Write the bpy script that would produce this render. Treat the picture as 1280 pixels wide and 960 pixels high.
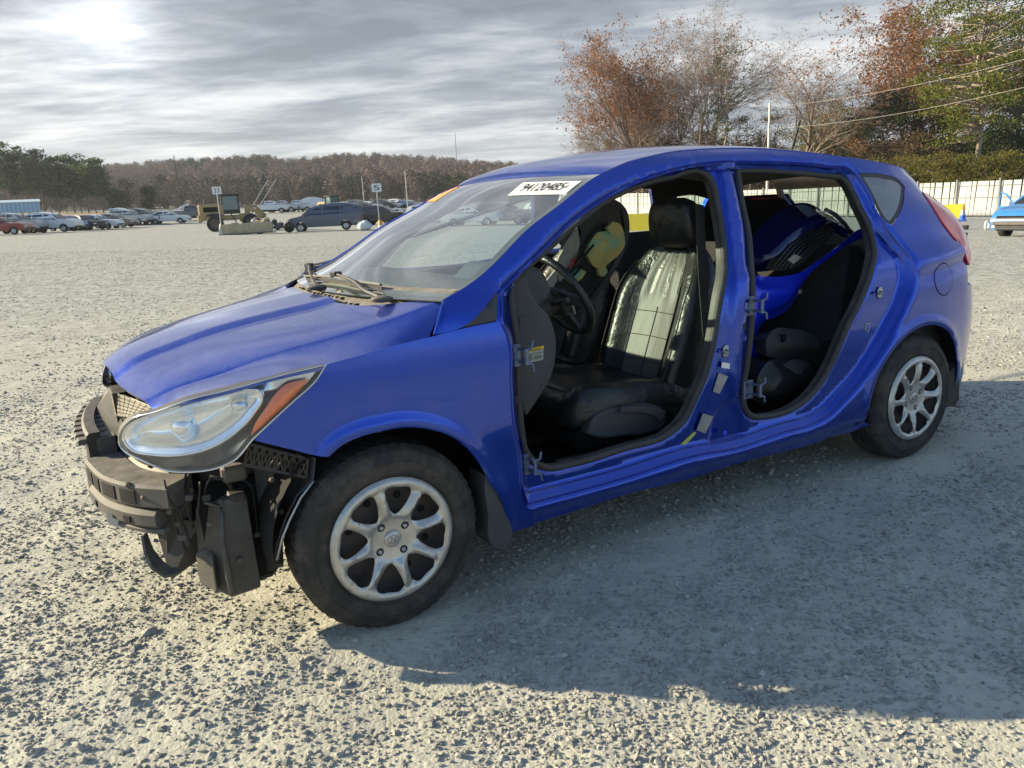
import bpy, bmesh, math, random
import numpy as np
from mathutils import Vector, Matrix
from mathutils.geometry import delaunay_2d_cdt
random.seed(7); rng = np.random.default_rng(7)
for o in list(bpy.data.objects): bpy.data.objects.remove(o)
scn = bpy.context.scene
COL = scn.collection
# ------------------------------------------------------------------ camera
FPX = 961.0
CAM = np.array([-.726, -2.906, 1.266])
YAW, PIT, ROL = .512, .2315, -.0524
_F = np.array([math.sin(YAW)*math.cos(PIT), math.cos(YAW)*math.cos(PIT), -math.sin(PIT)])
_R = np.array([math.cos(YAW), -math.sin(YAW), 0.]); _U = np.cross(_R, _F)
_c, _s = math.cos(ROL), math.sin(ROL)
_R, _U = _c*_R+_s*_U, -_s*_R+_c*_U
cam = bpy.data.objects.new('camera', bpy.data.cameras.new('camera')); COL.objects.link(cam)
cam.data.sensor_width = 36; cam.data.lens = FPX/1280*36; cam.data.clip_end = 5000; cam.data.clip_start = .05
m = Matrix(((_R[0], _U[0], -_F[0], CAM[0]), (_R[1], _U[1], -_F[1], CAM[1]), (_R[2], _U[2], -_F[2], CAM[2]), (0, 0, 0, 1)))
cam.matrix_world = m
scn.camera = cam
scn.render.resolution_x = 1024; scn.render.resolution_y = 768
scn.view_settings.view_transform = 'Standard'; scn.view_settings.look = 'None'
scn.view_settings.exposure = 1.13; scn.view_settings.gamma = 1
# ------------------------------------------------------------------ light
SUN_EL = math.radians(22); SUN_AZ = math.atan2(-.755, .655)      # clockwise from +Y
sd = Vector((math.sin(SUN_AZ)*math.cos(SUN_EL), math.cos(SUN_AZ)*math.cos(SUN_EL), math.sin(SUN_EL)))
sl = bpy.data.lights.new('sun', 'SUN'); sl.energy = 5.0; sl.angle = math.radians(.6); sl.color = (1.0, .87, .60)
so = bpy.data.objects.new('sun', sl); COL.objects.link(so)
so.rotation_euler = sd.to_track_quat('Z', 'Y').to_euler()
w = bpy.data.worlds.new('World'); scn.world = w; w.use_nodes = True
nt = w.node_tree; N = nt.nodes; L = nt.links
bg = N['Background']; bg.inputs[1].default_value = 0.07
sky = N.new('ShaderNodeTexSky'); sky.sky_type = 'NISHITA'; sky.sun_disc = False
sky.sun_elevation = SUN_EL; sky.sun_rotation = SUN_AZ % (2*math.pi); sky.air_density = 1.3; sky.dust_density = .4; sky.ozone_density = 4.0
tc = N.new('ShaderNodeTexCoord'); sep = N.new('ShaderNodeSeparateXYZ'); L.new(tc.outputs['Generated'], sep.inputs[0])
def mth(op, a, b=None, c=None):
    n = N.new('ShaderNodeMath'); n.operation = op
    for i, v in enumerate((a, b, c)):
        if v is None: continue
        if isinstance(v, (int, float)): n.inputs[i].default_value = v
        else: L.new(v, n.inputs[i])
    return n.outputs[0]
zz = mth('ADD', mth('MAXIMUM', sep.outputs[2], 0.0), .07)
# coordinates on the cloud deck, one axis along the view, one across it
fx, fy = math.sin(YAW), math.cos(YAW)
across = mth('ADD', mth('MULTIPLY', sep.outputs[0], fy), mth('MULTIPLY', sep.outputs[1], -fx))
along = mth('ADD', mth('MULTIPLY', sep.outputs[0], fx), mth('MULTIPLY', sep.outputs[1], fy))
cmb = N.new('ShaderNodeCombineXYZ')
L.new(mth('MULTIPLY', mth('DIVIDE', across, zz), .62), cmb.inputs[0])
L.new(mth('DIVIDE', along, zz), cmb.inputs[1])
def noise(scale, det, rough, dist, off=0):
    mp = N.new('ShaderNodeMapping'); mp.inputs['Location'].default_value = (off, off*.7, 0)
    mp.inputs['Rotation'].default_value = (0, 0, .12)
    L.new(cmb.outputs[0], mp.inputs[0])
    n = N.new('ShaderNodeTexNoise'); n.inputs['Scale'].default_value = scale; n.inputs['Detail'].default_value = det
    n.inputs['Roughness'].default_value = rough; n.inputs['Distortion'].default_value = dist
    L.new(mp.outputs[0], n.inputs['Vector']); return n.outputs[0]
n1 = noise(.55, 7, .55, .35, 3.3); n2 = noise(1.7, 8, .6, .5, 11.0); n3 = noise(.33, 4, .5, .2, 21.7)
n4 = noise(5.0, 6, .6, .4, 5.0)
dens = mth('ADD', mth('ADD', mth('MULTIPLY', n1, .52), mth('MULTIPLY', n2, .34)), mth('MULTIPLY', n4, .14))
r = N.new('ShaderNodeValToRGB'); L.new(dens, r.inputs[0])
e = r.color_ramp.elements
e[0].position = .405; e[0].color = (.66, .66, .665, 1)
e[1].position = .60; e[1].color = (.16, .18, .215, 1)
for p, c in ((.45, (.52, .535, .56)), (.492, (.38, .40, .43)), (.54, (.24, .265, .31))):
    x = e.new(p); x.color = (*c, 1)
r2 = N.new('ShaderNodeValToRGB'); L.new(n3, r2.inputs[0])
r2.color_ramp.elements[0].position = .35; r2.color_ramp.elements[0].color = (0, 0, 0, 1)
r2.color_ramp.elements[1].position = .62; r2.color_ramp.elements[1].color = (1, 1, 1, 1)
# bright thin cloud where the low sun stands behind the deck, to the left of the view
def dirdot(v, p):
    d = N.new('ShaderNodeVectorMath'); d.operation = 'DOT_PRODUCT'; L.new(tc.outputs['Generated'], d.inputs[0]); d.inputs[1].default_value = v
    return mth('POWER', mth('MAXIMUM', d.outputs['Value'], 0), p)
glow = mth('ADD', mth('MULTIPLY', dirdot(Vector((.075, .9756, .2063)).normalized(), 900), .9), mth('MULTIPLY', dirdot(sd, 40), .4))
glow = mth('ADD', glow, mth('MULTIPLY', dirdot(Vector((.02, .97, .24)).normalized(), 90), .16))
def vmul(c, f):
    n = N.new('ShaderNodeVectorMath'); n.operation = 'SCALE'; L.new(c, n.inputs[0])
    if isinstance(f, (int, float)): n.inputs['Scale'].default_value = f
    else: L.new(f, n.inputs['Scale'])
    return n.outputs[0]
cl = vmul(r.outputs[0], mth('MULTIPLY', mth('ADD', 1.0, glow), 9.4))
mx = N.new('ShaderNodeMixRGB'); L.new(cl, mx.inputs[1]); L.new(vmul(sky.outputs[0], 1.25), mx.inputs[2])
# the deck breaks up overhead and behind the camera
openup = mth('MULTIPLY', mth('MAXIMUM', mth('SUBTRACT', mth('SUBTRACT', sep.outputs[2], mth('MULTIPLY', along, .55)), .12), 0), 1.5)
L.new(mth('MINIMUM', mth('MULTIPLY', mth('ADD', r2.outputs[0], .55), mth('ADD', .06, mth('MINIMUM', mth('MULTIPLY', openup, 1.6), 1.2))), .97), mx.inputs[0])
# pale band near the horizon
hb = mth('POWER', mth('SUBTRACT', 1.0, mth('MINIMUM', mth('MAXIMUM', sep.outputs[2], 0), 1.0)), 22)
mx2 = N.new('ShaderNodeMixRGB'); L.new(mx.outputs[0], mx2.inputs[1]); mx2.inputs[2].default_value = (4.4, 4.8, 5.5, 1)
L.new(mth('MULTIPLY', hb, .62), mx2.inputs[0]); L.new(mx2.outputs[0], bg.inputs[0])
# ------------------------------------------------------------------ helpers
def ray(px, py):
    d = _F + _R*(px-640)/FPX + _U*(480-py)/FPX
    return d
def on_plane(px, py, ax, val):
    d = ray(px, py); k = (val-CAM[ax])/d[ax]; return CAM+d*k
def smooth01(t): t = np.clip(t, 0, 1); return t*t*(3-2*t)
def pchip(xs, ys):
    xs = np.array(xs, float); ys = np.array(ys, float); h = np.diff(xs); dl = np.diff(ys)/h
    d = np.zeros(len(xs))
    for i in range(1, len(xs)-1):
        if dl[i-1]*dl[i] > 0:
            w1 = 2*h[i]+h[i-1]; w2 = h[i]+2*h[i-1]; d[i] = (w1+w2)/(w1/dl[i-1]+w2/dl[i])
    d[0] = dl[0]; d[-1] = dl[-1]
    def f(x):
        x = np.clip(np.asarray(x, float), xs[0], xs[-1]); i = np.clip(np.searchsorted(xs, x)-1, 0, len(xs)-2)
        t = (x-xs[i])/h[i]
        return ((1+2*t)*(1-t)**2*ys[i]+t*(1-t)**2*h[i]*d[i]+t*t*(3-2*t)*ys[i+1]+t*t*(t-1)*h[i]*d[i+1])
    return f
def catmull(P, step, closed=True, corner=38):
    """dense smooth curve through P; turns sharper than `corner` degrees stay sharp"""
    P = np.array(P, float); n = len(P); T = np.zeros_like(P)
    for i in range(n):
        if not closed and i in (0, n-1): continue
        a = P[i]-P[i-1]; b = P[(i+1) % n]-P[i]
        la = np.linalg.norm(a)+1e-12; lb = np.linalg.norm(b)+1e-12
        ang = math.degrees(math.acos(np.clip(a@b/la/lb, -1, 1)))
        if ang < corner: T[i] = (a/la*lb+b/lb*la)/(la+lb)
    out = []
    for i in range(n if closed else n-1):
        p, q = P[i], P[(i+1) % n]; l = np.linalg.norm(q-p); k = max(1, int(round(l/step)))
        m0, m1 = T[i]*l, T[(i+1) % n]*l
        if not T[i].any(): m0 = (q-p)
        if not T[(i+1) % n].any(): m1 = (q-p)
        for j in range(k):
            t = j/k
            out.append((2*t**3-3*t*t+1)*p+(t**3-2*t*t+t)*m0+(-2*t**3+3*t*t)*q+(t**3-t*t)*m1)
    if not closed: out.append(P[-1])
    return np.array(out)
def inside(poly, X, Z):
    x1, z1 = poly[:, 0], poly[:, 1]; x2, z2 = np.roll(x1, -1), np.roll(z1, -1)
    r = np.zeros(X.shape, bool)
    for a, b, c, d in zip(x1, z1, x2, z2):
        if b == d: continue
        k = ((b > Z) != (d > Z)) & (X < (c-a)*(Z-b)/(d-b)+a); r ^= k
    return r
def pdist(poly, X, Z, closed=True):
    D = np.full(X.shape, 1e9); n = len(poly)
    for i in range(n if closed else n-1):
        a = poly[i]; b = poly[(i+1) % n]; ab = b-a; l2 = ab@ab+1e-18
        t = np.clip(((X-a[0])*ab[0]+(Z-a[1])*ab[1])/l2, 0, 1)
        D = np.minimum(D, np.hypot(X-a[0]-t*ab[0], Z-a[1]-t*ab[1]))
    return D
ORG = {}
def tag(o, label=None, cat=None, group=None, kind=None):
    if label: o['label'] = label
    if cat: o['category'] = cat
    if group: o['group'] = group
    if kind: o['kind'] = kind
    return o
def empty(name, loc, rz=0.0, label=None, cat=None, group=None):
    o = bpy.data.objects.new(name, None); COL.objects.link(o); o.location = loc; o.rotation_euler = (0, 0, rz)
    o.empty_display_size = .1
    ORG[o.name] = Matrix.Translation(loc) @ Matrix.Rotation(rz, 4, 'Z')
    tag(o, label, cat, group); return o
def link_mesh(name, me, mats, parent=None, smooth=False):
    o = bpy.data.objects.new(name, me); COL.objects.link(o)
    for mm in (mats if isinstance(mats, (list, tuple)) else [mats]): me.materials.append(mm)
    if smooth: me.polygons.foreach_set('use_smooth', [True]*len(me.polygons))
    if parent is not None:
        o.parent = parent; ORG[o.name] = ORG[parent.name]
        me.transform(ORG[parent.name].inverted())
    else: ORG[o.name] = Matrix()
    return o
class MB:
    """collects shapes in world coordinates, then becomes one mesh"""
    def __init__(s, xf=None): s.v = []; s.f = []; s.mi = []; s.cur = 0; s.xf = xf; s.sh = []; s.smooth = False
    def add(s, vs, fs):
        b = len(s.v)
        for p in vs:
            p = Vector(p)
            if s.xf is not None: p = s.xf @ p
            s.v.append(tuple(p))
        for f in fs: s.f.append(tuple(i+b for i in f)); s.mi.append(s.cur); s.sh.append(s.smooth)
        return s
    def box(s, c, d, rot=None, bev=0.0):
        x, y, z = d[0]/2, d[1]/2, d[2]/2
        if bev <= 0:
            vs = [Vector((i*x, j*y, k*z)) for i in (-1, 1) for j in (-1, 1) for k in (-1, 1)]
            fs = [(0, 1, 3, 2), (4, 6, 7, 5), (0, 4, 5, 1), (2, 3, 7, 6), (0, 2, 6, 4), (1, 5, 7, 3)]
        else:
            vs = []; b = min(bev, x*.98, y*.98, z*.98)
            for i in (-1, 1):
                for j in (-1, 1):
                    for k in (-1, 1):
                        vs += [Vector((i*(x-b), j*(y-b), k*z)), Vector((i*(x-b), j*y, k*(z-b))), Vector((i*x, j*(y-b), k*(z-b)))]
            bm = bmesh.new()
            for p in vs: bm.verts.new(p)
            bmesh.ops.convex_hull(bm, input=bm.verts); bm.verts.index_update()
            vs = [v.co.copy() for v in bm.verts]; fs = [tuple(v.index for v in f.verts) for f in bm.faces]; bm.free()
        if rot is not None: vs = [rot @ p for p in vs]
        c = Vector(c); return s.add([p+c for p in vs], fs)
    def hull(s, pts):
        bm = bmesh.new()
        for p in pts: bm.verts.new(p)
        bmesh.ops.convex_hull(bm, input=bm.verts)
        bm.verts.index_update()
        vs = [v.co.copy() for v in bm.verts]; fs = [tuple(v.index for v in f.verts) for f in bm.faces]; bm.free()
        return s.add(vs, fs)
    def tube(s, pts, r, n=8, closed=False, flat=None, caps=True):
        pts = [Vector(p) for p in pts]; k = len(pts); rr = r if isinstance(r, (list, tuple, np.ndarray)) else [r]*k
        vs = []; up = None
        for i, p in enumerate(pts):
            if closed: t = (pts[(i+1) % k]-pts[i-1])
            else: t = pts[min(i+1, k-1)]-pts[max(i-1, 0)]
            t.normalize()
            if up is None: up = t.orthogonal().normalized() if flat is None else Vector(flat)
            if flat is not None: up = Vector(flat)
            a = (up-t*up.dot(t)); a = a.normalized() if a.length > 1e-6 else t.orthogonal().normalized()
            if flat is None: up = a
            b = t.cross(a)
            for j in range(n):
                th = 2*math.pi*j/n; vs.append(p+(a*math.cos(th)+b*math.sin(th))*rr[i])
        fs = []
        for i in range(k if closed else k-1):
            for j in range(n):
                fs.append((i*n+j, i*n+(j+1) % n, ((i+1) % k)*n+(j+1) % n, ((i+1) % k)*n+j))
        if not closed and caps: fs += [tuple(range(n-1, -1, -1)), tuple(range((k-1)*n, k*n))]
        return s.add(vs, fs)
    def ribbon(s, pts, side, w, t):
        """flat bar along pts: width w along `side`, thickness t"""
        pts = [Vector(p) for p in pts]; k = len(pts); vs = []
        for i, p in enumerate(pts):
            tg = (pts[min(i+1, k-1)]-pts[max(i-1, 0)]).normalized(); a = Vector(side); a = (a-tg*a.dot(tg)).normalized(); b = tg.cross(a)
            ww = w[i] if isinstance(w, (list, tuple)) else w
            vs += [p+a*ww/2+b*t/2, p-a*ww/2+b*t/2, p-a*ww/2-b*t/2, p+a*ww/2-b*t/2]
        fs = [(3, 2, 1, 0), tuple((k-1)*4+j for j in range(4))]
        for i in range(k-1):
            for j in range(4): fs.append((i*4+j, i*4+(j+1) % 4, (i+1)*4+(j+1) % 4, (i+1)*4+j))
        return s.add(vs, fs)
    def lathe(s, prof, c, axis='Y', n=48, a0=0, a1=2*math.pi):
        """prof: list of (radius, along)"""
        full = abs(a1-a0-2*math.pi) < 1e-6; m_ = n if full else n+1; vs = []
        for r_, h in prof:
            for j in range(m_):
                t = a0+(a1-a0)*j/n; x, z = r_*math.cos(t), r_*math.sin(t)
                vs.append({'Y': (c[0]+x, c[1]+h, c[2]+z), 'Z': (c[0]+x, c[1]+z, c[2]+h), 'X': (c[0]+h, c[1]+x, c[2]+z)}[axis])
        fs = []
        for i in range(len(prof)-1):
            for j in range(n):
                j2 = (j+1) % m_ if full else j+1
                fs.append((i*m_+j, i*m_+j2, (i+1)*m_+j2, (i+1)*m_+j))
        return s.add(vs, fs)
    def grid(s, G):
        """G[i][j] points"""
        a, b = len(G), len(G[0]); vs = [p for row in G for p in row]
        fs = [(i*b+j, i*b+j+1, (i+1)*b+j+1, (i+1)*b+j) for i in range(a-1) for j in range(b-1)]
        return s.add(vs, fs)
    def prism(s, poly, f0, f1):
        """poly 2D outline, f0/f1 map (u,v)->3D for the two caps"""
        n = len(poly); A = [Vector(f0(*p)) for p in poly]; B = [Vector(f1(*p)) for p in poly]
        fs = [tuple(range(n)), tuple(range(2*n-1, n-1, -1))]+[(i, n+i, n+(i+1) % n, (i+1) % n) for i in range(n)]
        return s.add(A+B, fs)
    def blob(s, c, r, n=2, j=0.0, rot=None, sq=1.0):
        bm = bmesh.new(); bmesh.ops.create_icosphere(bm, subdivisions=n, radius=1)
        vs = []
        for v in bm.verts:
            p = v.co.copy()
            if sq != 1: p = Vector([math.copysign(abs(q)**sq, q) for q in p])
            k = 1+random.uniform(-j, j); p = Vector((p.x*r[0], p.y*r[1], p.z*r[2]))*k
            if rot is not None: p = rot @ p
            vs.append(p+Vector(c))
        fs = [tuple(v.index for v in f.verts) for f in bm.faces]; bm.free(); return s.add(vs, fs)
    def build(s, name, mat, parent=None, smooth=None, fixn=True, mods=None):
        me = bpy.data.meshes.new(name); me.from_pydata(s.v, [], s.f)
        if fixn:
            bm = bmesh.new(); bm.from_mesh(me); bmesh.ops.recalc_face_normals(bm, faces=bm.faces); bm.to_mesh(me); bm.free()
        o = link_mesh(name, me, mat, parent)
        me.polygons.foreach_set('material_index', s.mi)
        if smooth is not None: me.polygons.foreach_set('use_smooth', [bool(smooth)]*len(me.polygons))
        else: me.polygons.foreach_set('use_smooth', s.sh)
        if smooth == 'auto' : autosmooth(o)
        me.update(); return o
def autosmooth(o, ang=35):
    me = o.data; bm = bmesh.new(); bm.from_mesh(me); lim = math.radians(ang)
    for e_ in bm.edges:
        if len(e_.link_faces) == 2: e_.smooth = e_.calc_face_angle(0) < lim
    bm.to_mesh(me); bm.free(); me.polygons.foreach_set('use_smooth', [True]*len(me.polygons))
def solidify(o, t, off=1.0):
    md = o.modifiers.new('solid', 'SOLIDIFY'); md.thickness = t; md.offset = off; md.use_even_offset = False
    es = o.modifiers.new('split', 'EDGE_SPLIT'); es.split_angle = math.radians(68); return md
def bevelmod(o, w_, seg=2):
    md = o.modifiers.new('bevel', 'BEVEL'); md.width = w_; md.segments = seg; md.limit_method = 'ANGLE'; return md
def copy_tree(o, parent=None):
    c = o.copy(); COL.objects.link(c); c.parent = parent
    for ch in o.children: copy_tree(ch, c)
    return c
# ------------------------------------------------------------------ materials
def mat(name, col=(.5, .5, .5), rough=.5, metal=0, coat=0, coatr=.03, spec=.5, trans=0, ior=1.45, emis=None, es=0, alpha=1, sheen=0):
    m_ = bpy.data.materials.new(name); m_.use_nodes = True; b = m_.node_tree.nodes['Principled BSDF']
    b.inputs['Base Color'].default_value = (*col, 1); b.inputs['Roughness'].default_value = rough; b.inputs['Metallic'].default_value = metal
    b.inputs['Coat Weight'].default_value = coat; b.inputs['Coat Roughness'].default_value = coatr
    b.inputs['Specular IOR Level'].default_value = spec; b.inputs['Transmission Weight'].default_value = trans; b.inputs['IOR'].default_value = ior
    b.inputs['Alpha'].default_value = alpha; b.inputs['Sheen Weight'].default_value = sheen
    if emis: b.inputs['Emission Color'].default_value = (*emis, 1); b.inputs['Emission Strength'].default_value = es
    return m_
class NT:
    """short node writing for one material"""
    def __init__(s, m_): s.m = m_; s.t = m_.node_tree; s.b = s.t.nodes['Principled BSDF']
    def n(s, ty, **kw):
        x = s.t.nodes.new(ty)
        for k, v in kw.items():
            if hasattr(x, k): setattr(x, k, v)
        return x
    def l(s, a, b): s.t.links.new(a, b)
    def coord(s, kind='Object'):
        return s.n('ShaderNodeTexCoord').outputs[kind]
    def geo(s): return s.n('ShaderNodeNewGeometry').outputs['Position']
    def map(s, v, sc=(1, 1, 1), rot=(0, 0, 0), loc=(0, 0, 0)):
        x = s.n('ShaderNodeMapping'); x.inputs['Scale'].default_value = sc; x.inputs['Rotation'].default_value = rot; x.inputs['Location'].default_value = loc
        s.l(v, x.inputs[0]); return x.outputs[0]
    def noise(s, v, sc, det=4, rough=.55, dist=0):
        x = s.n('ShaderNodeTexNoise'); x.inputs['Scale'].default_value = sc; x.inputs['Detail'].default_value = det
        x.inputs['Roughness'].default_value = rough; x.inputs['Distortion'].default_value = dist; s.l(v, x.inputs['Vector']); return x.outputs[0]
    def vor(s, v, sc, feat='F1', out='Distance'):
        x = s.n('ShaderNodeTexVoronoi'); x.feature = feat; x.inputs['Scale'].default_value = sc; s.l(v, x.inputs['Vector']); return x.outputs[out]
    def ramp(s, v, stops):
        x = s.n('ShaderNodeValToRGB'); s.l(v, x.inputs[0]); e_ = x.color_ramp.elements
        while len(e_) > 1: e_.remove(e_[0])
        for i, (p, c) in enumerate(stops):
            if isinstance(c, (int, float)): c = (c, c, c)
            if i == 0: q = e_[0]; q.position = p
            else: q = e_.new(p)
            q.color = (*c, 1)
        return x.outputs[0]
    def mth(s, op, a, b=None):
        x = s.n('ShaderNodeMath'); x.operation = op
        for i, v in enumerate((a, b)):
            if v is None: continue
            if isinstance(v, (int, float)): x.inputs[i].default_value = v
            else: s.l(v, x.inputs[i])
        return x.outputs[0]
    def mix(s, f, a, b, mode='MIX'):
        x = s.n('ShaderNodeMixRGB'); x.blend_type = mode
        for i, v in enumerate((f, a, b)):
            if isinstance(v, (int, float)): x.inputs[i].default_value = v if i == 0 else (v, v, v, 1)
            elif isinstance(v, tuple): x.inputs[i].default_value = (*v, 1)
            else: s.l(v, x.inputs[i])
        return x.outputs[0]
    def bump(s, h, st=.3, dist=.01, prev=None):
        x = s.n('ShaderNodeBump'); x.inputs['Strength'].default_value = st; x.inputs['Distance'].default_value = dist; s.l(h, x.inputs['Height'])
        if prev is not None: s.l(prev, x.inputs['Normal'])
        s.l(x.outputs[0], s.b.inputs['Normal']); return x.outputs[0]
    def set(s, k, v): s.l(v, s.b.inputs[k])
M = {}
def grained(name, col, rough=.6, var=.25, sc=6, dust=0.0, dustcol=(.33, .29, .23), bump=0, bsc=300, metal=0, coat=0, spec=.5):
    """plain surface with uneven tone, optional dust lying on upward faces"""
    m_ = mat(name, col, rough, metal, coat, spec=spec); t = NT(m_); g = t.coord()
    c = t.mix(t.ramp(t.noise(g, sc, 6, .65), [(.3, 0), (.7, 1)]), tuple(x*(1-var) for x in col), tuple(min(1, x*(1+var)) for x in col))
    if dust > 0:
        sp = t.n('ShaderNodeSeparateXYZ'); t.l(t.n('ShaderNodeNewGeometry').outputs['Normal'], sp.inputs[0])
        up = t.ramp(sp.outputs[2], [(0.0, .25), (.9, 1)])
        dn = t.ramp(t.noise(g, sc*2.3, 7, .7), [(.32, .15), (.7, 1)])
        f = t.mth('MULTIPLY', t.mth('MULTIPLY', up, dn), dust)
        c = t.mix(f, c, dustcol)
        t.set('Roughness', t.mix(f, rough, .9))
    t.set('Base Color', c)
    if bump: t.bump(t.noise(g, bsc, 2, .5), bump, .002)
    M[name] = m_; return m_
def _paint():
    m_ = mat('blue_paint', (.006, .02, .6), .32, .55, 1.0, .035); t = NT(m_); g = t.coord()
    fl = t.vor(g, 900, 'F1', 'Color')
    c = t.mix(t.mth('MULTIPLY', t.noise(fl, 3), .35), (.0005, .036, .37), (.001, .086, .70))
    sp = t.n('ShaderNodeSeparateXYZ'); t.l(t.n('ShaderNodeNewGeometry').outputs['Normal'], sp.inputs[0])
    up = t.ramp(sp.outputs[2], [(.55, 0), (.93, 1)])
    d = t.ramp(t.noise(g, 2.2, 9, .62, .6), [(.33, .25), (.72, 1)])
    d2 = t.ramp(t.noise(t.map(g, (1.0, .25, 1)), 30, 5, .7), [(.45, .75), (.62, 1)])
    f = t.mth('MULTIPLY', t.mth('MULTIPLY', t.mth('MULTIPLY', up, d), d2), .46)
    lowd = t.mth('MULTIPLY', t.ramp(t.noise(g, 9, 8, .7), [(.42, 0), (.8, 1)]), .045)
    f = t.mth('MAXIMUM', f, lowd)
    t.set('Base Color', t.mix(f, c, (.33, .32, .40)))  # pale lilac on upward faces: dust, with sky reflection put into the colour
    m_.node_tree.nodes['Principled BSDF'].inputs['Coat IOR'].default_value = 1.5
    t.set('Metallic', t.mix(f, .82, 0)); t.set('Roughness', t.mix(f, .22, .55))
    t.set('Coat Weight', t.mix(f, 1.0, .6)); t.set('Coat Roughness', t.mix(f, .03, .22))
    M['blue_paint'] = m_
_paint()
grained('blue_jamb', (.006, .03, .7), .3, .2, 5, coat=.8, metal=.3)
grained('black_plastic', (.018, .018, .02), .5, .3, 8, dust=.35)
grained('dusty_plastic', (.055, .053, .05), .62, .25, 7, dust=.75, dustcol=(.30, .265, .22), bump=.3, bsc=400)
grained('grey_plastic', (.05, .052, .058), .6, .2, 5, dust=.15, bump=.5, bsc=900)
grained('rubber', (.016, .016, .017), .7, .3, 6, dust=.15, bump=.2)
grained('seal', (.03, .03, .032), .6, .2, 9, dust=.2)
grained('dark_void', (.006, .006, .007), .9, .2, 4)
grained('fabric', (.022, .022, .024), .92, .3, 12, bump=.6, bsc=500)
grained('carpet', (.018, .018, .02), .95, .3, 30, dust=.15, bump=1, bsc=700)
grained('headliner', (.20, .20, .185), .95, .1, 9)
grained('zinc', (.40, .42, .44), .42, .2, 20, metal=.8)
grained('steel_dark', (.10, .09, .085), .55, .3, 9, dust=.4, metal=.5)
grained('rust_steel', (.11, .075, .06), .7, .4, 14, dust=.3)
def _leather():
    m_ = mat('black_leather', (.017, .0175, .019), .33, spec=.55); t = NT(m_); g = t.coord()
    t.set('Base Color', t.mix(t.noise(g, 7, 5), (.012, .0125, .014), (.026, .026, .027)))
    b = t.bump(t.vor(g, 330), .16, .002); t.bump(t.noise(g, 14, 4, .6, .8), .5, .014, b)
    M['black_leather'] = m_
_leather()
def _cover_panel():
    m_ = mat('seat_insert', (.035, .035, .036), .52, spec=.6); t = NT(m_); g = t.coord()
    t.set('Base Color', t.mix(t.noise(g, 7, 5), (.05, .049, .046), (.085, .082, .075)))
    b = t.bump(t.vor(g, 330), .12, .002); t.bump(t.noise(t.map(g, (1, 1, .3)), 11, 2, .5, .8), .35, .012, b)
    M['seat_insert'] = m_
_cover_panel()
# ------------------------------------------------------------------ the wrecked hatchback: shape of its flanks
TY = .295                                     # wheel radius
P_ = pchip([.0, .15, .20, .28, .35, .45, .60, .75, .86, .92, .96, 1.0, 1.08, 1.15, 1.3, 1.36, 1.40, 1.44, 1.50],
           [.76, .79, .812, .828, .835, .838, .848, .850, .842, .83, .812, .785, .745, .712, .640, .606, .575, .52, .38])
GF = pchip([-1.0, -.80, -.745, -.70, -.66, -.60, -.52, -.42, -.30, -.15, .0, .2],
           [.0, .10, .36, .53, .65, .75, .84, .905, .955, .985, .997, 1.0])
XR = pchip([0, .3, .4, .5, .63, .71, .79, .89, .97, 1.02, 1.10, 1.16, 1.22, 1.28, 1.31, 1.36], [3.3, 3.32, 3.33, 3.335, 3.33, 3.315, 3.295, 3.285, 3.305, 3.31, 3.265, 3.185, 3.09, 3.045, 3.01, 3.0])
GR = pchip([.0, .02, .05, .10, .18, .28, .40, .60, .9], [.0, .42, .60, .75, .86, .93, .967, .992, 1.0])
def YS(x, z):
    return -P_(z)*GF(x)*GR(np.maximum(XR(z)-x, 0))
def hit(px, py, off=0.0, far=False):
    """where the sight line through a photo pixel meets the flank (off = metres inboard)"""
    d = ray(px, py); k = np.linspace(1.2, 7, 2400); Pt = CAM[None, :]+d[None, :]*k[:, None]
    f = Pt[:, 1]-(YS(Pt[:, 0], Pt[:, 2])+off)
    f = np.where(Pt[:, 0] > XR(Pt[:, 2])-.012, -9, f)
    i = int(np.argmax(f > 0))
    if f[i] <= 0: i = int(np.argmax(f))
    if i == 0: i = 1
    t = f[i-1]/(f[i-1]-f[i]) if f[i] > 0 else 1
    t = min(max(t, 0), 1)
    return Pt[i-1]*(1-t)+Pt[i]*t
def trace(pts, off=0.0): return np.array([hit(*p, off) for p in pts])
def tr2(pts, step=.012, off=0.0, closed=True, corner=38):
    return catmull(trace(pts, off)[:, [0, 2]], step, closed, corner)
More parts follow.
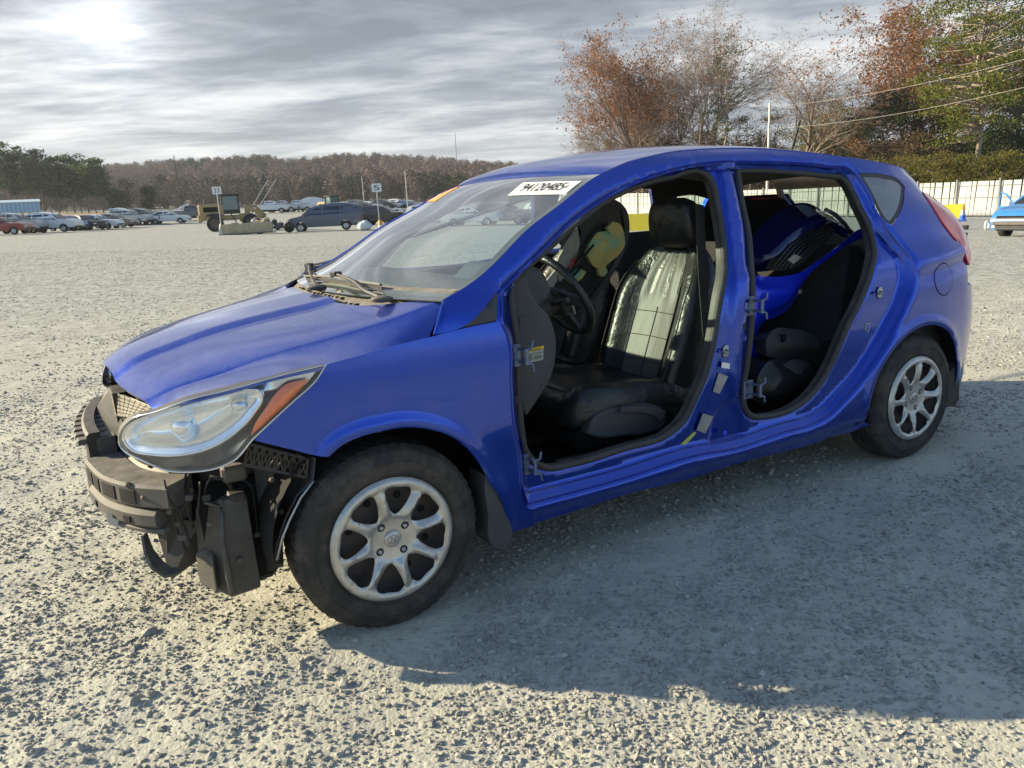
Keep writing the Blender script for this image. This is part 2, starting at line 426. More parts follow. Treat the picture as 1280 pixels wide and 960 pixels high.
def cdt_panel(outer, holes=(), step=.02, extra=(), fn=None, keep=None):
    """triangulated sheet over a 2D outline with holes; extra = point sets that the mesh should follow"""
    loops = [outer]+list(holes); pts = []; edges = []
    for lp in loops:
        b = len(pts); n = len(lp)
        pts += [tuple(p) for p in lp]; edges += [(b+i, b+(i+1) % n) for i in range(n)]
    B = np.array(pts)
    def cell(p, s): return (int(math.floor(p[0]/s)), int(math.floor(p[1]/s)))
    occ = {}
    def near(p, r):
        c = cell(p, step)
        for i in (-1, 0, 1):
            for j in (-1, 0, 1):
                for q in occ.get((c[0]+i, c[1]+j), ()):
                    if (q[0]-p[0])**2+(q[1]-p[1])**2 < r*r: return True
        return False
    def put(p): occ.setdefault(cell(p, step), []).append(p)
    for p in pts: put(p)
    def ok(A):
        k = inside(outer, A[:, 0], A[:, 1])
        for h in holes: k &= ~inside(h, A[:, 0], A[:, 1])
        return A[k]
    for E_ in extra:
        for p in ok(np.array(E_)):
            if not near(p, step*.22): pts.append(tuple(p)); put(tuple(p))
    x0, z0 = outer.min(0); x1, z1 = outer.max(0)
    gx, gz_ = np.meshgrid(np.arange(x0, x1+step, step), np.arange(z0, z1+step, step*.87))
    gx = gx+(np.arange(gx.shape[0]) % 2)[:, None]*step*.5
    for p in ok(np.stack([gx.ravel(), gz_.ravel()], 1)):
        if not near(p, step*.55): pts.append(tuple(p))
    r_ = delaunay_2d_cdt([Vector(p) for p in pts], edges, [], 0, 1e-7)
    V = np.array([tuple(v) for v in r_[0]]); F = np.array([f for f in r_[2] if len(f) == 3])
    c = V[F].mean(1); k = inside(outer, c[:, 0], c[:, 1])
    for h in holes: k &= ~inside(h, c[:, 0], c[:, 1])
    return V, F[k]
def flank(name, outer, holes=(), mat_='blue_paint', step=.022, extra=(), depth=None, parent=None, side=-1, thick=.012, ysf=YS, off=0.0):
    V, F = cdt_panel(outer, holes, step, extra)
    y = ysf(V[:, 0], V[:, 1])+off
    if depth is not None: y = y+depth(V[:, 0], V[:, 1])
    b = MB(); vs = np.stack([V[:, 0], y*(-side), V[:, 1]], 1)
    b.add([tuple(p) for p in vs], [tuple(int(i) for i in (f if side < 0 else f[::-1])) for f in F])
    o = b.build(name, M[mat_] if isinstance(mat_, str) else mat_, parent, smooth=True, fixn=False)
    me = o.data
    # outward normals
    nrm = sum((p.normal.y for p in me.polygons))
    if (nrm > 0) == (side < 0): me.flip_normals()
    if thick: solidify(o, thick, -1)
    return o
def offs(poly, d):
    """loop moved inward by d (poly dense)"""
    a = 0.5*np.sum(poly[:, 0]*np.roll(poly[:, 1], -1)-np.roll(poly[:, 0], -1)*poly[:, 1]); s_ = 1 if a > 0 else -1
    t = np.roll(poly, -1, 0)-np.roll(poly, 1, 0); t /= np.linalg.norm(t, axis=1)[:, None]+1e-12
    n_ = np.stack([-t[:, 1], t[:, 0]], 1)*s_; q = poly+n_*d
    D = pdist(poly, q[:, 0], q[:, 1]); return q[D > abs(d)*.93]
def sdist(poly, X, Z):
    D = pdist(poly, X, Z); return np.where(inside(poly, X, Z), D, -D)
# --- traced outlines (photo pixels)
PX_RECESS = [(624, 361), (661.6, 325), (716, 272), (760, 241.7), (807, 220), (847, 207.5), (891, 200.5), (950, 199.7), (1034, 205), (1066, 211),
             (1072, 216), (1087.5, 240), (1112, 285), (1126, 303), (1142, 322), (1146, 341), (1144, 359), (1134, 387), (1123, 409), (1105, 440), (1080, 478),
             (1058, 503), (1040, 521), (1020, 533), (986, 543), (920, 565), (871, 574), (780, 603), (659, 636), (653, 620), (648, 571), (640, 526), (637, 480), (633, 421), (624, 401)]
PX_FRONT = [(642, 350), (661.6, 328), (679, 313), (716, 280), (760, 247), (799, 229), (838, 219), (878, 213.5), (888, 219), (894, 232.5), (900.6, 264), (908, 320), (903, 370), (898, 400), (892, 434),
            (883, 469), (871.6, 496), (855, 528), (837, 544), (780, 563), (717, 582), (683, 587), (665, 578), (655.6, 565), (650, 537), (646.4, 480), (645, 427), (642, 408), (639.5, 392), (637.5, 369)]
PX_REAR = [(920, 211.5), (950, 211), (1000, 214.5), (1028, 217), (1053, 220), (1061, 229), (1075, 257), (1090.6, 292), (1094.5, 310), (1092, 334), (1087, 352), (1079, 373), (1068, 395), (1057, 417),
           (1046, 444), (1033, 470), (1013, 497), (993, 512), (953, 523), (942, 523), (931, 513), (928, 501), (929, 480), (934, 446), (937, 421), (938.5, 394), (938.5, 340), (937, 320), (934, 289), (926, 250)]
PX_DITCH = [(553, 375), (582.5, 358), (598, 347), (617, 330), (660, 286), (700.6, 255), (747.5, 219), (760, 213), (783.4, 202.8), (807, 196.6), (838, 190), (869, 187)]
JD = .048
RECESS = tr2(PX_RECESS, .010, 0.0)
HOLE_F = tr2(PX_FRONT, .010, JD); HOLE_R = tr2(PX_REAR, .010, JD)
HOLE_Fi = None
D3 = trace(PX_DITCH)
if __name__ == '__main__' and globals().get('DBG'):
    print('ditch', np.round(D3, 3)); print('hf', np.round(trace(PX_FRONT, JD)[:, [0, 2]], 2).tolist()); print('hr', np.round(trace(PX_REAR, JD)[:, [0, 2]], 2).tolist())
    print('rec', np.round(trace(PX_RECESS)[:, [0, 2]], 2).tolist())
    def prj(p):
        d = np.array(p)-CAM; return round(640+FPX*(d@_R)/(d@_F), 1), round(480-FPX*(d@_U)/(d@_F), 1)
    print('mirror ditch', [prj((a[0], -a[1], a[2])) for a in D3])
    for q in [(1141.6, 223), (1152.5, 240), (1159, 249), (1176, 276), (1190, 295), (1203, 309), (1210, 329), (1204, 288.6), (1211, 353), (1204, 378), (1190, 419), (1216, 390), (1122, 207), (1059, 197), (950, 185.6), (1165, 408), (1140, 415), (1194, 433), (1198, 460),(148,555),(210,590),(250,592),(313,551),(150,535),(230,500),(287,485),(350,467),(408,455),(507,534),(425,557),(595,575),(626,626)]:
        print(q, np.round(hit(*q), 3))
# ------------------------------------------------------------------ the hatchback: outside
def pix(o_): return o_
car = empty('hatchback', (1.25, 0, 0), 0, 'bright blue hatchback missing its front bumper and both near side doors, standing on the gravel', 'car')
def inner_mat(o, nm='black_plastic'):
    o.data.materials.append(M[nm])
    for md in o.modifiers:
        if md.type == 'SOLIDIFY': md.material_offset = 1
    return o
def lerp(a, b, t): return a+(b-a)*t
S3 = lambda pts, off=0.0: [tuple(p) for p in trace(pts, off)]
def xz(pts, off=0.0): return trace(pts, off)[:, [0, 2]]
# ---- near side frame: A pillar, roof rail, B pillar, sill and quarter panel in one pressing
ditch = D3[:, [0, 2]]
rail = np.array([(1.66, 1.436), (1.851, 1.432), (2.10, 1.411), (2.334, 1.384), (2.52, 1.362), (2.671, 1.341), (2.78, 1.322), (2.843, 1.30)])
lamp_in = xz([(1152.5, 240), (1159, 249), (1176, 276), (1190, 295), (1202, 308), (1205.6, 317), (1209, 329)])
seam = xz([(1210, 353), (1204, 378), (1196, 406), (1190, 419.5)])
AC = np.array([2.585, .28]); AR = .352
a_ = math.atan2(seam[-1][1]-AC[1], seam[-1][0]-AC[0])
arc = np.array([(AC[0]+AR*math.cos(t), AC[1]+AR*math.sin(t)) for t in np.linspace(a_, math.pi+.12, 40)])
sillb = xz([(1070, 541), (1046.7, 546), (1020, 556.7), (980, 567), (920, 583), (871, 599), (780, 622), (717, 643), (668, 657.5)])
front_edge = xz([(668, 637), (659, 636), (653, 620), (648, 571), (640, 526), (637, 480), (633, 421), (624, 401), (624, 361)])
sail_in = xz([(624, 362), (572, 411.5), (537, 419.3)])
def dens(P, st=.012, corner=30): return catmull(np.array(P), st, False, corner)
cut = np.array([(2.28, .215)])
outer = np.vstack([dens(np.vstack([ditch, rail]))[:-1], dens(np.vstack([rail[-1:], lamp_in]), corner=40)[:-1], dens(np.vstack([lamp_in[-1:], seam]))[:-1], arc[:-1],
                   dens(np.vstack([arc[-1:], cut, sillb]))[:-1], dens(front_edge, corner=20)[:-1], dens(sail_in)[:-1]])
QG = tr2([(1073, 216), (1106, 218.6), (1124, 225), (1131, 233), (1129.7, 251), (1123, 270), (1114.5, 282), (1109, 278), (1087.5, 240)], .01, 0, True, 50)
# keep the glass opening behind the door cut line
FD = np.array([hit(1179.5+11.6*math.cos(t), 349+20.8*math.sin(t))[[0, 2]] for t in np.linspace(0, 2*math.pi, 48, endpoint=False)])
PX_BP = [(897, 203), (914, 203), (920, 225), (926, 250), (933, 289), (936.5, 330), (937, 394), (933, 421), (929, 470), (926, 500), (917, 500), (912, 470), (914, 420), (916, 370), (912, 315), (905, 260)]
BPR = tr2(PX_BP, .012, .03)
CUP = tr2([(886, 556), (893, 520), (903, 508), (917, 505), (924, 510), (929, 520), (931, 540), (932, 546), (910, 552)], .012, .04)
def side_depth(X, Z):
    d = sdist(RECESS, X, Z); s = lambda a, w_: smooth01((d-a)/w_)
    dep = .016*s(0, .008)+.012*s(.020, .007)+.020*s(.036, .010)
    dep = dep-.006*s(.012, .004)*(1-s(.017, .004))
    b = sdist(BPR, X, Z); dep = dep-.016*smooth01(b/.012)
    c = sdist(CUP, X, Z); dep = dep+.012*smooth01(c/.012)
    for H_ in (HOLE_F, HOLE_R):
        h = pdist(H_[::2], X, Z); dep = dep+.006*smooth01((.010-h)/.008)
    # rear arch flare and haunch line
    r_ = np.hypot(X-AC[0], Z-AC[1]); dep = dep-.010*smooth01(1-np.abs(r_-AR-.018)/.04)*(Z > .3)
    # wave line running back over the haunch to the lamp
    zl = .905+.045*(X-2.5)/.5; dep = dep-.010*np.exp(-((Z-zl)/.030)**2)*smooth01((X-2.46)/.15)
    dep = dep+.006*np.exp(-((Z-zl+.055)/.03)**2)*smooth01((X-2.46)/.15)
    # sill flank rolls under
    dep = dep+.02*smooth01((.262-Z)/.05)*smooth01((X-.4)/.05)*smooth01((2.3-X)/.1)
    return dep
ex = [offs(RECESS, k) for k in (.0035, .008, .012, .016, .020, .0235, .027, .036, .041, .046)]+[offs(HOLE_F, -k) for k in (.004, .010)]+[offs(HOLE_R, -k) for k in (.004, .010)]
ex += [BPR, offs(BPR, .006), offs(BPR, .012), CUP, offs(CUP, .006), offs(CUP, .012)]
for rr in (.006, .014, .022, .032, .046, .06): ex.append(np.array([(AC[0]+(AR+rr)*math.cos(t), AC[1]+(AR+rr)*math.sin(t)) for t in np.linspace(-.2, 3.4, 130)]))
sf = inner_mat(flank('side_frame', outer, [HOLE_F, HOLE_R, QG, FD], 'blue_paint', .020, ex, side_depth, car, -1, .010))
# the fuel door
fd = FD.mean(0)+(FD-FD.mean(0))*.935
flank('fuel_door', fd, [], 'blue_paint', .02, [], lambda X, Z: side_depth(X, Z)-.0015, car, -1, .004)
b = MB(); b.lathe([(.001, .0), (.085, .0)], (fd[:, 0].mean(), -.80, fd[:, 1].mean()), 'Y', 24); b.build('filler_recess', M['dark_void'], car)
# ---- near front wing
wing_px = [(409, 455), (440, 447), (477.5, 436), (536.8, 421.5), (574, 411.8), (623.4, 401.5), (632.4, 421), (636, 480), (639, 526), (647, 571), (652, 620), (658, 637), (667.4, 638), (667.4, 657), (634, 667), (632.5, 655),
           (626, 626.6), (612.5, 605), (595, 575), (582.5, 560), (562.5, 545), (535, 536), (507.5, 533.5), (475, 538.7), (450, 545), (425, 557), (410, 570), (395, 569), (365, 562), (318, 550.5), (337, 527.8), (365, 503), (395, 475.6)]
wing = tr2(wing_px, .010, 0, True, 27)
arch_l = xz([(632.5, 655), (626, 626.6), (612.5, 605), (595, 575), (582.5, 560), (562.5, 545), (535, 536), (507.5, 533.5), (475, 538.7), (450, 545), (425, 557), (410, 570)])
arch_l = catmull(arch_l, .01, False)
def wing_depth(X, Z):
    d = pdist(arch_l, X, Z, False)
    return -.011*smooth01(1-np.abs(d-.014)/.040)+.006*np.exp(-((Z-.78+.10*(X-.1))/.05)**2)*smooth01((.45-np.abs(X-.1))/.3)*0
ex = []
for k in (.005, .012, .020, .030, .042, .055): ex += [q for q in (offs(np.vstack([arch_l, [(-.3, .0), (.5, .0)]])[::-1], -k),)]
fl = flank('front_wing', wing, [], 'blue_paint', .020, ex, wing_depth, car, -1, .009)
# ---- black sail trim ahead of the door
sail = tr2([(575, 410.5), (622.6, 400.3), (622.6, 363.5)], .01, 0, True)
flank('sail_trim', sail, [], 'grey_plastic', .03, [], lambda X, Z: .004+0*X, car, -1, .006)
# ---- near quarter glass
def glassmat(name, tint, dustv=.08, refl=1.0, rough=.0, dustcol=(.55, .56, .55)):
    m_ = bpy.data.materials.new(name); m_.use_nodes = True; t = m_.node_tree; n = t.nodes; b_ = n['Principled BSDF']; n.remove(b_)
    out = n['Material Output']
    tr = n.new('ShaderNodeBsdfTransparent'); tr.inputs[0].default_value = (*tint, 1)
    gl = n.new('ShaderNodeBsdfGlossy'); gl.inputs['Roughness'].default_value = rough+.01; gl.inputs[0].default_value = (1, 1, 1, 1)
    fr = n.new('ShaderNodeFresnel'); ge = n.new('ShaderNodeNewGeometry'); mr = n.new('ShaderNodeMapRange'); mr.inputs[3].default_value = 1.55; mr.inputs[4].default_value = 1/1.55
    t.links.new(ge.outputs['Backfacing'], mr.inputs[0]); t.links.new(mr.outputs[0], fr.inputs[0])
    mu = n.new('ShaderNodeMath'); mu.operation = 'MULTIPLY'; mu.use_clamp = True; t.links.new(fr.outputs[0], mu.inputs[0]); mu.inputs[1].default_value = refl
    m1 = n.new('ShaderNodeMixShader'); t.links.new(mu.outputs[0], m1.inputs[0]); t.links.new(tr.outputs[0], m1.inputs[1]); t.links.new(gl.outputs[0], m1.inputs[2])
    df = n.new('ShaderNodeBsdfDiffuse'); df.inputs[0].default_value = (*dustcol, 1)
    tl = n.new('ShaderNodeBsdfTranslucent'); tl.inputs[0].default_value = (*dustcol, 1)
    m3 = n.new('ShaderNodeMixShader'); m3.inputs[0].default_value = .45; t.links.new(df.outputs[0], m3.inputs[1]); t.links.new(tl.outputs[0], m3.inputs[2])
    tc_ = n.new('ShaderNodeTexCoord'); nz = n.new('ShaderNodeTexNoise'); nz.inputs['Scale'].default_value = 2.4; nz.inputs['Detail'].default_value = 9; nz.inputs['Roughness'].default_value = .65
    t.links.new(tc_.outputs['Object'], nz.inputs['Vector'])
    rp = n.new('ShaderNodeMapRange'); rp.inputs[1].default_value = .35; rp.inputs[2].default_value = .75; rp.inputs[3].default_value = dustv*.5; rp.inputs[4].default_value = dustv*1.7
    t.links.new(nz.outputs[0], rp.inputs[0])
    m2 = n.new('ShaderNodeMixShader'); t.links.new(rp.outputs[0], m2.inputs[0]); t.links.new(m1.outputs[0], m2.inputs[1]); t.links.new(m3.outputs[0], m2.inputs[2])
    t.links.new(m2.outputs[0], out.inputs[0]); M[name] = m_; return m_
glassmat('side_glass', (.16, .22, .26), .04, 3.2)
glassmat('windscreen_glass', (.68, .84, .82), .05, 2.0, .0, (.50, .51, .49))
glassmat('rear_glass', (.72, .80, .78), .05, 1.0)
gq = lambda X, Z: .004+0*X
qi = offs(QG, .016)
flank('quarter_glass', offs(QG, .002), [], 'side_glass', .05, [], gq, car, -1, .003)
flank('glass_border', offs(QG, .0015), [qi], 'black_plastic', .05, [], lambda X, Z: .0022+0*X, car, -1, .0015)
# ---- bonnet
Eh = np.array([hit(*p) for p in [(197.5, 513), (230, 499.5), (287, 484.5), (350, 466.5), (408, 453.8), (440, 444.5), (477.5, 433), (536, 418.5)]])
Eh[0] = (-.573, -.60, .750)
Ch = np.array([(-.591, -.522, .772), (-.498, -.55, .806), (-.39, -.581, .832), (-.278, -.613, .864), (-.166, -.646, .889), (-.065, -.675, .908), (.069, -.714, .938), (.242, -.763, .988)])
Zh = np.array([(-.671, 0, .803), (-.60, 0, .846), (-.50, 0, .876), (-.37, 0, .908), (-.25, 0, .930), (-.14, 0, .946), (-.05, 0, .958), (.035, 0, .969)])
Mh = np.array([(-.640, -.30, .785), (-.56, -.31, .832), (-.46, -.33, .862), (-.335, -.35, .896), (-.215, -.37, .919), (-.105, -.39, .936), (.0, -.42, .952), (.075, -.46, .972)])
uu = np.linspace(0, 1, len(Eh)); vv = np.linspace(0, 1, 60)
def ev(A, v): return np.array([pchip(uu, A[:, i])(v) for i in range(3)]).T
EE, CC, ZZ, MM = ev(Eh, vv), ev(Ch, vv), ev(Zh, vv), ev(Mh, vv)
rows = []
for e1, c1, z1, m1 in zip(EE, CC, ZZ, MM):
    ys = [e1[1], c1[1]-.002, c1[1]+.010, m1[1], 0]
    hx = pchip(ys, [e1[0], c1[0], c1[0]-.004, m1[0], z1[0]])
    zf_ = pchip(ys+[-m1[1]], [e1[2], c1[2], c1[2]+.004, m1[2], z1[2], m1[2]])
    Y = np.concatenate([np.linspace(ys[0], ys[1], 9)[:-1], np.linspace(ys[1], ys[2], 4)[:-1], np.linspace(ys[2], 0, 34)])
    xs_ = hx(Y); zs_ = zf_(Y)
    zs_ = zs_-.010*np.exp(-((Y-(e1[1]+c1[1])/2)/.05)**2)*0
    rid = -.20-.10*(c1[0]+.6)
    zs_ = zs_+.008*np.tanh((Y-rid)/.009)
    L_ = [(x, y, z) for x, y, z in zip(xs_, Y, zs_)]
    rows.append(L_+[(x, -y, z) for x, y, z in L_[-2::-1]])
bonnet_rear = rows[-1]
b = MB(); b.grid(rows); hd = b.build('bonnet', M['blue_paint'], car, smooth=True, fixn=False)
if sum(p.normal.z for p in hd.data.polygons) < 0: hd.data.flip_normals()
solidify(hd, .009, -1)
# ---- windscreen, its black edge, the roof
Lg = catmull(D3[:8], .03, False); Lg = np.array([(p[0], p[1]+.012, p[2]-.004) for p in Lg])
def screen_pt(v, s, drop=0.0):
    i = v*(len(Lg)-1); k = min(int(i), len(Lg)-2); p = lerp(Lg[k], Lg[k+1], i-k)
    g_ = 1-s*s; ax = lerp(.17, .06, v); az = lerp(.0, .020, v)
    return Vector((p[0]-ax*g_+drop*.5, p[1]*s*(1 if s <= 0 else 1)*-1*-1 if False else abs(p[1])*s, p[2]+az*g_-drop))
rows = [[screen_pt(v, s) for s in np.linspace(-1, 1, 41)] for v in np.linspace(0, 1, 30)]
b = MB(); b.grid(rows); ws = b.build('windscreen', M['windscreen_glass'], car, smooth=True)
# black printed border as a thin rim under the glass
b = MB()
def strip(f):  b.grid(f)
vs_ = np.linspace(0, 1, 30); ss = np.linspace(-1, 1, 41)
b.grid([[screen_pt(v, s, .003) for s in (-1, -.955)] for v in vs_]); b.grid([[screen_pt(v, s, .003) for s in (.955, 1)] for v in vs_])
b.grid([[screen_pt(v, s, .003) for s in ss] for v in (.94, 1)]); b.grid([[screen_pt(v, s, .003) for s in ss] for v in (0, .09)])
b.build('screen_border', M['black_plastic'], car, smooth=True)
# roof
rt = np.vstack([D3[7:, :], np.array([(x, YS(x, z), z) for x, z in rail])]); rt = catmull(rt, .04, False)
rows = []
hdr = [screen_pt(1.0, s) for s in ss]
for i, p in enumerate(rt):
    t_ = i/(len(rt)-1); row = []
    for j, s in enumerate(ss):
        g_ = 1-s*s; z = p[2]+.002+.034*g_*(1 if t_ < .9 else 1)+.006*(1-abs(s)**8)
        x = p[0]-.055*g_*(1-smooth01(t_*4))-(.0)*g_
        row.append((x, (abs(p[1])+.003)*s, z))
    rows.append(row)
# rounded leading edge down to the glass
rows.insert(0, [(p[0]-.012, p[1]*.998, p[2]+.001) for p in [Vector(q)-Vector((.014, 0, .018)) for q in rows[0]]])
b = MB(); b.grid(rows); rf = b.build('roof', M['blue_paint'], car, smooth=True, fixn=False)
if sum(p.normal.z for p in rf.data.polygons) < 0: rf.data.flip_normals()
solidify(rf, .02, -1); inner_mat(rf, 'headliner')
b = MB(); b.grid([[(x, y, z-.03) for x, y, z in r_] for r_ in rows[2:-3]]); b.build('headlining', M['headliner'], car, smooth=True)
# ---- the far flank: simpler, with its doors shut
def mir(poly): return poly
zb = lambda x: .93+.05*(x-.5)/1.8
far_out = outer.copy()
fw = np.array([(.60, .975), (.75, 1.13), (.92, 1.225), (1.10, 1.295), (1.28, 1.33), (1.43, 1.335), (1.47, 1.18), (1.49, 1.0), (1.1, .965)])
rw = np.array([(1.60, 1.0), (1.60, 1.335), (1.9, 1.34), (2.22, 1.315), (2.30, 1.17), (2.33, 1.05), (2.0, 1.01)])
fw = catmull(fw, .02, True, 45); rw = catmull(rw, .02, True, 45)
qg2 = catmull(np.array([(2.43, 1.10), (2.40, 1.26), (2.55, 1.27), (2.68, 1.24), (2.66, 1.17), (2.55, 1.12)]), .015, True, 50)
a2 = np.vstack([wing, ])
inner_mat(flank('far_side_frame', outer, [fw, rw, qg2], 'blue_paint', .05, [], None, car, 1, .03))
flank('far_wing', wing, [], 'blue_paint', .05, [], None, car, 1, .01)
flank('far_quarter_glass', offs(qg2, .001), [], 'rear_glass', .08, [], None, car, 1, .003)
inn = catmull(np.array([(.50, .36), (.50, .95), (1.5, .985), (2.36, 1.03), (2.36, .8), (2.05, .36)]), .05, True, 20)
flank('far_door_trim', inn, [], 'black_plastic', .06, [], None, car, 1, .02, off=.075)
# ---- tail: lamps, bumper, tailgate with its window
def XE(z): return XR(z)-.05
def yend(z): return float(abs(YS(XE(z), z)))
zl = np.linspace(float(lamp_in[0][1]), float(lamp_in[-1][1])-.015, 26)
lo = np.vstack([dens(lamp_in, .01)[:-1], [(lamp_in[-1][0]+.02, lamp_in[-1][1]-.012)], [(XE(z), z) for z in zl[::-1]]])
def lampmat(name, c, r_=.08):
    m_ = mat(name, c, r_, 0, 1.0, .02, spec=.8); M[name] = m_; return m_
lampmat('red_lens', (.80, .02, .03)); lampmat('red_lens_dark', (.50, .02, .008))
for sd_, nm in ((-1, 'tail_lamp'), (1, 'tail_lamp')):
    o = inner_mat(flank(nm, lo, [], 'red_lens', .03, [], lambda X, Z: -.006+.012*np.exp(-((Z-.975)/.008)**2), car, sd_, .008))
bz = np.linspace(.74, .20, 24)
bo = np.vstack([dens(seam, .01)[:-1], [(AC[0]+AR*math.cos(t), AC[1]+AR*math.sin(t)) for t in np.linspace(a_, -.25, 16)], [(2.95, .19)], [(XE(z), z) for z in bz[::-1]]])
bo = bo+np.array([.003, 0])
for sd_ in (-1, 1):
    o = flank('bumper_side', bo, [], 'blue_paint', .03, [], lambda X, Z: .002-.008*smooth01(1-np.abs(np.hypot(X-AC[0], Z-AC[1])-AR-.018)/.04), car, sd_, .008); inner_mat(o)
def tail_rows(zs, n=25, crown=.05, drop=0, ins=0.0):
    rows = []
    for z in zs:
        ye = yend(z)-ins; rows.append([(XE(z)+crown*0+.0+(.010+crown*(1-(s*s)))*(1-abs(s)**6)-drop, ye*s, z) for s in np.linspace(-1, 1, n)])
    return rows
def sheet(name, rows, mt, th=.012, nx=1):
    b_ = MB(); b_.grid(rows); o = b_.build(name, M[mt], car, smooth=True, fixn=False)
    if sum(p.normal.x for p in o.data.polygons)*nx < 0: o.data.flip_normals()
    if th: solidify(o, th, -1)
    if mt == 'blue_paint': inner_mat(o)
    return o
sheet('rear_bumper', tail_rows(np.linspace(.20, .74, 10), crown=.03), 'blue_paint')
gl = [(z) for z in np.linspace(1.0, 1.265, 8)]
sheet('tailgate', tail_rows(np.linspace(.745, 1.0, 8), crown=.015), 'blue_paint')
def part_rows(zs, s0, s1, n): return [[(XE(z)+(.010+.015*(1-s*s))*(1-abs(s)**6), yend(z)*s, z) for s in np.linspace(s0, s1, n)] for z in zs]
sheet('tailgate_frame', part_rows(gl, -1, -.90, 4), 'blue_paint'); sheet('tailgate_frame', part_rows(gl, .90, 1, 4), 'blue_paint')
sheet('rear_window', part_rows(gl, -.90, .90, 17), 'rear_glass', .004)
sheet('tailgate_header', tail_rows(np.linspace(1.265, 1.335, 5), crown=.02), 'blue_paint')
# ------------------------------------------------------------------ wheels
RT = .295
grained('rim_brown', (.065, .05, .045), .7, .3, 14, dust=.1)
grained('tyre_rubber', (.032, .030, .029), .78, .35, 9, dust=.0, bump=.25, bsc=160)
_t = NT(M['tyre_rubber']); _g = _t.coord()
_t.set('Base Color', _t.mix(_t.ramp(_t.noise(_g, 11, 8, .7), [(.45, 0), (.75, 1)]), (.028, .026, .025), (.095, .083, .068)))
def _cov():
    m_ = mat('silver_cover', (.44, .44, .42), .3, .7, .3, .12); t = NT(m_); g = t.coord()
    t.set('Base Color', t.mix(t.ramp(t.noise(g, 9, 8, .7), [(.35, 0), (.75, 1)]), (.58, .58, .56), (.40, .385, .35)))
    t.set('Roughness', t.ramp(t.noise(g, 25, 5), [(.3, .3), (.7, .52)])); M['silver_cover'] = m_
_cov()
def make_wheel(cx, side, rot, first):
    """side -1: near flank; parts are built round the axle at (cx, 0, .293)"""
    w_ = MB(); cz = RT-.003; yo = -.832*(1 if side < 0 else -1); sg = 1 if side < 0 else -1
    prof = [(.186, .030), (.187, .010), (.193, .004), (.205, .000), (.207, -.0028), (.209, -.0008), (.222, -.004), (.243, -.006), (.2445, -.0085), (.247, -.0062), (.258, -.003), (.268, .002), (.2745, .005), (.2765, .004), (.283, .010), (.2885, .016), (.2915, .024)]
    tread = []
    for a, bb in ((.024, .052), (.059, .086), (.093, .119)):
        tread += [(.2935, a), (.2950, bb), (.2870, bb+.0005), (.2870, bb+.0065)]
    tread += [(.295, .1265), (.2935, .148)]
    prof2 = [(.2915, .152), (.283, .162), (.26, .172), (.23, .176), (.2, .170), (.186, .15)]
    P_all = prof+tread+prof2; n = 216; vs = []; fs = []
    for i, (r_, h) in enumerate(P_all):
        for j in range(n):
            t = 2*math.pi*j/n; rr = r_
            if 14 <= i <= 18 or len(prof)+len(tread)-2 <= i <= len(prof)+len(tread)+1:
                if (j % 4) == 0: rr -= .0042
            elif i > 18 and i < len(prof)+len(tread)-2 and r_ > .29 and ((j+i*2) % 5) == 0: rr -= .003
            x, z = rr*math.cos(t), rr*math.sin(t); hh = h
            if z < -cz+.003: z = -cz+.003; hh = h-.003 if i < 18 else h+.003
            vs.append((cx+x, yo+hh*sg, cz+z))
    m_ = len(P_all)
    for i in range(m_-1):
        for j in range(n):
            j2 = (j+1) % n; fs.append((i*n+j, i*n+j2, (i+1)*n+j2, (i+1)*n+j))
    w_.add(vs, fs); t_ = w_.build('wheel', M['tyre_rubber'], car, smooth=True); t_.name = 'wheel'
    autosmooth(t_, 50); ORG[t_.name] = ORG[car.name]
    # raised ring lettering band stays plain; rim behind the cover
    b = MB(); b.lathe([(.19, .012), (.183, .03), (.175, .05), (.165, .055), (.15, .05), (.13, .052), (.10, .050), (.06, .042), (.001, .042)], (cx, 0, cz), 'Y', 48)
    b.v = [(x, yo+y*sg, z) for x, y, z in b.v]; b.build('steel_rim', M['rim_brown'], t_, smooth=True)
    # dark hub holes, pressed through the rim disc
    for k in range(8):
        b = MB(); a = rot+.25+k*math.pi/4; b.lathe([(.001, .046), (.012, .046)], (cx+.128*math.cos(a), 0, cz+.128*math.sin(a)), 'Y', 14)
        b.v = [(x, yo+y*sg, z) for x, y, z in b.v]; b.build('rim_hole', M['dark_void'], t_)
    if side > 0: return t_
    # cover: disc with eight openings
    R_ = .197; holes = []
    for k in range(8):
        a = rot+k*math.pi/4+math.pi/8; H = []
        for (u, v) in ((.079, .001), (.087, -.012), (.104, -.024), (.128, -.036), (.149, -.042), (.162, -.036), (.167, 0), (.163, .037), (.152, .045), (.131, .039), (.106, .026), (.088, .014)):
            H.append((u*math.cos(a)-v*math.sin(a), u*math.sin(a)+v*math.cos(a)))
        holes.append(catmull(np.array(H), .005, True, 80))
    caps = []
    for k in range(4):
        a = rot+math.radians(37-102)+k*math.pi/2; caps.append((.054*math.cos(a), .054*math.sin(a)))
    sock = [np.array([(c[0]+.0125*math.cos(t), c[1]+.0125*math.sin(t)) for t in np.linspace(0, 2*math.pi, 20, endpoint=False)]) for c in caps]
    oc = np.array([(R_*math.cos(t), R_*math.sin(t)) for t in np.linspace(0, 2*math.pi, 140, endpoint=False)])
    V, F = cdt_panel(oc, holes+sock, .0075, [np.array([(q*math.cos(t), q*math.sin(t)) for t in np.linspace(0, 2*math.pi, 90)]) for q in (.03, .034, .068, .074, .163, .169, .176, .182, .19)])
    X, Z = V[:, 0], V[:, 1]; r_ = np.hypot(X, Z); th = np.arctan2(Z, X)-rot
    dome = .006-.012*smooth01((r_-.03)/.11)
    lip = .006*smooth01((.197-r_)/.010)*0-.007*smooth01((r_-.160)/.012)*(1-smooth01((r_-.186)/.011))
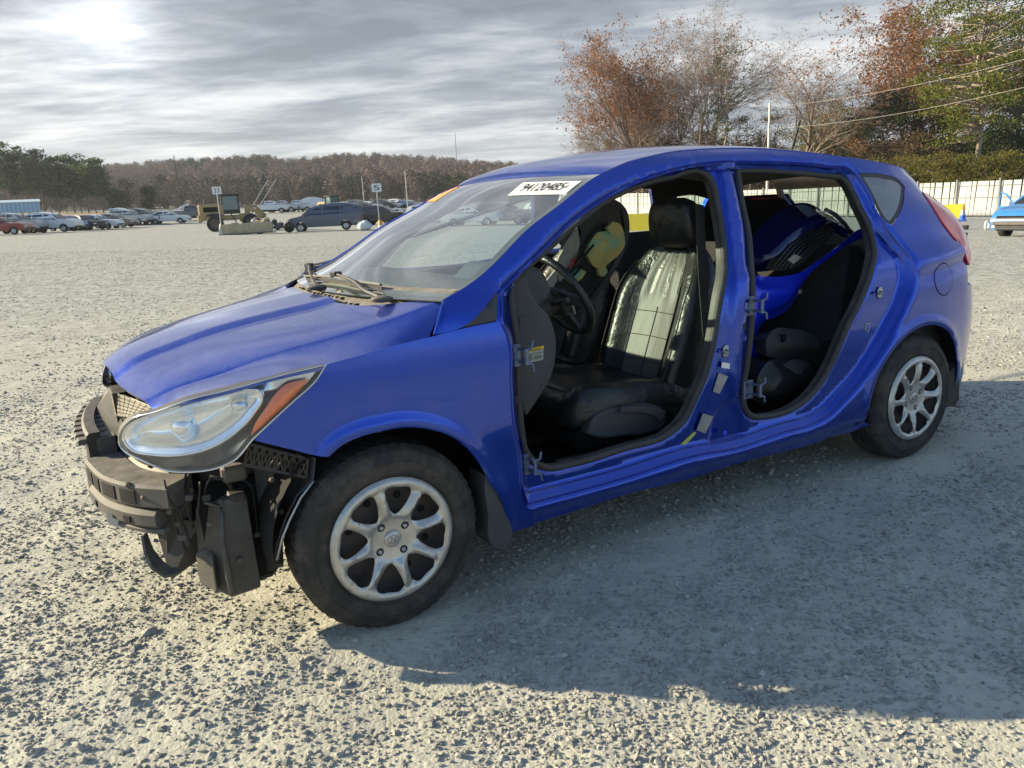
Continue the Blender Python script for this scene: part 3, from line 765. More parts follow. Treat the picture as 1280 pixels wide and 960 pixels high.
    ph = 1-2*np.abs(((8*th/(2*math.pi)+.5+.10*(r_-.07)/.1) % 1)-.5)*2            # +1 along the crest of each spoke
    rib = -.013*np.clip((ph-.2)/.8, 0, 1)*smooth01((r_-.07)/.02)*(1-smooth01((r_-.15)/.02))
    hub = .004*smooth01((.073-r_)/.005)
    hd_ = np.full(X.shape, 1.)
    for H in holes: hd_ = np.minimum(hd_, pdist(H, X, Z))
    edge = .005*(1-smooth01(hd_/.0045))
    y = dome+lip+rib+hub+edge+.006*smooth01((r_-.188)/.009)
    b = MB(); b.add([(cx+x, yo-.001+yy*sg, cz+z) for x, yy, z in zip(X, y, Z)], [tuple(int(q) for q in f) for f in F])
    o = b.build('wheel_cover', M['silver_cover'], t_, smooth=True, fixn=False)
    if sum(p.normal.y for p in o.data.polygons) > 0: o.data.flip_normals()
    solidify(o, .009, -1)
    for c in caps:
        b = MB(); p = (cx+c[0], yo, cz+c[1])
        b.lathe([(.0125, .012), (.0125, .020)], p, 'Y', 16); b.lathe([(.001, .002), (.0052, .002), (.0078, .006), (.0085, .02)], p, 'Y', 6); b.build('lug_nut', M['zinc'], t_)
    b = MB(); p = (cx, yo+.000, cz)
    b.lathe([(.001, .0005), (.018, .001), (.0255, .0035), (.0275, .0075)], p, 'Y', 32); cp = b.build('centre_cap', M['silver_cover'], t_, smooth=True)
    # badge: slanted letter form inside an oval ring
    b = MB(); a = rot-math.radians(102)
    def pt(u, v, d=-.0005): return (cx+u*math.cos(a)-v*math.sin(a), yo+d, cz+u*math.sin(a)+v*math.cos(a))
    b.tube([pt(.0185*math.cos(t), .0125*math.sin(t)) for t in np.linspace(0, 2*math.pi, 28, endpoint=False)], .0012, 5, True)
    b.tube([pt(-.010, -.008), pt(-.006, .0), pt(-.004, .009)], .0016, 5); b.tube([pt(.004, -.009), pt(.006, 0), pt(.010, .008)], .0016, 5); b.tube([pt(-.008, -.003), pt(0, 0), pt(.008, .003)], .0016, 5)
    b.build('badge', M['zinc'], t_, smooth=True)
    return t_
make_wheel(0, -1, math.radians(102), True)
make_wheel(2.57, -1, math.radians(102-13), False)
make_wheel(0, 1, 0, True); make_wheel(2.57, 1, 0, True)
# wheel housings, inner liners and axle bits
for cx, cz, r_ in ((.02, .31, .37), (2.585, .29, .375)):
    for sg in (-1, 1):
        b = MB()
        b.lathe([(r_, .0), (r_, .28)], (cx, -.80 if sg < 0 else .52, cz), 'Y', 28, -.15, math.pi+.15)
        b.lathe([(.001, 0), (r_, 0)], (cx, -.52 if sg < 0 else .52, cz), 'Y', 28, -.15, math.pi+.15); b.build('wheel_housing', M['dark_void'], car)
for nm_, pp, rr_ in (('axle', [(0, -.72, .29), (0, .72, .29)], .03), ('axle', [(2.57, -.72, .29), (2.57, .72, .29)], .04), ('exhaust_pipe', [(1.1, -.1, .2), (2.9, -.1, .2)], .03), ('front_strut', [(.0, -.62, .35), (.05, -.55, .80)], .06), ('rear_damper', [(2.5, -.6, .3), (2.45, -.55, .6)], .04)):
    b = MB(); b.tube(pp, rr_, 8); b.build(nm_, M['steel_dark'], car)
# near front liner, ahead of the tyre: moulded plastic that hangs where the bumper was
def on_x(px, py, y): return on_plane(px, py, 1, y)
b = MB()
Lr = []
for (p1, p2, y1, y2) in (((395, 572), (312, 560), -.80, -.62), ((392, 600), (318, 585), -.80, -.60), ((372, 620), (322, 612), -.79, -.60), ((357, 650), (327, 645), -.78, -.60), ((347, 680), (331, 680), -.77, -.60), ((345, 705), (336, 715), -.75, -.60)):
    a = on_x(*p1, y1); c = on_x(*p2, y2)
    Lr.append([tuple(a*(1-t)+c*t+np.array((.03*math.sin(math.pi*t), 0, 0))+np.array((0, -.015*math.exp(-((t-.45)/.12)**2), 0))) for t in np.linspace(0, 1, 12)])
b.grid(Lr); o = b.build('wing_liner', M['grey_plastic'], car, smooth=True); solidify(o, .004)
b = MB()
b.tube([tuple(on_x(*p, -.80)) for p in [(392, 601), (376, 622), (362, 650), (353, 672), (346, 700)]], .004, 6)
b.build('liner_edge', M['zinc'], car, smooth=True)
# lattice bracket under the wing
b = MB(); n = 8
def br(t, v):
    top = np.array(on_x(312, 556, -.78))*(1-t)+np.array(on_x(386, 575, -.80))*t; bot = np.array(on_x(306, 582, -.75))*(1-t)+np.array(on_x(384, 598, -.79))*t
    return tuple(top*(1-v)+bot*v+np.array((0, .01, 0)))
for v in (0, 1): b.tube([br(0, v), br(1, v)], .005, 5)
for i in range(n):
    t0, t1 = i/n, (i+1)/n; b.tube([br(t0, 0), br(t1, 1)], .003, 4); b.tube([br(t0, 1), br(t1, 0)], .003, 4); b.tube([br(t0, 0), br(t0, 1)], .003, 4)
b.tube([br(1, 0), br(1, 1)], .004, 4)
b.build('wing_bracket', M['black_plastic'], car)
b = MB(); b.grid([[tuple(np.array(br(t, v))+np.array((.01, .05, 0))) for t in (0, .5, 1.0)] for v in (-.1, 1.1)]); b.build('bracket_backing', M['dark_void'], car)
# mud flap behind the front wheel
mf = [(600, 590), (609, 600), (620, 622), (628, 640), (634, 660), (634, 668), (624, 680), (614, 683), (606, 672), (604, 640), (600, 612)]
mfp = catmull(np.array([on_x(*p, -.80)[[0, 2]] for p in mf]), .01)
b = MB(); b.prism([tuple(p) for p in mfp], lambda u, v: (u, -.835+.0, v), lambda u, v: (u, -.72, v)); o = b.build('mud_flap', M['grey_plastic'], car)
bevelmod(o, .006)
mr = [(1188, 470), (1198, 455), (1198, 473), (1192, 498), (1186, 506), (1180, 508), (1180, 490)]
mrp = np.array([hit(*p)[[0, 2]] for p in mr])
b = MB(); b.prism([tuple(p) for p in mrp], lambda u, v: (u, -.80, v), lambda u, v: (u, -.68, v)); b.build('mud_flap', M['black_plastic'], car)
# ------------------------------------------------------------------ head lamps
grained('shell_grey', (.20, .19, .17), .5, .2, 8, dust=.4)
M['chrome'] = mat('chrome', (.72, .74, .76), .09, 1.0)
M['lamp_body'] = mat('lamp_body', (.62, .63, .63), .14, .96)
grained('lamp_bowl', (.86, .88, .90), .16, .08, 9, metal=.85)
_m = mat('amber_lens', (.85, .16, .02), .15, 0, 1.0, .03, spec=.8); _m.node_tree.nodes['Principled BSDF'].inputs['Subsurface Weight'].default_value = .0
M['amber_lens'] = _m
glassmat('lamp_lens', (.97, .98, .99), .06, 1.1, .02, (.80, .78, .72))
LP = [(148, 557), (147.5, 546), (152, 535), (164, 523), (195, 514), (230, 500.8), (287, 486), (350, 468.3), (409.5, 454.5), (396, 476), (367, 503), (340, 528), (317, 550), (294, 576), (272, 586), (240, 591), (210, 589.5), (179, 577), (157, 566)]
LPo = tr2(LP, .008, 0, True, 35)
def lens_bulge(X, Z): return -.020*smooth01(pdist(LPo[::2], X, Z)/.07)
OV = tr2([(155, 551), (158, 534), (188, 518), (235, 504), (275, 493.5), (306, 486.5), (322, 486.5), (327, 495), (317, 516), (294, 540), (265, 558), (228, 568), (190, 568), (165, 562)], .008, .02, True, 60)
AMB = tr2([(387, 473.5), (357, 481), (345, 492), (333, 509), (319, 530), (313.5, 545), (330, 531), (352, 511), (370, 493)], .008, .008, True, 40)
def headlamp(side):
    hl = flank('headlamp', LPo, [], 'lamp_lens', .018, [], lens_bulge, car, side, .0)
    hl.name = 'headlamp'
    def sub(o): o.parent = hl; return o
    lp2 = offs(LPo, .004)
    sub(flank('lamp_housing', lp2, [OV], 'lamp_body', .02, [offs(OV, -.006), offs(OV, -.012), offs(OV, -.03)], lambda X, Z: .040-.022*np.exp(-(pdist(OV[::2], X, Z)/.018)**2)+.035*(1-smooth01(pdist(LPo[::2], X, Z)/.02))*0, car, side, .003))
    c = OV.mean(0)
    def bowl(X, Z): d = sdist(OV, X, Z); return .018+.075*smooth01(d/.055)
    sub(flank('reflector', OV, [], 'lamp_bowl', .008, [offs(OV, .006), offs(OV, .014)], bowl, car, side, .0))
    b = MB(); b.tube([(x, (YS(x, z)+.016)*(-side), z) for x, z in OV], .0042, 6, True); sub(b.build('bezel', M['chrome'], car, smooth=True))
    rim = offs(LPo, .002)
    b = MB(); b.tube([(x, (YS(x, z)+.001)*(-side), z) for x, z in rim], .0028, 6, True); sub(b.build('lamp_rim', M['lamp_body'], car, smooth=True))
    sub(flank('indicator', AMB, [], 'amber_lens', .01, [offs(AMB, .004)], lambda X, Z: .010-.012*smooth01(sdist(AMB, X, Z)/.012), car, side, .008))
    p = hit(302, 507, .05); b = MB(); b.lathe([(.001, -.012), (.012, -.010), (.022, .0), (.026, .02)], (p[0], p[1]*(-side), p[2]), 'Y', 20); sub(b.build('dipped_beam_bulb', M['chrome'], car, smooth=True))
    p = hit(232, 535, .065); b = MB(); b.lathe([(.001, -.004), (.02, .0), (.033, .012), (.036, .03)], (p[0], p[1]*(-side), p[2]), 'Y', 20); sub(b.build('main_beam_bowl', M['lamp_bowl'], car, smooth=True))
    # deep side walls of the housing
    b = MB(); b.grid([[(x, (YS(x, z)+d)*(-side), z) for x, z in np.vstack([rim, rim[:1]])] for d in (.002, .03, .05)]); sub(b.build('lamp_shell', M['grey_plastic'], car, smooth=True))
headlamp(-1); headlamp(1)
# ------------------------------------------------------------------ what the missing bumper leaves bare
def cat3(pts, st=.03): return catmull(np.array(pts, float), st, False, 60)
fr = cat3([(-.585, -.66), (-.66, -.58), (-.725, -.46), (-.765, -.28), (-.787, 0), (-.765, .28), (-.725, .46), (-.66, .58), (-.585, .66)], .007)
def bar(path, dx0, dx1, z0, z1, y0=-9, y1=9, ch=.008):
    P = [p for p in path if y0 <= p[1] <= y1]; vs = []; fs = []; P = np.array(P)
    T = np.gradient(P, axis=0); T /= np.linalg.norm(T, axis=1)[:, None]; Nn = np.stack([T[:, 1], -T[:, 0]], 1)   # inboard
    if Nn[len(P)//2][0] < 0: Nn = -Nn
    prof = [(dx0, z0+ch), (dx0, z1-ch), (dx0+ch, z1), (dx1, z1), (dx1, z0), (dx0+ch, z0)]
    for p, n_ in zip(P, Nn):
        for d, z in prof: vs.append((p[0]+n_[0]*d, p[1]+n_[1]*d, z))
    k = len(prof)
    for i in range(len(P)-1):
        for j in range(k): fs.append((i*k+j, i*k+(j+1) % k, (i+1)*k+(j+1) % k, (i+1)*k+j))
    fs += [tuple(range(k)), tuple(range(len(vs)-k, len(vs)))]
    return vs, fs
def barobj(name, mt, parent, *a, **k):
    b_ = MB(); b_.add(*bar(*a, **k)); return b_.build(name, M[mt], parent)
ab = barobj('bumper_absorber', 'dusty_plastic', car, fr, .0, .105, .475, .545, -.67, -.20)
barobj('absorber_step', 'dusty_plastic', ab, fr, -.006, .055, .415, .47, -.63, -.24, ch=.012)
barobj('absorber_flange', 'dusty_plastic', ab, fr, .004, .03, .398, .412, -.64, .6, ch=.003)
barobj('absorber_bar', 'dusty_plastic', ab, fr, .045, .10, .43, .60, -.20, .42)
barobj('absorber_bar', 'black_plastic', ab, fr, .02, .06, .43, .62, -.19, .40)
for i in range(8):
    y0 = -.185+i*.075
    o = barobj('rib', 'dusty_plastic', ab, fr, -.005, .085, .585, .603, y0, y0+.05, ch=.004)
barobj('absorber_end', 'dusty_plastic', ab, fr, .0, .09, .44, .60, .42, .66)
# pockets along the face of the absorber
for (y0, y1) in ((-.585, -.52), (-.50, -.42), (-.40, -.34), (-.32, -.25)):
    barobj('pocket', 'dark_void', ab, fr, -.003, .02, .487, .530, y0, y1, ch=.002)
for (y0, y1) in ((-.56, -.53), (-.36, -.33)): barobj('pocket', 'dark_void', ab, fr, -.010, .01, .43, .45, y0, y1, ch=.002)
b = MB(); b.hull([tuple(on_plane(*p, 1, y)) for p in ((132, 640), (153, 646), (156, 661), (136, 656)) for y in (-.475, -.455)]); b.build('number_bracket', M['zinc'], car)
# steel beam behind
o = barobj('bumper_beam', 'steel_dark', car, fr, .11, .15, .43, .55, -.60, .60)
# curved end bracket that hangs under the beam
b = MB(); pts = [on_plane(*p, 1, y) for p, y in (((180, 668), -.56), ((186, 690), -.57), ((196, 706), -.585), ((210, 716), -.60), ((224, 714), -.61))]
b.ribbon(pts, (.35, .9, .1), [.03, .05, .06, .05, .03], .008); b.build('lower_bracket', M['dusty_plastic'], car, smooth=False)
b = MB(); b.hull([(-.60, -.50, .20), (-.60, -.38, .20), (-.52, -.50, .24), (-.52, -.30, .24), (-.62, -.42, .38), (-.50, -.54, .38), (-.50, -.30, .40)]); b.build('fog_lamp_duct', M['black_plastic'], car)
# washer tank with its ribs and filler bracket
PL = lambda px, py, y: tuple(on_plane(px, py, 1, y))
b = MB(); TP = [PL(276, 628, -.67), PL(308, 617, -.66), PL(290, 748, -.67), PL(327, 735, -.66), PL(243, 634, -.52), PL(249, 731, -.55), (-.36, -.45, .47), (-.36, -.45, .15)]
b.hull(TP); tk = b.build('washer_tank', M['dusty_plastic'], car); bevelmod(tk, .010, 3)
b = MB(); b.hull([PL(243, 690, -.565), PL(266, 700, -.655), PL(249, 731, -.57), PL(272, 742, -.66), PL(262, 683, -.60), PL(252, 686, -.58), (-.46, -.58, .2), (-.46, -.58, .3)]); o = b.build('tank_bulge', M['dusty_plastic'], tk); bevelmod(o, .008, 2)
b = MB(); b.tube([PL(277, 640, -.683), PL(279, 680, -.683), PL(285, 715, -.685), PL(290, 744, -.68)], [.006, .007, .010, .006], 8); b.build('tank_rib', M['dusty_plastic'], tk, smooth=True)
b = MB(); b.box(PL(295, 620, -.64), (.05, .05, .03), bev=.006); b.build('tank_cap', M['black_plastic'], tk)
b = MB(); P = np.array(PL(270, 634, -.66)); b.box(P+[-.01, 0, .012], (.045, .02, .006), Matrix.Rotation(.5, 3, 'Y')); b.box(P+[.018, 0, -.004], (.012, .018, .05), Matrix.Rotation(-.3, 3, 'Y')); b.lathe([(.005, 0), (.010, 0), (.010, .012)], P+[.012, -.014, .0], 'Y', 12)
o = b.build('tank_bracket', M['dusty_plastic'], tk)
# core: radiator, its frame, fan shroud and dark engine mass
b = MB(); b.box((-.585, -.03, .46), (.035, .86, .36), bev=.01); rd = b.build('radiator', M['steel_dark'], car)
b = MB()
for i in range(16): b.box((-.606, -.03, .30+i*.021), (.008, .84, .006))
b.build('radiator_fins', M['black_plastic'], rd); bpy.data.objects['radiator_fins']['kind'] = 'stuff'
b = MB(); b.hull([(-.60, -.42, .28), (-.60, -.48, .28), (-.56, -.42, .62), (-.56, -.50, .62), (-.52, -.42, .28), (-.50, -.50, .62), (-.52, -.49, .28), (-.49, -.42, .62)]); b.build('core_upright', M['black_plastic'], car)
b = MB(); b.hull([(-.66, -.16, .55), (-.66, -.10, .55), (-.665, -.20, .74), (-.665, -.06, .74), (-.60, -.16, .55), (-.60, -.10, .55), (-.60, -.20, .74), (-.60, -.06, .74)]); b.build('latch_stay', M['black_plastic'], car)
b = MB(); b.hull([PL(190, 590, -.45), PL(225, 598, -.50), PL(222, 570, -.47), PL(175, 570, -.40), (-.45, -.3, .58), (-.45, -.3, .50), (-.5, -.55, .60)]); b.build('lamp_support', M['black_plastic'], car)
# engine bay: block, battery box and hoses in shadow
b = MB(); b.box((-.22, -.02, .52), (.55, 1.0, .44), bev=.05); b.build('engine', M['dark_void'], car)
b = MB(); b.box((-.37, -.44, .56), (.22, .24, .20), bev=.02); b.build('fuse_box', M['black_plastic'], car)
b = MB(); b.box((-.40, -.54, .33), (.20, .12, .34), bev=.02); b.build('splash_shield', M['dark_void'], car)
for k, (a, c, d_) in enumerate((((222, 600), (218, 650), (232, 688)), ((232, 592), (226, 640), (238, 680)), ((238, 585), (234, 630), (244, 665)))):
    b = MB(); b.tube([tuple(v) for v in catmull(np.array([PL(*a, -.60), PL(*c, -.62), PL(*d_, -.60)]), .01, False, 80)], .0045, 6); b.build('cable', M['rubber'], car, smooth=True)
b = MB(); P = np.array(PL(227, 603, -.56)); b.box(P, (.035, .02, .03), Matrix.Rotation(.6, 3, 'Y'), .004); b.tube([P+[0, -.01, -.005], P+[0, -.02, -.005]], .008, 10); b.build('lamp_bolt_tab', M['zinc'], car)
b = MB(); b.box(PL(292, 590, -.63), (.07, .05, .05), bev=.008); b.build('bulb_cover', M['dusty_plastic'], car)
b = MB(); b.tube([PL(262, 596, -.64), PL(284, 600, -.645), PL(290, 612, -.645)], .006, 6); b.build('bulb_lead', M['rubber'], car, smooth=True)
# dusty lattice cover over the radiator top
b = MB(); A0, A1, A2, A3 = [np.array(v) for v in (PL(137, 487, -.14), PL(199, 512, -.50), PL(174, 523, -.46), PL(144, 520, -.16))]
def lat(u, v): return tuple((A0*(1-u)+A1*u)*(1-v)+(A3*(1-u)+A2*u)*v)
b.grid([[tuple(np.array(lat(u, v))+np.array((.012, 0, -.010))) for u in np.linspace(-.05, 1.1, 4)] for v in np.linspace(-.05, 1.1, 3)]); lt = b.build('radiator_cover', M['black_plastic'], car)
grained('dusty_tile', (.24, .215, .17), .8, .2, 30, bump=.3)
n_u, n_v = 9, 6
b = MB(); b.box((0, 0, 0), (1, 1, 1))
for i in range(n_u):
    for j in range(n_v):
        q = [lat((i+a)/n_u, (j+c)/n_v) for a, c in ((.08, .1), (.92, .1), (.92, .9), (.08, .9))]
        b = MB(); b.add(q+[tuple(np.array(p)+np.array((.01, 0, -.008))) for p in q], [(0, 1, 2, 3), (0, 4, 5, 1), (1, 5, 6, 2), (2, 6, 7, 3), (3, 7, 4, 0)]); b.build('cover_cell', M['dusty_tile'], lt)
for k, (px, py, yy) in enumerate(((212, 640, -.64), (222, 655, -.63), (238, 612, -.6), (262, 655, -.69), (300, 700, -.675), (180, 622, -.60), (160, 606, -.56), (340, 600, -.72), (352, 640, -.73))):
    b = MB(); b.lathe([(.001, -.006), (.007, -.005), (.009, .0), (.009, .004)], PL(px, py, yy), 'Y', 6); b.build('bolt_head', M['rust_steel'], car)
for k, pts in enumerate((((205, 600), (214, 628), (226, 640), (236, 622)), ((250, 602), (247, 640), (240, 668), (228, 672)), ((262, 600), (256, 612), (258, 622)), ((300, 598), (312, 606), (318, 630), (322, 668)))):
    b = MB(); b.tube([tuple(v) for v in catmull(np.array([PL(*a, -.655+.01*k) for a in pts]), .01, False, 80)], .003, 5); b.build('cable', M[('rubber', 'red_lens', 'rubber', 'rubber')[k]] if k != 1 else M['black_plastic'], car, smooth=True)
    b = MB(); b.box(PL(*pts[-1], -.655+.01*k), (.022, .016, .016), bev=.003); b.build('connector', M['dusty_plastic'], car)
# black stay between lattice and absorber
b = MB(); b.hull([PL(133, 489, -.02), PL(121, 508, -.02), PL(128, 525, -.05), PL(143, 520, -.05), PL(137, 487, -.1), PL(150, 560, -.2), PL(165, 575, -.25), PL(160, 545, -.25)]); b.build('grille_stay', M['black_plastic'], car)
# ------------------------------------------------------------------ cowl, wipers, stickers on the glass
def prj(p):
    d = np.asarray(p)-CAM; z = d@_F; return np.stack([640+FPX*(d@_R)/z, 480-FPX*(d@_U)/z], -1)
_SV, _SS = np.meshgrid(np.linspace(0, 1, 90), np.linspace(-1, 1, 160), indexing='ij')
_SP = np.array([[screen_pt(v, s) for s in _SS[0]] for v in _SV[:, 0]]); _SQ = prj(_SP)
def on_screen(px, py, lift=0.0):
    D = np.hypot(_SQ[..., 0]-px, _SQ[..., 1]-py); i, j = np.unravel_index(int(np.argmin(D)), D.shape)
    i = min(max(i, 1), 88); j = min(max(j, 1), 158)
    J = np.stack([_SQ[i+1, j]-_SQ[i-1, j], _SQ[i, j+1]-_SQ[i, j-1]], 1)/2
    a, c = np.linalg.solve(J, np.array([px, py])-_SQ[i, j]); v = _SV[i, j]+a/89; s = _SS[i, j]+c*2/159
    return v, s
def sp(v, s, lift=0.0):
    p = screen_pt(v, s); du = screen_pt(v, s+.01)-screen_pt(v, s-.01); dv = screen_pt(v+.01, s)-screen_pt(v-.01, s) if .01 < v < .99 else screen_pt(.5, s)-screen_pt(.48, s)
    n_ = du.cross(dv).normalized(); n_ = n_ if n_.z > 0 else -n_
    return p+n_*lift

cw = []
k0 = 10
RE = bonnet_rear; yr = np.array([p[1] for p in RE]); xr_ = np.array([p[0] for p in RE]); zr = np.array([p[2] for p in RE])
for s in np.linspace(-.985, .985, 45):
    g1 = screen_pt(.05, s); y = g1[1]; x0 = float(np.interp(y*.98, yr, xr_)); z0 = float(np.interp(y*.98, yr, zr))
    cw.append([(x0-.02, y*.98, z0-.030), (x0+.015, y*.98, z0-.022), (lerp(x0, g1[0], .45), y, z0-.006+.004*math.sin(s*40)), (g1[0]-.012, y, g1[2]-.006), (g1[0]+.03, y, g1[2]+.012)])
b = MB(); b.grid(cw); cwl = b.build('scuttle_panel', M['dusty_plastic'], car, smooth=True)
b = MB()
for s in np.linspace(-.5, .35, 18):
    g1 = screen_pt(.05, s); y = g1[1]; x0 = float(np.interp(y, yr, xr_)); z0 = float(np.interp(y, yr, zr))
    b.box((x0+.055, y, z0-.006), (.05, .008, .006))
b.build('scuttle_slats', M['black_plastic'], cwl); bpy.data.objects['scuttle_slats']['kind'] = 'stuff'
def SC(px, py, lift=0.0): return np.array(sp(*on_screen(px, py), lift))
def above(px, py, z): return np.array(on_plane(px, py, 2, z))
# near wiper: blade, arm, pivot boot
def wiper(blade, arm, boot, lft=.016):
    P = [SC(*q, .008) for q in blade]; Q = [SC(*q, .022) for q in blade]
    b = MB(); b.ribbon([tuple(p) for p in catmull(np.array(P), .03, False, 80)], (0, 0, 1), .011, .004); bl = b.build('wiper_blade', M['rubber'], car)
    b = MB(); b.ribbon([tuple(p) for p in catmull(np.array(Q), .03, False, 80)], (.4, 0, 1), .006, .012); b.build('wiper_frame', M['dusty_plastic'], bl)
    A = [SC(*q, l) for q, l in arm]
    b = MB(); b.tube([tuple(p) for p in catmull(np.array(A), .03, False, 80)], .0065, 8); b.build('wiper_arm', M['black_plastic'], bl, smooth=True)
    c = A[-1]; b = MB(); b.blob(tuple(c+np.array((0, 0, -.004))), (.038, .020, .012), 2, 0, Matrix.Rotation(-.5, 3, 'Z')); b.build('pivot_boot', M['dusty_plastic'], bl, smooth=True)
    m_ = A[0]; b = MB(); b.box(tuple(m_), (.04, .03, .02), Matrix.Rotation(.5, 3, 'Z'), .004); b.build('blade_clip', M['black_plastic'], bl)
wiper([(384, 351.5), (405, 352), (430, 355), (455, 360), (479, 363.5)], [((424, 352), .03), ((445, 361), .03), ((462, 372), .026), ((480, 378), .018)], None)
wiper([(384, 348), (388, 339), (393, 333), (399, 326)], [((389, 338), .026), ((392, 352), .022), ((398, 362), .015)], None)
M['paper'] = mat('paper', (.80, .80, .77), .6)
M['ink'] = mat('ink', (.02, .02, .022), .6)
M['orange_paper'] = mat('orange_paper', (.95, .32, .10), .6)
M['label_yellow'] = mat('label_yellow', (.75, .47, .02), .5)
M['label_grey'] = mat('label_grey', (.30, .32, .28), .5)
def quadmap(cs):
    """corners in (v,s) of the glass: lower left, lower right, upper right, upper left"""
    c = [np.array(q) for q in cs]
    def f(u, w, lift): a = (c[0]*(1-u)+c[1]*u)*(1-w)+(c[3]*(1-u)+c[2]*u)*w; return tuple(sp(a[0], a[1], lift))
    return f
def text_mesh(txt, sx=1.0):
    cu = bpy.data.curves.new('t', 'FONT'); cu.body = txt; cu.size = 1; cu.resolution_u = 3; o = bpy.data.objects.new('t', cu); COL.objects.link(o)
    bpy.context.view_layer.update(); me = bpy.data.meshes.new_from_object(o.evaluated_get(bpy.context.evaluated_depsgraph_get()))
    V = np.array([v.co[:2] for v in me.vertices]); F = [tuple(p.vertices) for p in me.polygons]
    bpy.data.objects.remove(o); bpy.data.meshes.remove(me)
    V = (V-V.min(0))/(V.max(0)-V.min(0)); return V, F
def decal_text(name, txt, f, box, mt, parent, lift, bold=0):
    V, F = text_mesh(txt); u0, w0, u1, w1 = box
    b_ = MB()
    for dx in ([0] if not bold else [-bold, bold]):
        b_.add([f(u0+(u1-u0)*p[0]+dx, w0+(w1-w0)*p[1], lift) for p in V], F)
    return b_.build(name, M[mt], parent, fixn=False)
def sticker(name, corners, mt, lift=.002):
    f = quadmap([on_screen(*c) for c in corners]); b_ = MB(); b_.grid([[f(u, w_, lift) for u in np.linspace(0, 1, 9)] for w_ in np.linspace(0, 1, 5)])
    o = b_.build(name, M[mt], car, smooth=True); return o, f
st, f = sticker('lot_sticker', [(635, 245), (706, 243.3), (727, 226.9), (654, 228.9)], 'paper')
decal_text('lot_number', '94120485', f, (.13, .26, .86, .86), 'ink', st, .0035, .0025)
decal_text('lot_suffix', 'E', f, (.88, .42, .93, .66), 'ink', st, .0035)
decal_text('small_print', 'LOT', f, (.05, .08, .10, .17), 'ink', st, .0035); decal_text('small_print', '12 05', f, (.55, .05, .66, .14), 'ink', st, .0035)
st2, f = sticker('yard_mark', [(527, 253.5), (543, 252.5), (575, 233.5), (560, 234.8)], 'orange_paper')
decal_text('mark_text', 'V5', f, (.2, .28, .8, .72), 'paper', st2, .0035, .02)
# ------------------------------------------------------------------ hinges, strikers, labels on the bare door openings
M['hinge'] = mat('hinge', (.12, .16, .25), .4, .6, .3)
def JP(px, py, out=0.0, off=JD): p = np.array(hit(px, py, off)); p[1] -= out; return p
def hinge(px, py, w_=7, h_=20):
    b_ = MB(); c = JP(px, py, .012)
    b_.box(c+[-.012, .004, 0], (.05, .008, .075), bev=.003)
    for sz in (-1, 1):
        b_.box(c+[.010, -.018, .020*sz], (.012, .045, .010), bev=.002)
        b_.tube([c+[.012, -.036, .020*sz], c+[.030, -.040, .028*sz], c+[.034, -.040, .050*sz]], [.006, .005, .004], 8)
    b_.tube([c+[.012, -.036, -.026], c+[.012, -.036, .026]], .007, 10)
    for sz in (-1, 1): b_.tube([c+[-.018, -.002, .022*sz], c+[-.018, -.008, .022*sz]], .008, 6)
    o = b_.build('hinge', M['hinge'], sf); o.name = 'hinge'; return o
hinge(645, 444); hinge(656, 580); hinge(938, 382); hinge(936, 486)
def striker(px, py):
    c = JP(px, py, .004); b_ = MB(); b_.blob(c, (.020, .004, .028), 2, 0, None, .8); b_.tube([c+[0, -.002, .006], c+[-.02, -.03, .006], c+[-.03, -.03, .002], c+[-.03, -.003, 0]], .004, 6)
    b_.build('striker', M['zinc'], sf, smooth=True)
striker(907, 439); striker(1099, 366)
def jlabel(name, q, mt, out=.003, off=JD):
    P = [JP(*p, out, off) for p in q]; b_ = MB(); b_.add([tuple(p) for p in P]+[tuple(p+np.array((0, .002, 0))) for p in P], [(0, 1, 2, 3), (0, 4, 5, 1), (1, 5, 6, 2), (2, 6, 7, 3), (3, 7, 4, 0)]); return b_.build(name, M[mt], sf)
jlabel('tyre_label', [(900, 452), (913, 454), (912, 461), (899, 459)], 'paper', .012)
jlabel('latch_plate', [(897, 466), (909, 470), (898, 492), (890, 489)], 'zinc', .006)
jlabel('wiring_cap', [(876, 516), (889, 520), (879, 541), (868, 537)], 'zinc', .012)
M['strap'] = mat('strap', (.42, .45, .12), .6)
jlabel('strap_end', [(867, 539), (870, 541), (856, 556), (850, 555)], 'strap', .004)
jlabel('service_label', [(1080.5, 412), (1082.5, 404), (1088, 403.5), (1085, 416)], 'label_grey', .002); 
jlabel('service_label_face', [(1082, 411.5), (1083.5, 405.5), (1086.5, 405), (1084, 414.5)], 'blue_jamb', .0035)
# rubber plugs in the pillar
for q in ((929, 408), (645, 500), (905, 542)):
    c = JP(*q, .004, JD-.01); b = MB(); b.blob(c, (.010, .004, .014), 2, 0, None, .8); b.build('plug', M['rubber'] if q[0] != 655 and q[0] != 905 else M['blue_jamb'], sf, smooth=True)
# weatherstrips round both openings
for H_ in (HOLE_F, HOLE_R):
    P = catmull(np.array([(x, float(YS(x, z))+JD+.004, z) for x, z in offs(H_, .006)[::2]]), .02)
    b = MB(); b.tube([tuple(p) for p in P], .0135, 8, True, (0, 1, 0)); b.build('door_seal', M['seal'], sf, smooth=True)
    Q = np.array([(x, float(YS(x, z))+JD+.006, z) for x, z in offs(H_, .012)[::2]])
    P2 = np.array([(x, float(YS(x, z))+JD+.042, z) for x, z in offs(H_, .012)[::2]])
    b = MB(); G_ = [list(map(tuple, Q))+[tuple(Q[0])], list(map(tuple, P2))+[tuple(P2[0])]]; b.grid(G_); b.build('opening_trim', M['black_plastic'], sf, smooth=True)
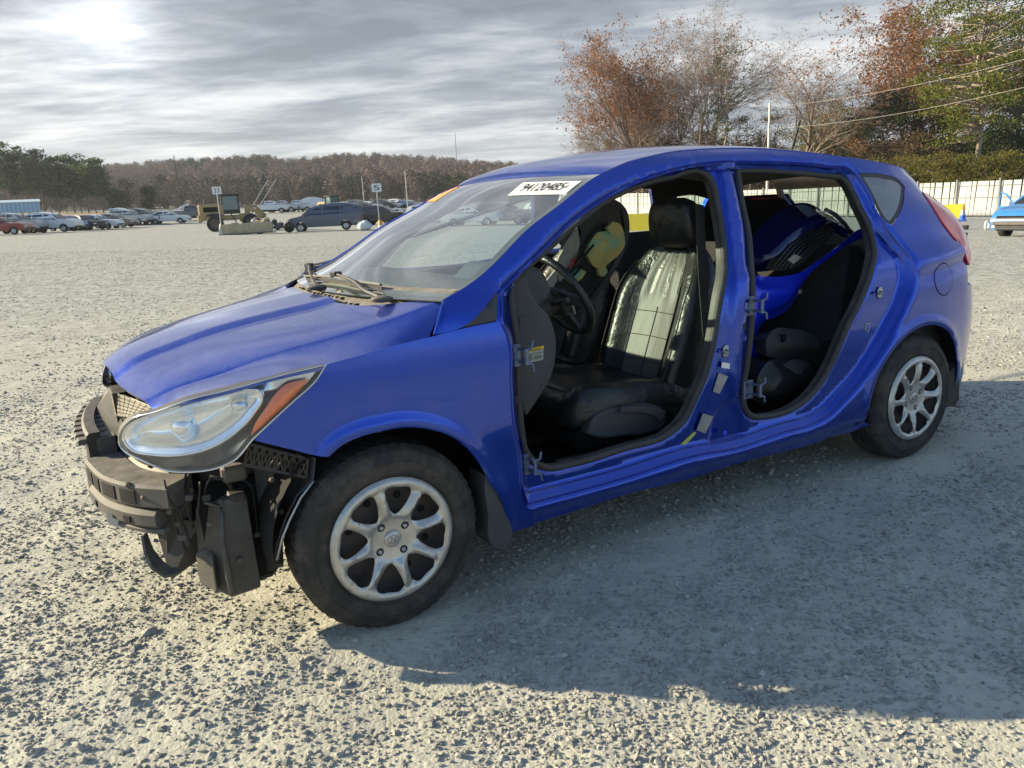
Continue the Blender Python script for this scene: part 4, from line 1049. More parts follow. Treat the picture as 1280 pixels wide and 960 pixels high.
# ------------------------------------------------------------------ inside the car
def XZ(px, py, y): p = on_plane(px, py, 1, y); return (p[0], p[2])
b = MB(); b.grid([[(x, y, .235+.03*math.exp(-(y/.12)**2*1.0)*0) for x in np.linspace(-.05, 3.1, 12)] for y in (-.70, -.3, 0, .3, .70)]); fp = b.build('floor_pan', M['carpet'], car); solidify(fp, .03, -1)
b = MB(); b.hull([(.40, -.70, .24), (.40, .70, .24), (.30, -.70, .95), (.30, .70, .95), (.34, -.70, .95), (.34, .70, .95), (.50, -.70, .24), (.50, .70, .24)]); b.build('bulkhead', M['carpet'], car)
# dashboard: the side profile swept across the car
dp = [XZ(*q, -.70) for q in ((644, 352), (650, 345), (657, 343), (661, 362), (672, 382), (682, 392), (688, 405), (692.5, 425), (692.5, 440), (690, 458), (684, 475), (672, 495), (655, 520), (650, 500), (648, 440), (644, 400))]
dp = catmull(np.array(dp), .012, True, 60)
b = MB(); b.prism([tuple(p) for p in dp], lambda u, v: (u, -.715, v), lambda u, v: (u, -.60, v)); ds = b.build('dashboard', M['grey_plastic'], car); bevelmod(ds, .012, 3)
# raised edge ring of the fuse cover and its warning label
fcx = catmull(np.array([XZ(*q, -.72) for q in ((649, 398), (660, 394.5), (672, 397), (681, 407), (689, 428), (689.5, 445), (685, 465), (676, 485), (661, 510), (655, 516), (651, 480), (649.5, 430))]), .012, True, 60)
b = MB(); b.prism([tuple(p) for p in fcx], lambda u, v: (u, -.7195, v), lambda u, v: (u, -.71, v)); o = b.build('fuse_cover', M['grey_plastic'], ds); bevelmod(o, .004, 2)
def dlabel(name, q, mt, y):
    P = [np.array(on_plane(*p, 1, y)) for p in q]; b_ = MB(); b_.add([tuple(p) for p in P]+[tuple(p+np.array((0, .002, 0))) for p in P], [(0, 1, 2, 3), (0, 4, 5, 1), (1, 5, 6, 2), (2, 6, 7, 3), (3, 7, 4, 0)]); return b_.build(name, M[mt], ds)
dlabel('warning_label', [(655, 442), (679.5, 436), (679, 449.5), (656.5, 455)], 'label_grey', -.7215)
dlabel('warning_header', [(654.5, 437.8), (679.8, 432), (679.6, 435.8), (655, 442)], 'label_yellow', -.7217)
q0 = np.array(on_plane(662, 440.3, 1, -.7235)); q1 = np.array(on_plane(677, 436.9, 1, -.7235)); q3 = np.array(on_plane(662, 437.3, 1, -.7235))
V, F = text_mesh('WARNING'); b = MB(); b.add([tuple(q0+(q1-q0)*p[0]+(q3-q0)*p[1]) for p in V], F); b.build('label_text', M['ink'], ds, fixn=False)
b = MB()
for i in range(5):
    for (u0, u1) in ((.04, .45), (.5, .93)):
        if (i == 1 and u0 > .4): continue
        a0, a1, a3 = [np.array(on_plane(*q, 1, -.7235)) for q in ((655.5, 443.5), (678.5, 438.3), (656.8, 453.5))]
        for w0 in (.12+i*.17,):
            P = [a0+(a1-a0)*u+(a3-a0)*w_ for u, w_ in ((u0, w0), (u1-.03*(i % 3), w0), (u1-.03*(i % 3), w0+.06), (u0, w0+.06))]; b.add([tuple(p) for p in P], [(0, 1, 2, 3)])
b.build('label_text', M['ink'], ds, fixn=False); bpy.data.objects[b and 'label_text.001']['kind'] = 'stuff'
dtop = [(.34, .98), (.50, 1.005), (.62, .995), (.70, .93), (.72, .84), (.68, .74), (.58, .64), (.45, .60)]
b = MB(); b.prism(dtop, lambda u, v: (u, -.60, v), lambda u, v: (u, .66, v)); o = b.build('dash_top', M['black_plastic'], ds); bevelmod(o, .02, 3)
b = MB(); b.prism([(.52, .98), (.62, 1.06), (.76, 1.03), (.80, .93), (.72, .88)], lambda u, v: (u, -.55, v), lambda u, v: (u, -.20, v)); o = b.build('instrument_hood', M['grey_plastic'], ds); bevelmod(o, .03, 3)
b = MB(); b.hull([(.60, -.10, .84), (.80, -.09, .70), (.60, .12, .84), (.80, .11, .70), (.74, -.10, .26), (.74, .11, .26), (.5, -.1, .3), (.5, .11, .3)]); o = b.build('centre_stack', M['black_plastic'], ds); bevelmod(o, .02, 2)
# steering wheel
sc_ = Vector((.925, -.375, .905)); nrm_ = Vector((.86, 0, .51)).normalized(); e1 = Vector((0, 1, 0)); e2 = nrm_.cross(e1).normalized()
if e2.z < 0: e2 = -e2
b = MB(); b.tube([sc_+(e1*math.cos(t)+e2*math.sin(t))*.178 for t in np.linspace(0, 2*math.pi, 56, endpoint=False)], .0155, 10, True); sw = b.build('steering_wheel', M['black_leather'], car, smooth=True)
b = MB(); c0 = sc_-nrm_*.02
for i in range(3): pass
b.hull([c0+e1*a*.075+e2*z+nrm_*d for a in (-1, 1) for z, d in ((.055, 0), (-.06, 0), (.0, .035))]+[c0+e1*a*.05+e2*z-nrm_*.02 for a in (-1, 1) for z in (.05, -.08)]); o = b.build('airbag_cover', M['grey_plastic'], sw); bevelmod(o, .015, 3)
for a in (-1, 1):
    b = MB(); b.ribbon([c0+e1*a*.06+e2*.01, c0+e1*a*.12+e2*.0+nrm_*.005, sc_+e1*a*.172-e2*.015], e2, [.07, .045, .04], .016); b.build('spoke', M['grey_plastic'], sw)
    b = MB(); b.ribbon([c0+e1*a*.066+e2*.03+nrm_*.014, c0+e1*a*.075-e2*.03+nrm_*.014, c0+e1*a*.06-e2*.08+nrm_*.010], e1, .016, .008); b.build('silver_trim', M['silver_cover'], sw)
b = MB(); b.ribbon([c0-e2*.06, sc_-e2*.17], e1, [.09, .06], .014); b.build('spoke', M['grey_plastic'], sw)
b = MB(); b.tube([sc_-nrm_*.03, sc_-nrm_*.25], [.05, .07], 14); b.build('column_shroud', M['black_plastic'], sw)
b = MB(); b.tube([sc_-nrm_*.07+Vector((0, -.05, .01)), sc_-nrm_*.07+Vector((0, -.16, .035))], [.008, .012], 8); b.build('stalk', M['black_plastic'], sw, smooth=True)
# ---- seats
def seat(cy, dz=0.0, back=True, flip=1):
    root_parts = []
    b_ = MB(); rows_ = []; n = 40
    for k, t in enumerate(np.linspace(0, 1, 26)):
        z = .40+.66*t; w_ = float(pchip([0, .15, .45, .7, .85, .95, 1], [.21, .245, .26, .25, .215, .17, .11])(t)); th = float(pchip([0, .3, .8, 1], [.075, .085, .06, .02])(t))
        cxs = 1.36+.30*(z-.40)+.02*math.sin(t*3.1); ring = []
        for j in range(n):
            a = 2*math.pi*j/n; ca, sa = math.cos(a), math.sin(a); yy = math.copysign(abs(ca)**.6, ca)*w_; xx = -math.copysign(abs(sa)**.55, sa)*th
            if xx < 0: xx -= .055*smooth01((abs(yy)/w_-.45)/.35)*(1-.7*smooth01((t-.65)/.3))*(1-smooth01((abs(yy)/w_-.93)/.07)); xx += .018*math.exp(-(yy/.12)**2)
            ring.append((cxs+xx, cy+yy, z+dz))
        rows_.append(ring)
    vs = [p for r_ in rows_ for p in r_]; fs = [(i*n+j, i*n+(j+1) % n, (i+1)*n+(j+1) % n, (i+1)*n+j) for i in range(25) for j in range(n)]+[tuple(range(n)), tuple(range(25*n, 26*n))]
    b_.add(vs, fs); bk = b_.build('seat', M['black_leather'], car, smooth=True); autosmooth(bk, 60)
    def front(yy, z, lift=.0):
        t = (z-.40)/.66; th = float(pchip([0, .3, .8, 1], [.075, .085, .06, .02])(t)); x = 1.36+.30*(z-.40)+.02*math.sin(t*3.1)-th*.98+.018*math.exp(-(yy/.12)**2)
        w_ = float(pchip([0, .15, .45, .7, .85, .95, 1], [.21, .245, .26, .25, .215, .17, .11])(t)); x -= .055*smooth01((abs(yy)/w_-.45)/.35)*(1-.7*smooth01((t-.65)/.3))
        return (x-lift, cy+yy, z+dz)
    # centre panel with gathered folds, piped seams
    G = []
    for z in np.linspace(.50, 1.03, 30):
        hw = float(pchip([.5, .8, .95, 1.03], [.115, .125, .105, .07])(z))
        G.append([(lambda p, u: (p[0]-.003-.005*math.sin(u*9+z*7)*smooth01((z-.78)/.1), p[1], p[2]))(front(u*hw, z, .002), u) for u in np.linspace(-1, 1, 19)])
    b_ = MB(); b_.grid(G); ins = b_.build('centre_panel', M['seat_insert'], bk, smooth=True)
    for z in (.58, .68, .78): 
        b_ = MB(); b_.tube([front(y_, z, .007) for y_ in np.linspace(-.115, .115, 12)], .0017, 5); b_.build('seam', M['rubber'], bk, smooth=True)
    for y_ in (.0, .122, -.122):
        b_ = MB(); b_.tube([front(y_, z, .007) for z in np.linspace(.50, .80 if abs(y_) < .1 else 1.0, 16)], .0017, 5); b_.build('seam', M['rubber'], bk, smooth=True)
    for sg in (-1, 1):
        b_ = MB(); b_.tube([front(sg*float(pchip([.42, .6, .9, 1.0], [.19, .225, .22, .17])(z)), z, .004) for z in np.linspace(.44, .99, 18)], .0035, 5); b_.build('piping', M['rubber'], bk, smooth=True)
    # headrest
    rows_ = []; m_ = 14
    for t in np.linspace(0, 1, m_):
        z = 1.045+.205*t; w_ = .142*float(pchip([0, .12, .35, .7, .92, 1], [.70, .92, 1.0, .93, .72, .42])(t)); th = .058*float(pchip([0, .15, .5, .9, 1], [.55, .9, 1.0, .8, .4])(t)); cxs = 1.555-.03*t+.0; ring = []
        for j in range(32):
            a = 2*math.pi*j/32; ca, sa = math.cos(a), math.sin(a); ring.append((cxs-math.copysign(abs(sa)**.6, sa)*th-.01*(sa > 0)*sa, cy+math.copysign(abs(ca)**.7, ca)*w_, z+dz))
        rows_.append(ring)
    vs = [p for r_ in rows_ for p in r_]; fs = [(i*32+j, i*32+(j+1) % 32, (i+1)*32+(j+1) % 32, (i+1)*32+j) for i in range(m_-1) for j in range(32)]+[tuple(range(32)), tuple(range((m_-1)*32, m_*32))]
    b_ = MB(); b_.add(vs, fs); hr2 = b_.build('headrest', M['black_leather'], bk, smooth=True); autosmooth(hr2, 60)
    for sg in (-1, 1): b_ = MB(); b_.tube([(1.555, cy+sg*.05, 1.07+dz), (1.545, cy+sg*.05, .98+dz)], .006, 8); b_.build('headrest_post', M['zinc'], bk, smooth=True)
    # cushion
    rows_ = []; m_ = 24
    for t in np.linspace(0, 1, m_):
        x = .82+.60*t; w_ = float(pchip([0, .06, .3, 1], [.19, .235, .26, .25])(t)); hh = float(pchip([0, .05, .2, 1], [.03, .06, .085, .07])(t)); zc = .475-.03*t-.02*(t < .05); ring = []
        for j in range(40):
            a = 2*math.pi*j/40; ca, sa = math.cos(a), math.sin(a); yy = math.copysign(abs(ca)**.55, ca)*w_; z = math.copysign(abs(sa)**.6, sa)*hh
            if z > 0: z += .03*smooth01((abs(yy)/w_-.45)/.35)*(1-smooth01((abs(yy)/w_-.92)/.08))-.012*math.exp(-(yy/.1)**2)+.004*math.sin(yy*40+x*30)
            ring.append((x, cy+yy, zc+z+dz))
        rows_.append(ring)
    vs = [p for r_ in rows_ for p in r_]; fs = [(i*40+j, i*40+(j+1) % 40, (i+1)*40+(j+1) % 40, (i+1)*40+j) for i in range(m_-1) for j in range(40)]+[tuple(range(40)), tuple(range((m_-1)*40, m_*40))]
    b_ = MB(); b_.add(vs, fs); cu = b_.build('cushion', M['black_leather'], bk, smooth=True); autosmooth(cu, 60)
    for sg in (-1, 1):
        b_ = MB(); b_.tube([(x, cy+sg*.15, .548+dz-.03*(x-.82)/.6+.012) for x in np.linspace(.86, 1.36, 14)], .003, 5); b_.build('seam', M['rubber'], bk, smooth=True)
    b_ = MB(); b_.tube([(.875, cy+y_, .540+dz) for y_ in np.linspace(-.2, .2, 12)], .003, 5); b_.build('seam', M['rubber'], bk, smooth=True)
    b_ = MB(); b_.box((1.12, cy, .36+dz), (.5, .40, .10), bev=.02); b_.build('seat_base', M['dark_void'], bk)
    for sg in (-1, 1): b_ = MB(); b_.box((1.10, cy+sg*.17, .275), (.62, .05, .03), bev=.005); b_.build('seat_rail', M['steel_dark'], bk)
    return bk
s1 = seat(-.365)
# near side valance, height lever
vp = catmull(np.array([XZ(*q, -.63) for q in ((742, 522), (760, 512), (780, 508), (815, 505), (828, 511), (833, 522), (828, 534), (812, 541), (780, 545), (745, 547), (733, 543))]), .012, True, 60)
b = MB(); b.prism([tuple(p) for p in vp], lambda u, v: (u, -.635, v), lambda u, v: (u, -.58, v)); o = b.build('seat_valance', M['grey_plastic'], s1); bevelmod(o, .012, 3)
b = MB(); b.ribbon([on_plane(775, 512, 1, -.655), on_plane(800, 511, 1, -.66), on_plane(819, 514, 1, -.66), on_plane(829, 521, 1, -.655)], (0, 0, 1), [.022, .026, .038, .05], .014); o = b.build('height_lever', M['grey_plastic'], s1); bevelmod(o, .005, 2)
b = MB(); b.ribbon([on_plane(835, 512, 1, -.60), on_plane(847, 500, 1, -.60), on_plane(860, 492, 1, -.60)], (0, 0, 1), .05, .03); o = b.build('belt_stalk', M['black_plastic'], s1); bevelmod(o, .008, 2)
s2 = seat(.375, -.03)
# tunnel console with its bright edge, gear and handbrake levers
b = MB(); b.hull([(.60, -.085, .25), (.60, .085, .25), (.66, -.08, .60), (.66, .08, .60), (1.05, -.08, .47), (1.05, .08, .47), (1.50, -.08, .47), (1.50, .08, .47), (1.5, -.085, .25), (1.5, .085, .25)]); cs_ = b.build('console', M['black_plastic'], car); bevelmod(cs_, .015, 2)
b = MB(); b.tube([(.67, -.085, .605), (.85, -.085, .545), (1.04, -.085, .48)], .005, 6); b.build('console_trim', M['silver_cover'], cs_, smooth=True)
b = MB(); b.tube([(.80, 0, .54), (.80, -.005, .68)], .012, 8); b.blob((.80, -.005, .71), (.028, .025, .035), 2); b.build('gear_lever', M['black_leather'], cs_, smooth=True)
b = MB(); b.tube([(1.30, -.03, .50), (1.12, -.03, .58)], [.018, .014], 8); b.build('handbrake', M['black_leather'], cs_, smooth=True)
# belts on the B pillar
b = MB(); b.ribbon([(1.50, -.55, 1.22), (1.45, -.62, .95), (1.42, -.70, .55)], (1, 0, 0), .045, .003); b.build('seat_belt', M['rubber'], car)
# rear bench, parcel area, boot sides
b = MB(); b.hull([(2.30, y, z) for y in (-.58, .58) for z in (.42, .50)]+[(2.42, y, .50) for y in (-.58, .58)]+[(2.62, y, .98) for y in (-.50, .50)]+[(2.50, y, .99) for y in (-.50, .50)]+[(2.5, y, .42) for y in (-.58, .58)]); o = b.build('rear_backrest', M['fabric'], car); bevelmod(o, .04, 3)
b = MB(); b.box((2.12, 0, .43), (.46, 1.12, .14), bev=.05); o = b.build('rear_cushion', M['fabric'], car)
b = MB(); b.grid([[(XR(z)-.055, y, z) for y in np.linspace(-.62, .62, 6)] for z in np.linspace(.7, 1.0, 4)]); b.build('tailgate_trim', M['black_plastic'], car)
b = MB(); b.box((2.85, 0, .62), (.5, 1.1, .03)); b.build('boot_floor', M['carpet'], car)
for sg in (-1, 1):
    b = MB(); b.grid([[(x, sg*(abs(float(YS(x, z)))-.085), z) for x in np.linspace(2.42, 3.05, 8)] for z in np.linspace(.35, 1.06, 8)]); b.build('boot_side_trim', M['black_plastic'], car, smooth=True)
    b = MB(); b.grid([[(x, sg*(abs(float(YS(min(x, XR(z)-.05), z)))-.05), z) for x in np.linspace(2.75, float(XR(z))-.02, 6)] for z in np.linspace(1.03, 1.235, 5)]); b.build('pillar_trim', M['black_plastic'], car, smooth=True)
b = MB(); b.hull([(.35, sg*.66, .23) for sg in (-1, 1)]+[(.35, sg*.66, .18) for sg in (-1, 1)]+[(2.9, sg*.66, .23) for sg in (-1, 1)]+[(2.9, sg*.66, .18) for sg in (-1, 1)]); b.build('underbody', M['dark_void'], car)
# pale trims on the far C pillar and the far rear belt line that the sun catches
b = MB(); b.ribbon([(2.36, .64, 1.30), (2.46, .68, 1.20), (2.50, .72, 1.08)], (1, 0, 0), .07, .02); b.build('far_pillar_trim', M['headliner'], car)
# ------------------------------------------------------------------ loose things piled in the cabin
def slab(name, pts, y, th, mt, parent, st=.015, corner=50, bulge=0.0, ysl=(0, 0)):
    """flat or domed piece standing near the upright plane y"""
    P = catmull(np.array([XZ(*q, y) for q in pts]), st, True, corner)
    V, F = cdt_panel(P, (), max(st*1.4, .02)); D = pdist(P, V[:, 0], V[:, 1]); c = P.mean(0)
    Y = y+ysl[0]*(V[:, 0]-c[0])+ysl[1]*(V[:, 1]-c[1])-bulge*smooth01(D/.08)
    b_ = MB(); b_.add([(a, yy, c_) for (a, c_), yy in zip(V, Y)], [tuple(int(i) for i in f) for f in F]); o = b_.build(name, M[mt] if isinstance(mt, str) else mt, parent, smooth=True, fixn=False)
    if sum(p.normal.y for p in o.data.polygons) > 0: o.data.flip_normals()
    solidify(o, th, -1); return o
M['foam'] = mat('foam', (.62, .50, .16), .85); _t = NT(M['foam']); _g = _t.coord(); _t.set('Base Color', _t.mix(_t.ramp(_t.noise(_g, 9, 3), [(.50, 0), (.62, 1)]), (.62, .50, .17), (.25, .52, .36))); _t.bump(_t.noise(_g, 120, 3), .6, .004)
grained('film', (.36, .33, .29), .6, .15, 9, bump=.2)
M['red_wire'] = mat('red_wire', (.6, .02, .02), .5)
DY = .07
dr = empty('door_trim_panel', (1.4, DY, .8), 0, 'black inner door panel stored across the cabin, its back showing yellow foam pads and a red wire', 'door panel')
slab('panel', [(668, 392), (690, 350), (715, 288), (735, 262), (752, 250), (770, 250), (783, 262), (787, 285), (779, 315), (760, 350), (738, 378), (718, 398), (690, 420)], DY, .03, 'black_plastic', dr)
slab('panel_rim', [(778, 262), (784, 266), (787, 287), (779, 318), (760, 352), (740, 378), (724, 394), (722, 391), (738, 372), (757, 346), (774, 314), (781, 286)], DY-.014, .02, 'grey_plastic', dr)
slab('film_sheet', [(695, 338), (708, 305), (722, 283), (726, 288), (724, 310), (712, 340), (700, 352)], DY-.012, .01, 'film', dr)
slab('film_sheet', [(722, 283), (745, 262), (756, 256), (748, 275), (734, 296), (726, 310)], DY-.012, .01, 'grey_plastic', dr)
slab('film_sheet', [(680, 355), (694, 338), (697, 350), (690, 362)], DY-.012, .01, 'film', dr)
slab('foam_pad', [(733, 316), (738, 303), (748, 290), (757, 289), (768, 282), (780, 290), (781, 306), (774, 318), (762, 328), (752, 336), (744, 334)], DY-.03, .045, 'foam', dr, bulge=.03)
slab('foam_pad', [(760, 284), (766, 277), (775, 280), (780, 290), (772, 296), (763, 292)], DY-.055, .03, 'foam', dr, bulge=.02)
slab('foam_pad', [(748, 334), (756, 332), (760, 340), (755, 346), (749, 344)], DY-.03, .02, 'foam', dr, bulge=.01)
slab('foam_pad', [(713, 346), (724, 335), (733, 340), (726, 350), (716, 354)], DY-.03, .03, 'foam', dr, bulge=.015)
slab('speaker_pocket', [(727, 350), (738, 341), (750, 346), (745, 357), (732, 366), (725, 362)], DY-.03, .02, 'rubber', dr, bulge=.01)
slab('film_sheet', [(722, 360), (735, 368), (730, 380), (720, 376)], DY-.02, .01, 'film', dr)
for a, c, mt in (((708, 340), (735, 302), 'rubber'), ((710, 344), (742, 306), 'rubber'), ((711, 336), (720, 322), 'red_wire'), ((714, 348), (728, 332), 'rubber'), ((735, 302), (752, 280), 'rubber')):
    b = MB(); b.tube([tuple(on_plane(*a, 1, DY-.035)), tuple(on_plane(*c, 1, DY-.035))], .006, 6); b.build('wire', M[mt], dr, smooth=True)
# blue bumper cover jammed in behind the front seats
bc = empty('loose_bumper_cover', (2.1, -.35, .8), 0, 'blue front bumper cover with black grille jammed into the back seat area', 'bumper cover')
BY = -.42
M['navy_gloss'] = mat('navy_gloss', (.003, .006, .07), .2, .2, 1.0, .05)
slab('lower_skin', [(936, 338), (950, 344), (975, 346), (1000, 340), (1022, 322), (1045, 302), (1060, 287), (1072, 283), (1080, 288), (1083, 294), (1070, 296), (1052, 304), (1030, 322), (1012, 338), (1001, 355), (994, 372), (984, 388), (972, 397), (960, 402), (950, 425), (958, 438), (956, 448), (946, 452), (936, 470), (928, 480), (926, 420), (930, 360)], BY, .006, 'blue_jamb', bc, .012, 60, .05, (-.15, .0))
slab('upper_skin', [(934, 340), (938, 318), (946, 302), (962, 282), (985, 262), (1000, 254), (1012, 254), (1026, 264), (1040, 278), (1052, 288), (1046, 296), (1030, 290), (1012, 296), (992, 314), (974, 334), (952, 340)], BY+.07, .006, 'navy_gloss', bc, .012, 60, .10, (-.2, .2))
slab('grille_surround', [(958, 336), (972, 316), (990, 298), (1010, 286), (1035, 280), (1044, 288), (1034, 300), (1016, 316), (998, 332), (980, 338)], BY+.0, .01, 'black_plastic', bc, .012, 60, .0)
for k in range(5):
    f_ = k/4; a = np.array((966+20*f_, 334+1*f_)); c = np.array((1018+22*f_, 285+8*f_)); m_ = (a+c)/2+np.array((-3, -4))
    b = MB(); b.tube([tuple(on_plane(*q, 1, BY-.02)) for q in (a, m_, c)], .007, 6); b.build('grille_bar', M['black_leather'], bc, smooth=True)
slab('painted_highlight', [(994, 257), (1006, 256), (1024, 270), (1014, 272)], BY+.0, .004, 'hinge', bc)  # highlight of the glossy upper skin, put in as a paler strip
b = MB(); b.tube([tuple(on_plane(*q, 1, BY-.01)) for q in ((1032, 262), (1044, 268), (1056, 280), (1062, 288))], .010, 8); b.build('edge_lip', M['hinge'], bc, smooth=True)
slab('foam_bracket', [(985, 325), (994, 318), (1002, 322), (992, 330)], BY-.03, .01, 'film', bc)
# dark parts, a bag and a folded mat below it
BG = empty('padded_bag', (2.0, -.45, .5), 0, 'dark grey padded bag with a handle slot lying on the rear seat', 'bag')
slab('body', [(958, 424), (966, 413), (990, 411), (1012, 416), (1026, 424), (1030, 436), (1022, 446), (1000, 449), (970, 448), (958, 445)], -.50, .10, 'grey_plastic', BG, .012, 60, .05)
slab('handle_slot', [(977, 418), (984, 418), (982, 428), (979, 428)], -.555, .01, 'dark_void', BG)
BM = empty('crumpled_cover', (1.95, -.5, .4), 0, 'crumpled black sheet slumped over the rear footwell beside the door sill', 'sheet')
slab('sheet', [(944, 500), (948, 470), (960, 452), (985, 450), (1016, 452), (1026, 462), (1016, 478), (1000, 492), (975, 504), (955, 508)], -.56, .05, 'black_leather', BM, .012, 60, .06)
slab('lit_fold', [(966, 495), (974, 462), (985, 452), (1012, 455), (1020, 463), (1006, 480), (990, 492)], -.575, .02, 'grey_plastic', BM, .012, 60, .04)
SP = empty('dark_trim_stack', (2.3, -.3, .7), 0, 'stack of black interior trims, with an added sun block, leaning in the back seat behind the blue bumper cover', 'trim parts')
for k in range(4):
    yb = 350+k*18
    slab('trim_piece', [(985+k*2, yb+20), (1020, yb-4), (1062, yb-30), (1072, yb-26), (1058, yb-4), (1030, yb+16), (1000, yb+30)], -.22+.03*k, .02, 'black_leather', SP, .02, 60, .03)
b = MB(); b.hull([(x, y, z) for x in (1.80, 2.34) for y, z in ((.34, .55), (.40, 1.08), (.46, .55), (.44, 1.06))]); b.build('added_sun_block', M['black_leather'], SP)  # panel added to keep sun patches off the rear seat
b = MB(); b.ribbon([tuple(on_plane(*q, 1, -.50)) for q in ((1077, 330), (1062, 372), (1046, 420))], (1, 0, .2), .03, .004); b.build('belt', M['rubber'], SP)
# ------------------------------------------------------------------ terrain
FH = np.array([math.sin(YAW), math.cos(YAW)]); RH = np.array([math.cos(YAW), -math.sin(YAW)])
def ld(x, y):
    dx = np.asarray(x, float)-CAM[0]; dy = np.asarray(y, float)-CAM[1]
    return dx*RH[0]+dy*RH[1], dx*FH[0]+dy*FH[1]
def gz(x, y):
    la, de = ld(x, y); s = smooth01((de-5.5)/22)
    k = np.clip(1-(np.maximum(np.abs(la), np.abs(de))-500)/1500, 0, 1)
    return -.030*(la+.208*de)*s*k+1.3*smooth01((de-72)/55)+.014*np.maximum(de-125, 0)*(de < 420)+.014*295*(de >= 420)
def xy(la, de): return CAM[0]+la*RH[0]+de*FH[0], CAM[1]+la*RH[1]+de*FH[1]
def gpt(px, py, dmax=400):
    """ground point seen at a photo pixel"""
    d = ray(px, py); k0 = 1.0; z = 9
    ks = np.concatenate([np.linspace(1, 30, 600), np.linspace(30, dmax, 3000)]); P = CAM+d*ks[:, None]; f = P[:, 2]-gz(P[:, 0], P[:, 1])
    i = int(np.argmax(f < 0)); i = i if f[i] < 0 else len(ks)-1
    p = P[i].copy(); p[2] = float(gz(p[0], p[1])); return p
def at(px, depth, h=0.0):
    """point above the terrain in the column of photo pixel px (taken at the horizon) at a given depth"""
    d = ray(px, 262); d2 = d[:2]/(d[:2]@FH); x, y = CAM[:2]+d2*depth; return np.array([x, y, float(gz(x, y))+h])
def gravel_mat():
    m_ = mat('gravel', (.3, .28, .25), .92, spec=.25); t = NT(m_); g = t.geo()
    dist_lo = t.noise(g, .22, 5, .6); dist_md = t.noise(g, 1.1, 6, .65)
    v1 = t.vor(g, 46, 'F1', 'Color'); v1d = t.vor(g, 46); v2 = t.vor(g, 95, 'F1', 'Color'); v2d = t.vor(g, 95); v3 = t.vor(g, 24, 'F1', 'Color'); v3d = t.vor(g, 24)
    sc_ = t.n('ShaderNodeSeparateXYZ'); t.l(v1, sc_.inputs[0]); sc2 = t.n('ShaderNodeSeparateXYZ'); t.l(v2, sc2.inputs[0])
    stone = t.ramp(sc_.outputs[0], [(0, (.16, .165, .165)), (.3, (.29, .285, .27)), (.6, (.40, .385, .35)), (.85, (.50, .48, .43)), (1, (.62, .60, .55))])
    stone2 = t.ramp(sc2.outputs[0], [(0, (.18, .18, .18)), (.4, (.33, .32, .295)), (.8, (.45, .43, .38)), (1, (.60, .58, .52))])
    sand = t.mix(t.noise(g, 60, 6, .7), (.44, .425, .335), (.62, .595, .475))
    k = t.ramp(t.noise(g, 5, 7, .7), [(.38, 0), (.6, 1)])
    c = t.mix(t.mth('MULTIPLY', k, .75), t.mix(.5, stone, stone2), sand)
    c = t.mix(.55, c, t.mix(t.ramp(dist_md, [(.3, 0), (.7, 1)]), (.40, .395, .33), (.58, .56, .465)))
    # lanes worn by wheels: paler and darker stripes across the yard
    pw = t.ramp(t.noise(t.map(g, (.05, .55, 1), (0, 0, .55)), 1.6, 5, .6), [(.35, .90), (.65, 1.07)])
    c = t.mix(1.0, c, pw, 'MULTIPLY')
    # away from the fine sandy patch by the car the yard is plain grey crushed stone
    vd = t.n('ShaderNodeVectorMath'); vd.operation = 'DISTANCE'; t.l(g, vd.inputs[0]); vd.inputs[1].default_value = (0, -1.2, 0)
    far = t.ramp(t.mth('DIVIDE', vd.outputs['Value'], 40), [(.07, 0), (.30, 1)])
    sp1 = t.ramp(t.noise(g, 7, 5, .8), [(.40, .55), (.5, 1.0), (.60, 1.45)]); sp2 = t.ramp(t.noise(g, 2.3, 7, .75), [(.35, .9), (.65, 1.1)])
    gr = t.mix(1.0, t.mix(1.0, (.30, .305, .29), sp1, 'MULTIPLY'), sp2, 'MULTIPLY'); c = t.mix(t.mth('MULTIPLY', far, .85), c, gr)
    t.set('Base Color', c)
    b = t.bump(v1d, .3, -.006); b = t.bump(v2d, .4, -.004, b); b = t.bump(t.noise(g, 160, 4, .7), .35, .004, b); b = t.bump(t.noise(g, 9, 6, .7), .5, .018, b)
    M['gravel'] = m_; return m_
gravel_mat()
def noise2(x, y, seed, sc):
    r_ = np.random.default_rng(seed); n_ = 256; T_ = r_.random((n_, n_)); X = np.asarray(x)*sc; Y = np.asarray(y)*sc
    i = np.floor(X).astype(int); j = np.floor(Y).astype(int); u = X-i; v = Y-j; u = u*u*(3-2*u); v = v*v*(3-2*v)
    a = T_[i % n_, j % n_]; b_ = T_[(i+1) % n_, j % n_]; c = T_[i % n_, (j+1) % n_]; d = T_[(i+1) % n_, (j+1) % n_]
    return (a*(1-u)+b_*u)*(1-v)+(c*(1-u)+d*u)*v-.5
def micro(x, y):
    return .022*noise2(x, y, 1, 1.7)+.016*noise2(x, y, 2, 5.1)+.006*noise2(x, y, 3, 14)+.002*noise2(x, y, 4, 37)
_la, _de = [], []
lat = np.concatenate([-np.geomspace(4, 1600, 60)[::-1]*1.0, np.linspace(-3.95, 6.5, 270)[1:], np.geomspace(6.6, 1600, 60)])
dep = np.concatenate([[-600, -200, -60, -20, -8, -3, -1, 0], np.linspace(.6, 9, 230), 9*np.geomspace(1.012, 200, 150)])
LA, DE = np.meshgrid(lat, dep, indexing='ij'); GX, GY = xy(LA, DE); GZ = gz(GX, GY)
fade = np.clip(1-(np.hypot(LA, DE)-5)/12, .15, 1)
wheelmask = np.ones_like(GX)
for wx, wy in ((0, -.74), (2.57, -.74), (0, .74), (2.57, .74)): wheelmask = np.minimum(wheelmask, smooth01((np.hypot((GX-wx), (GY-wy))-.10)/.25))
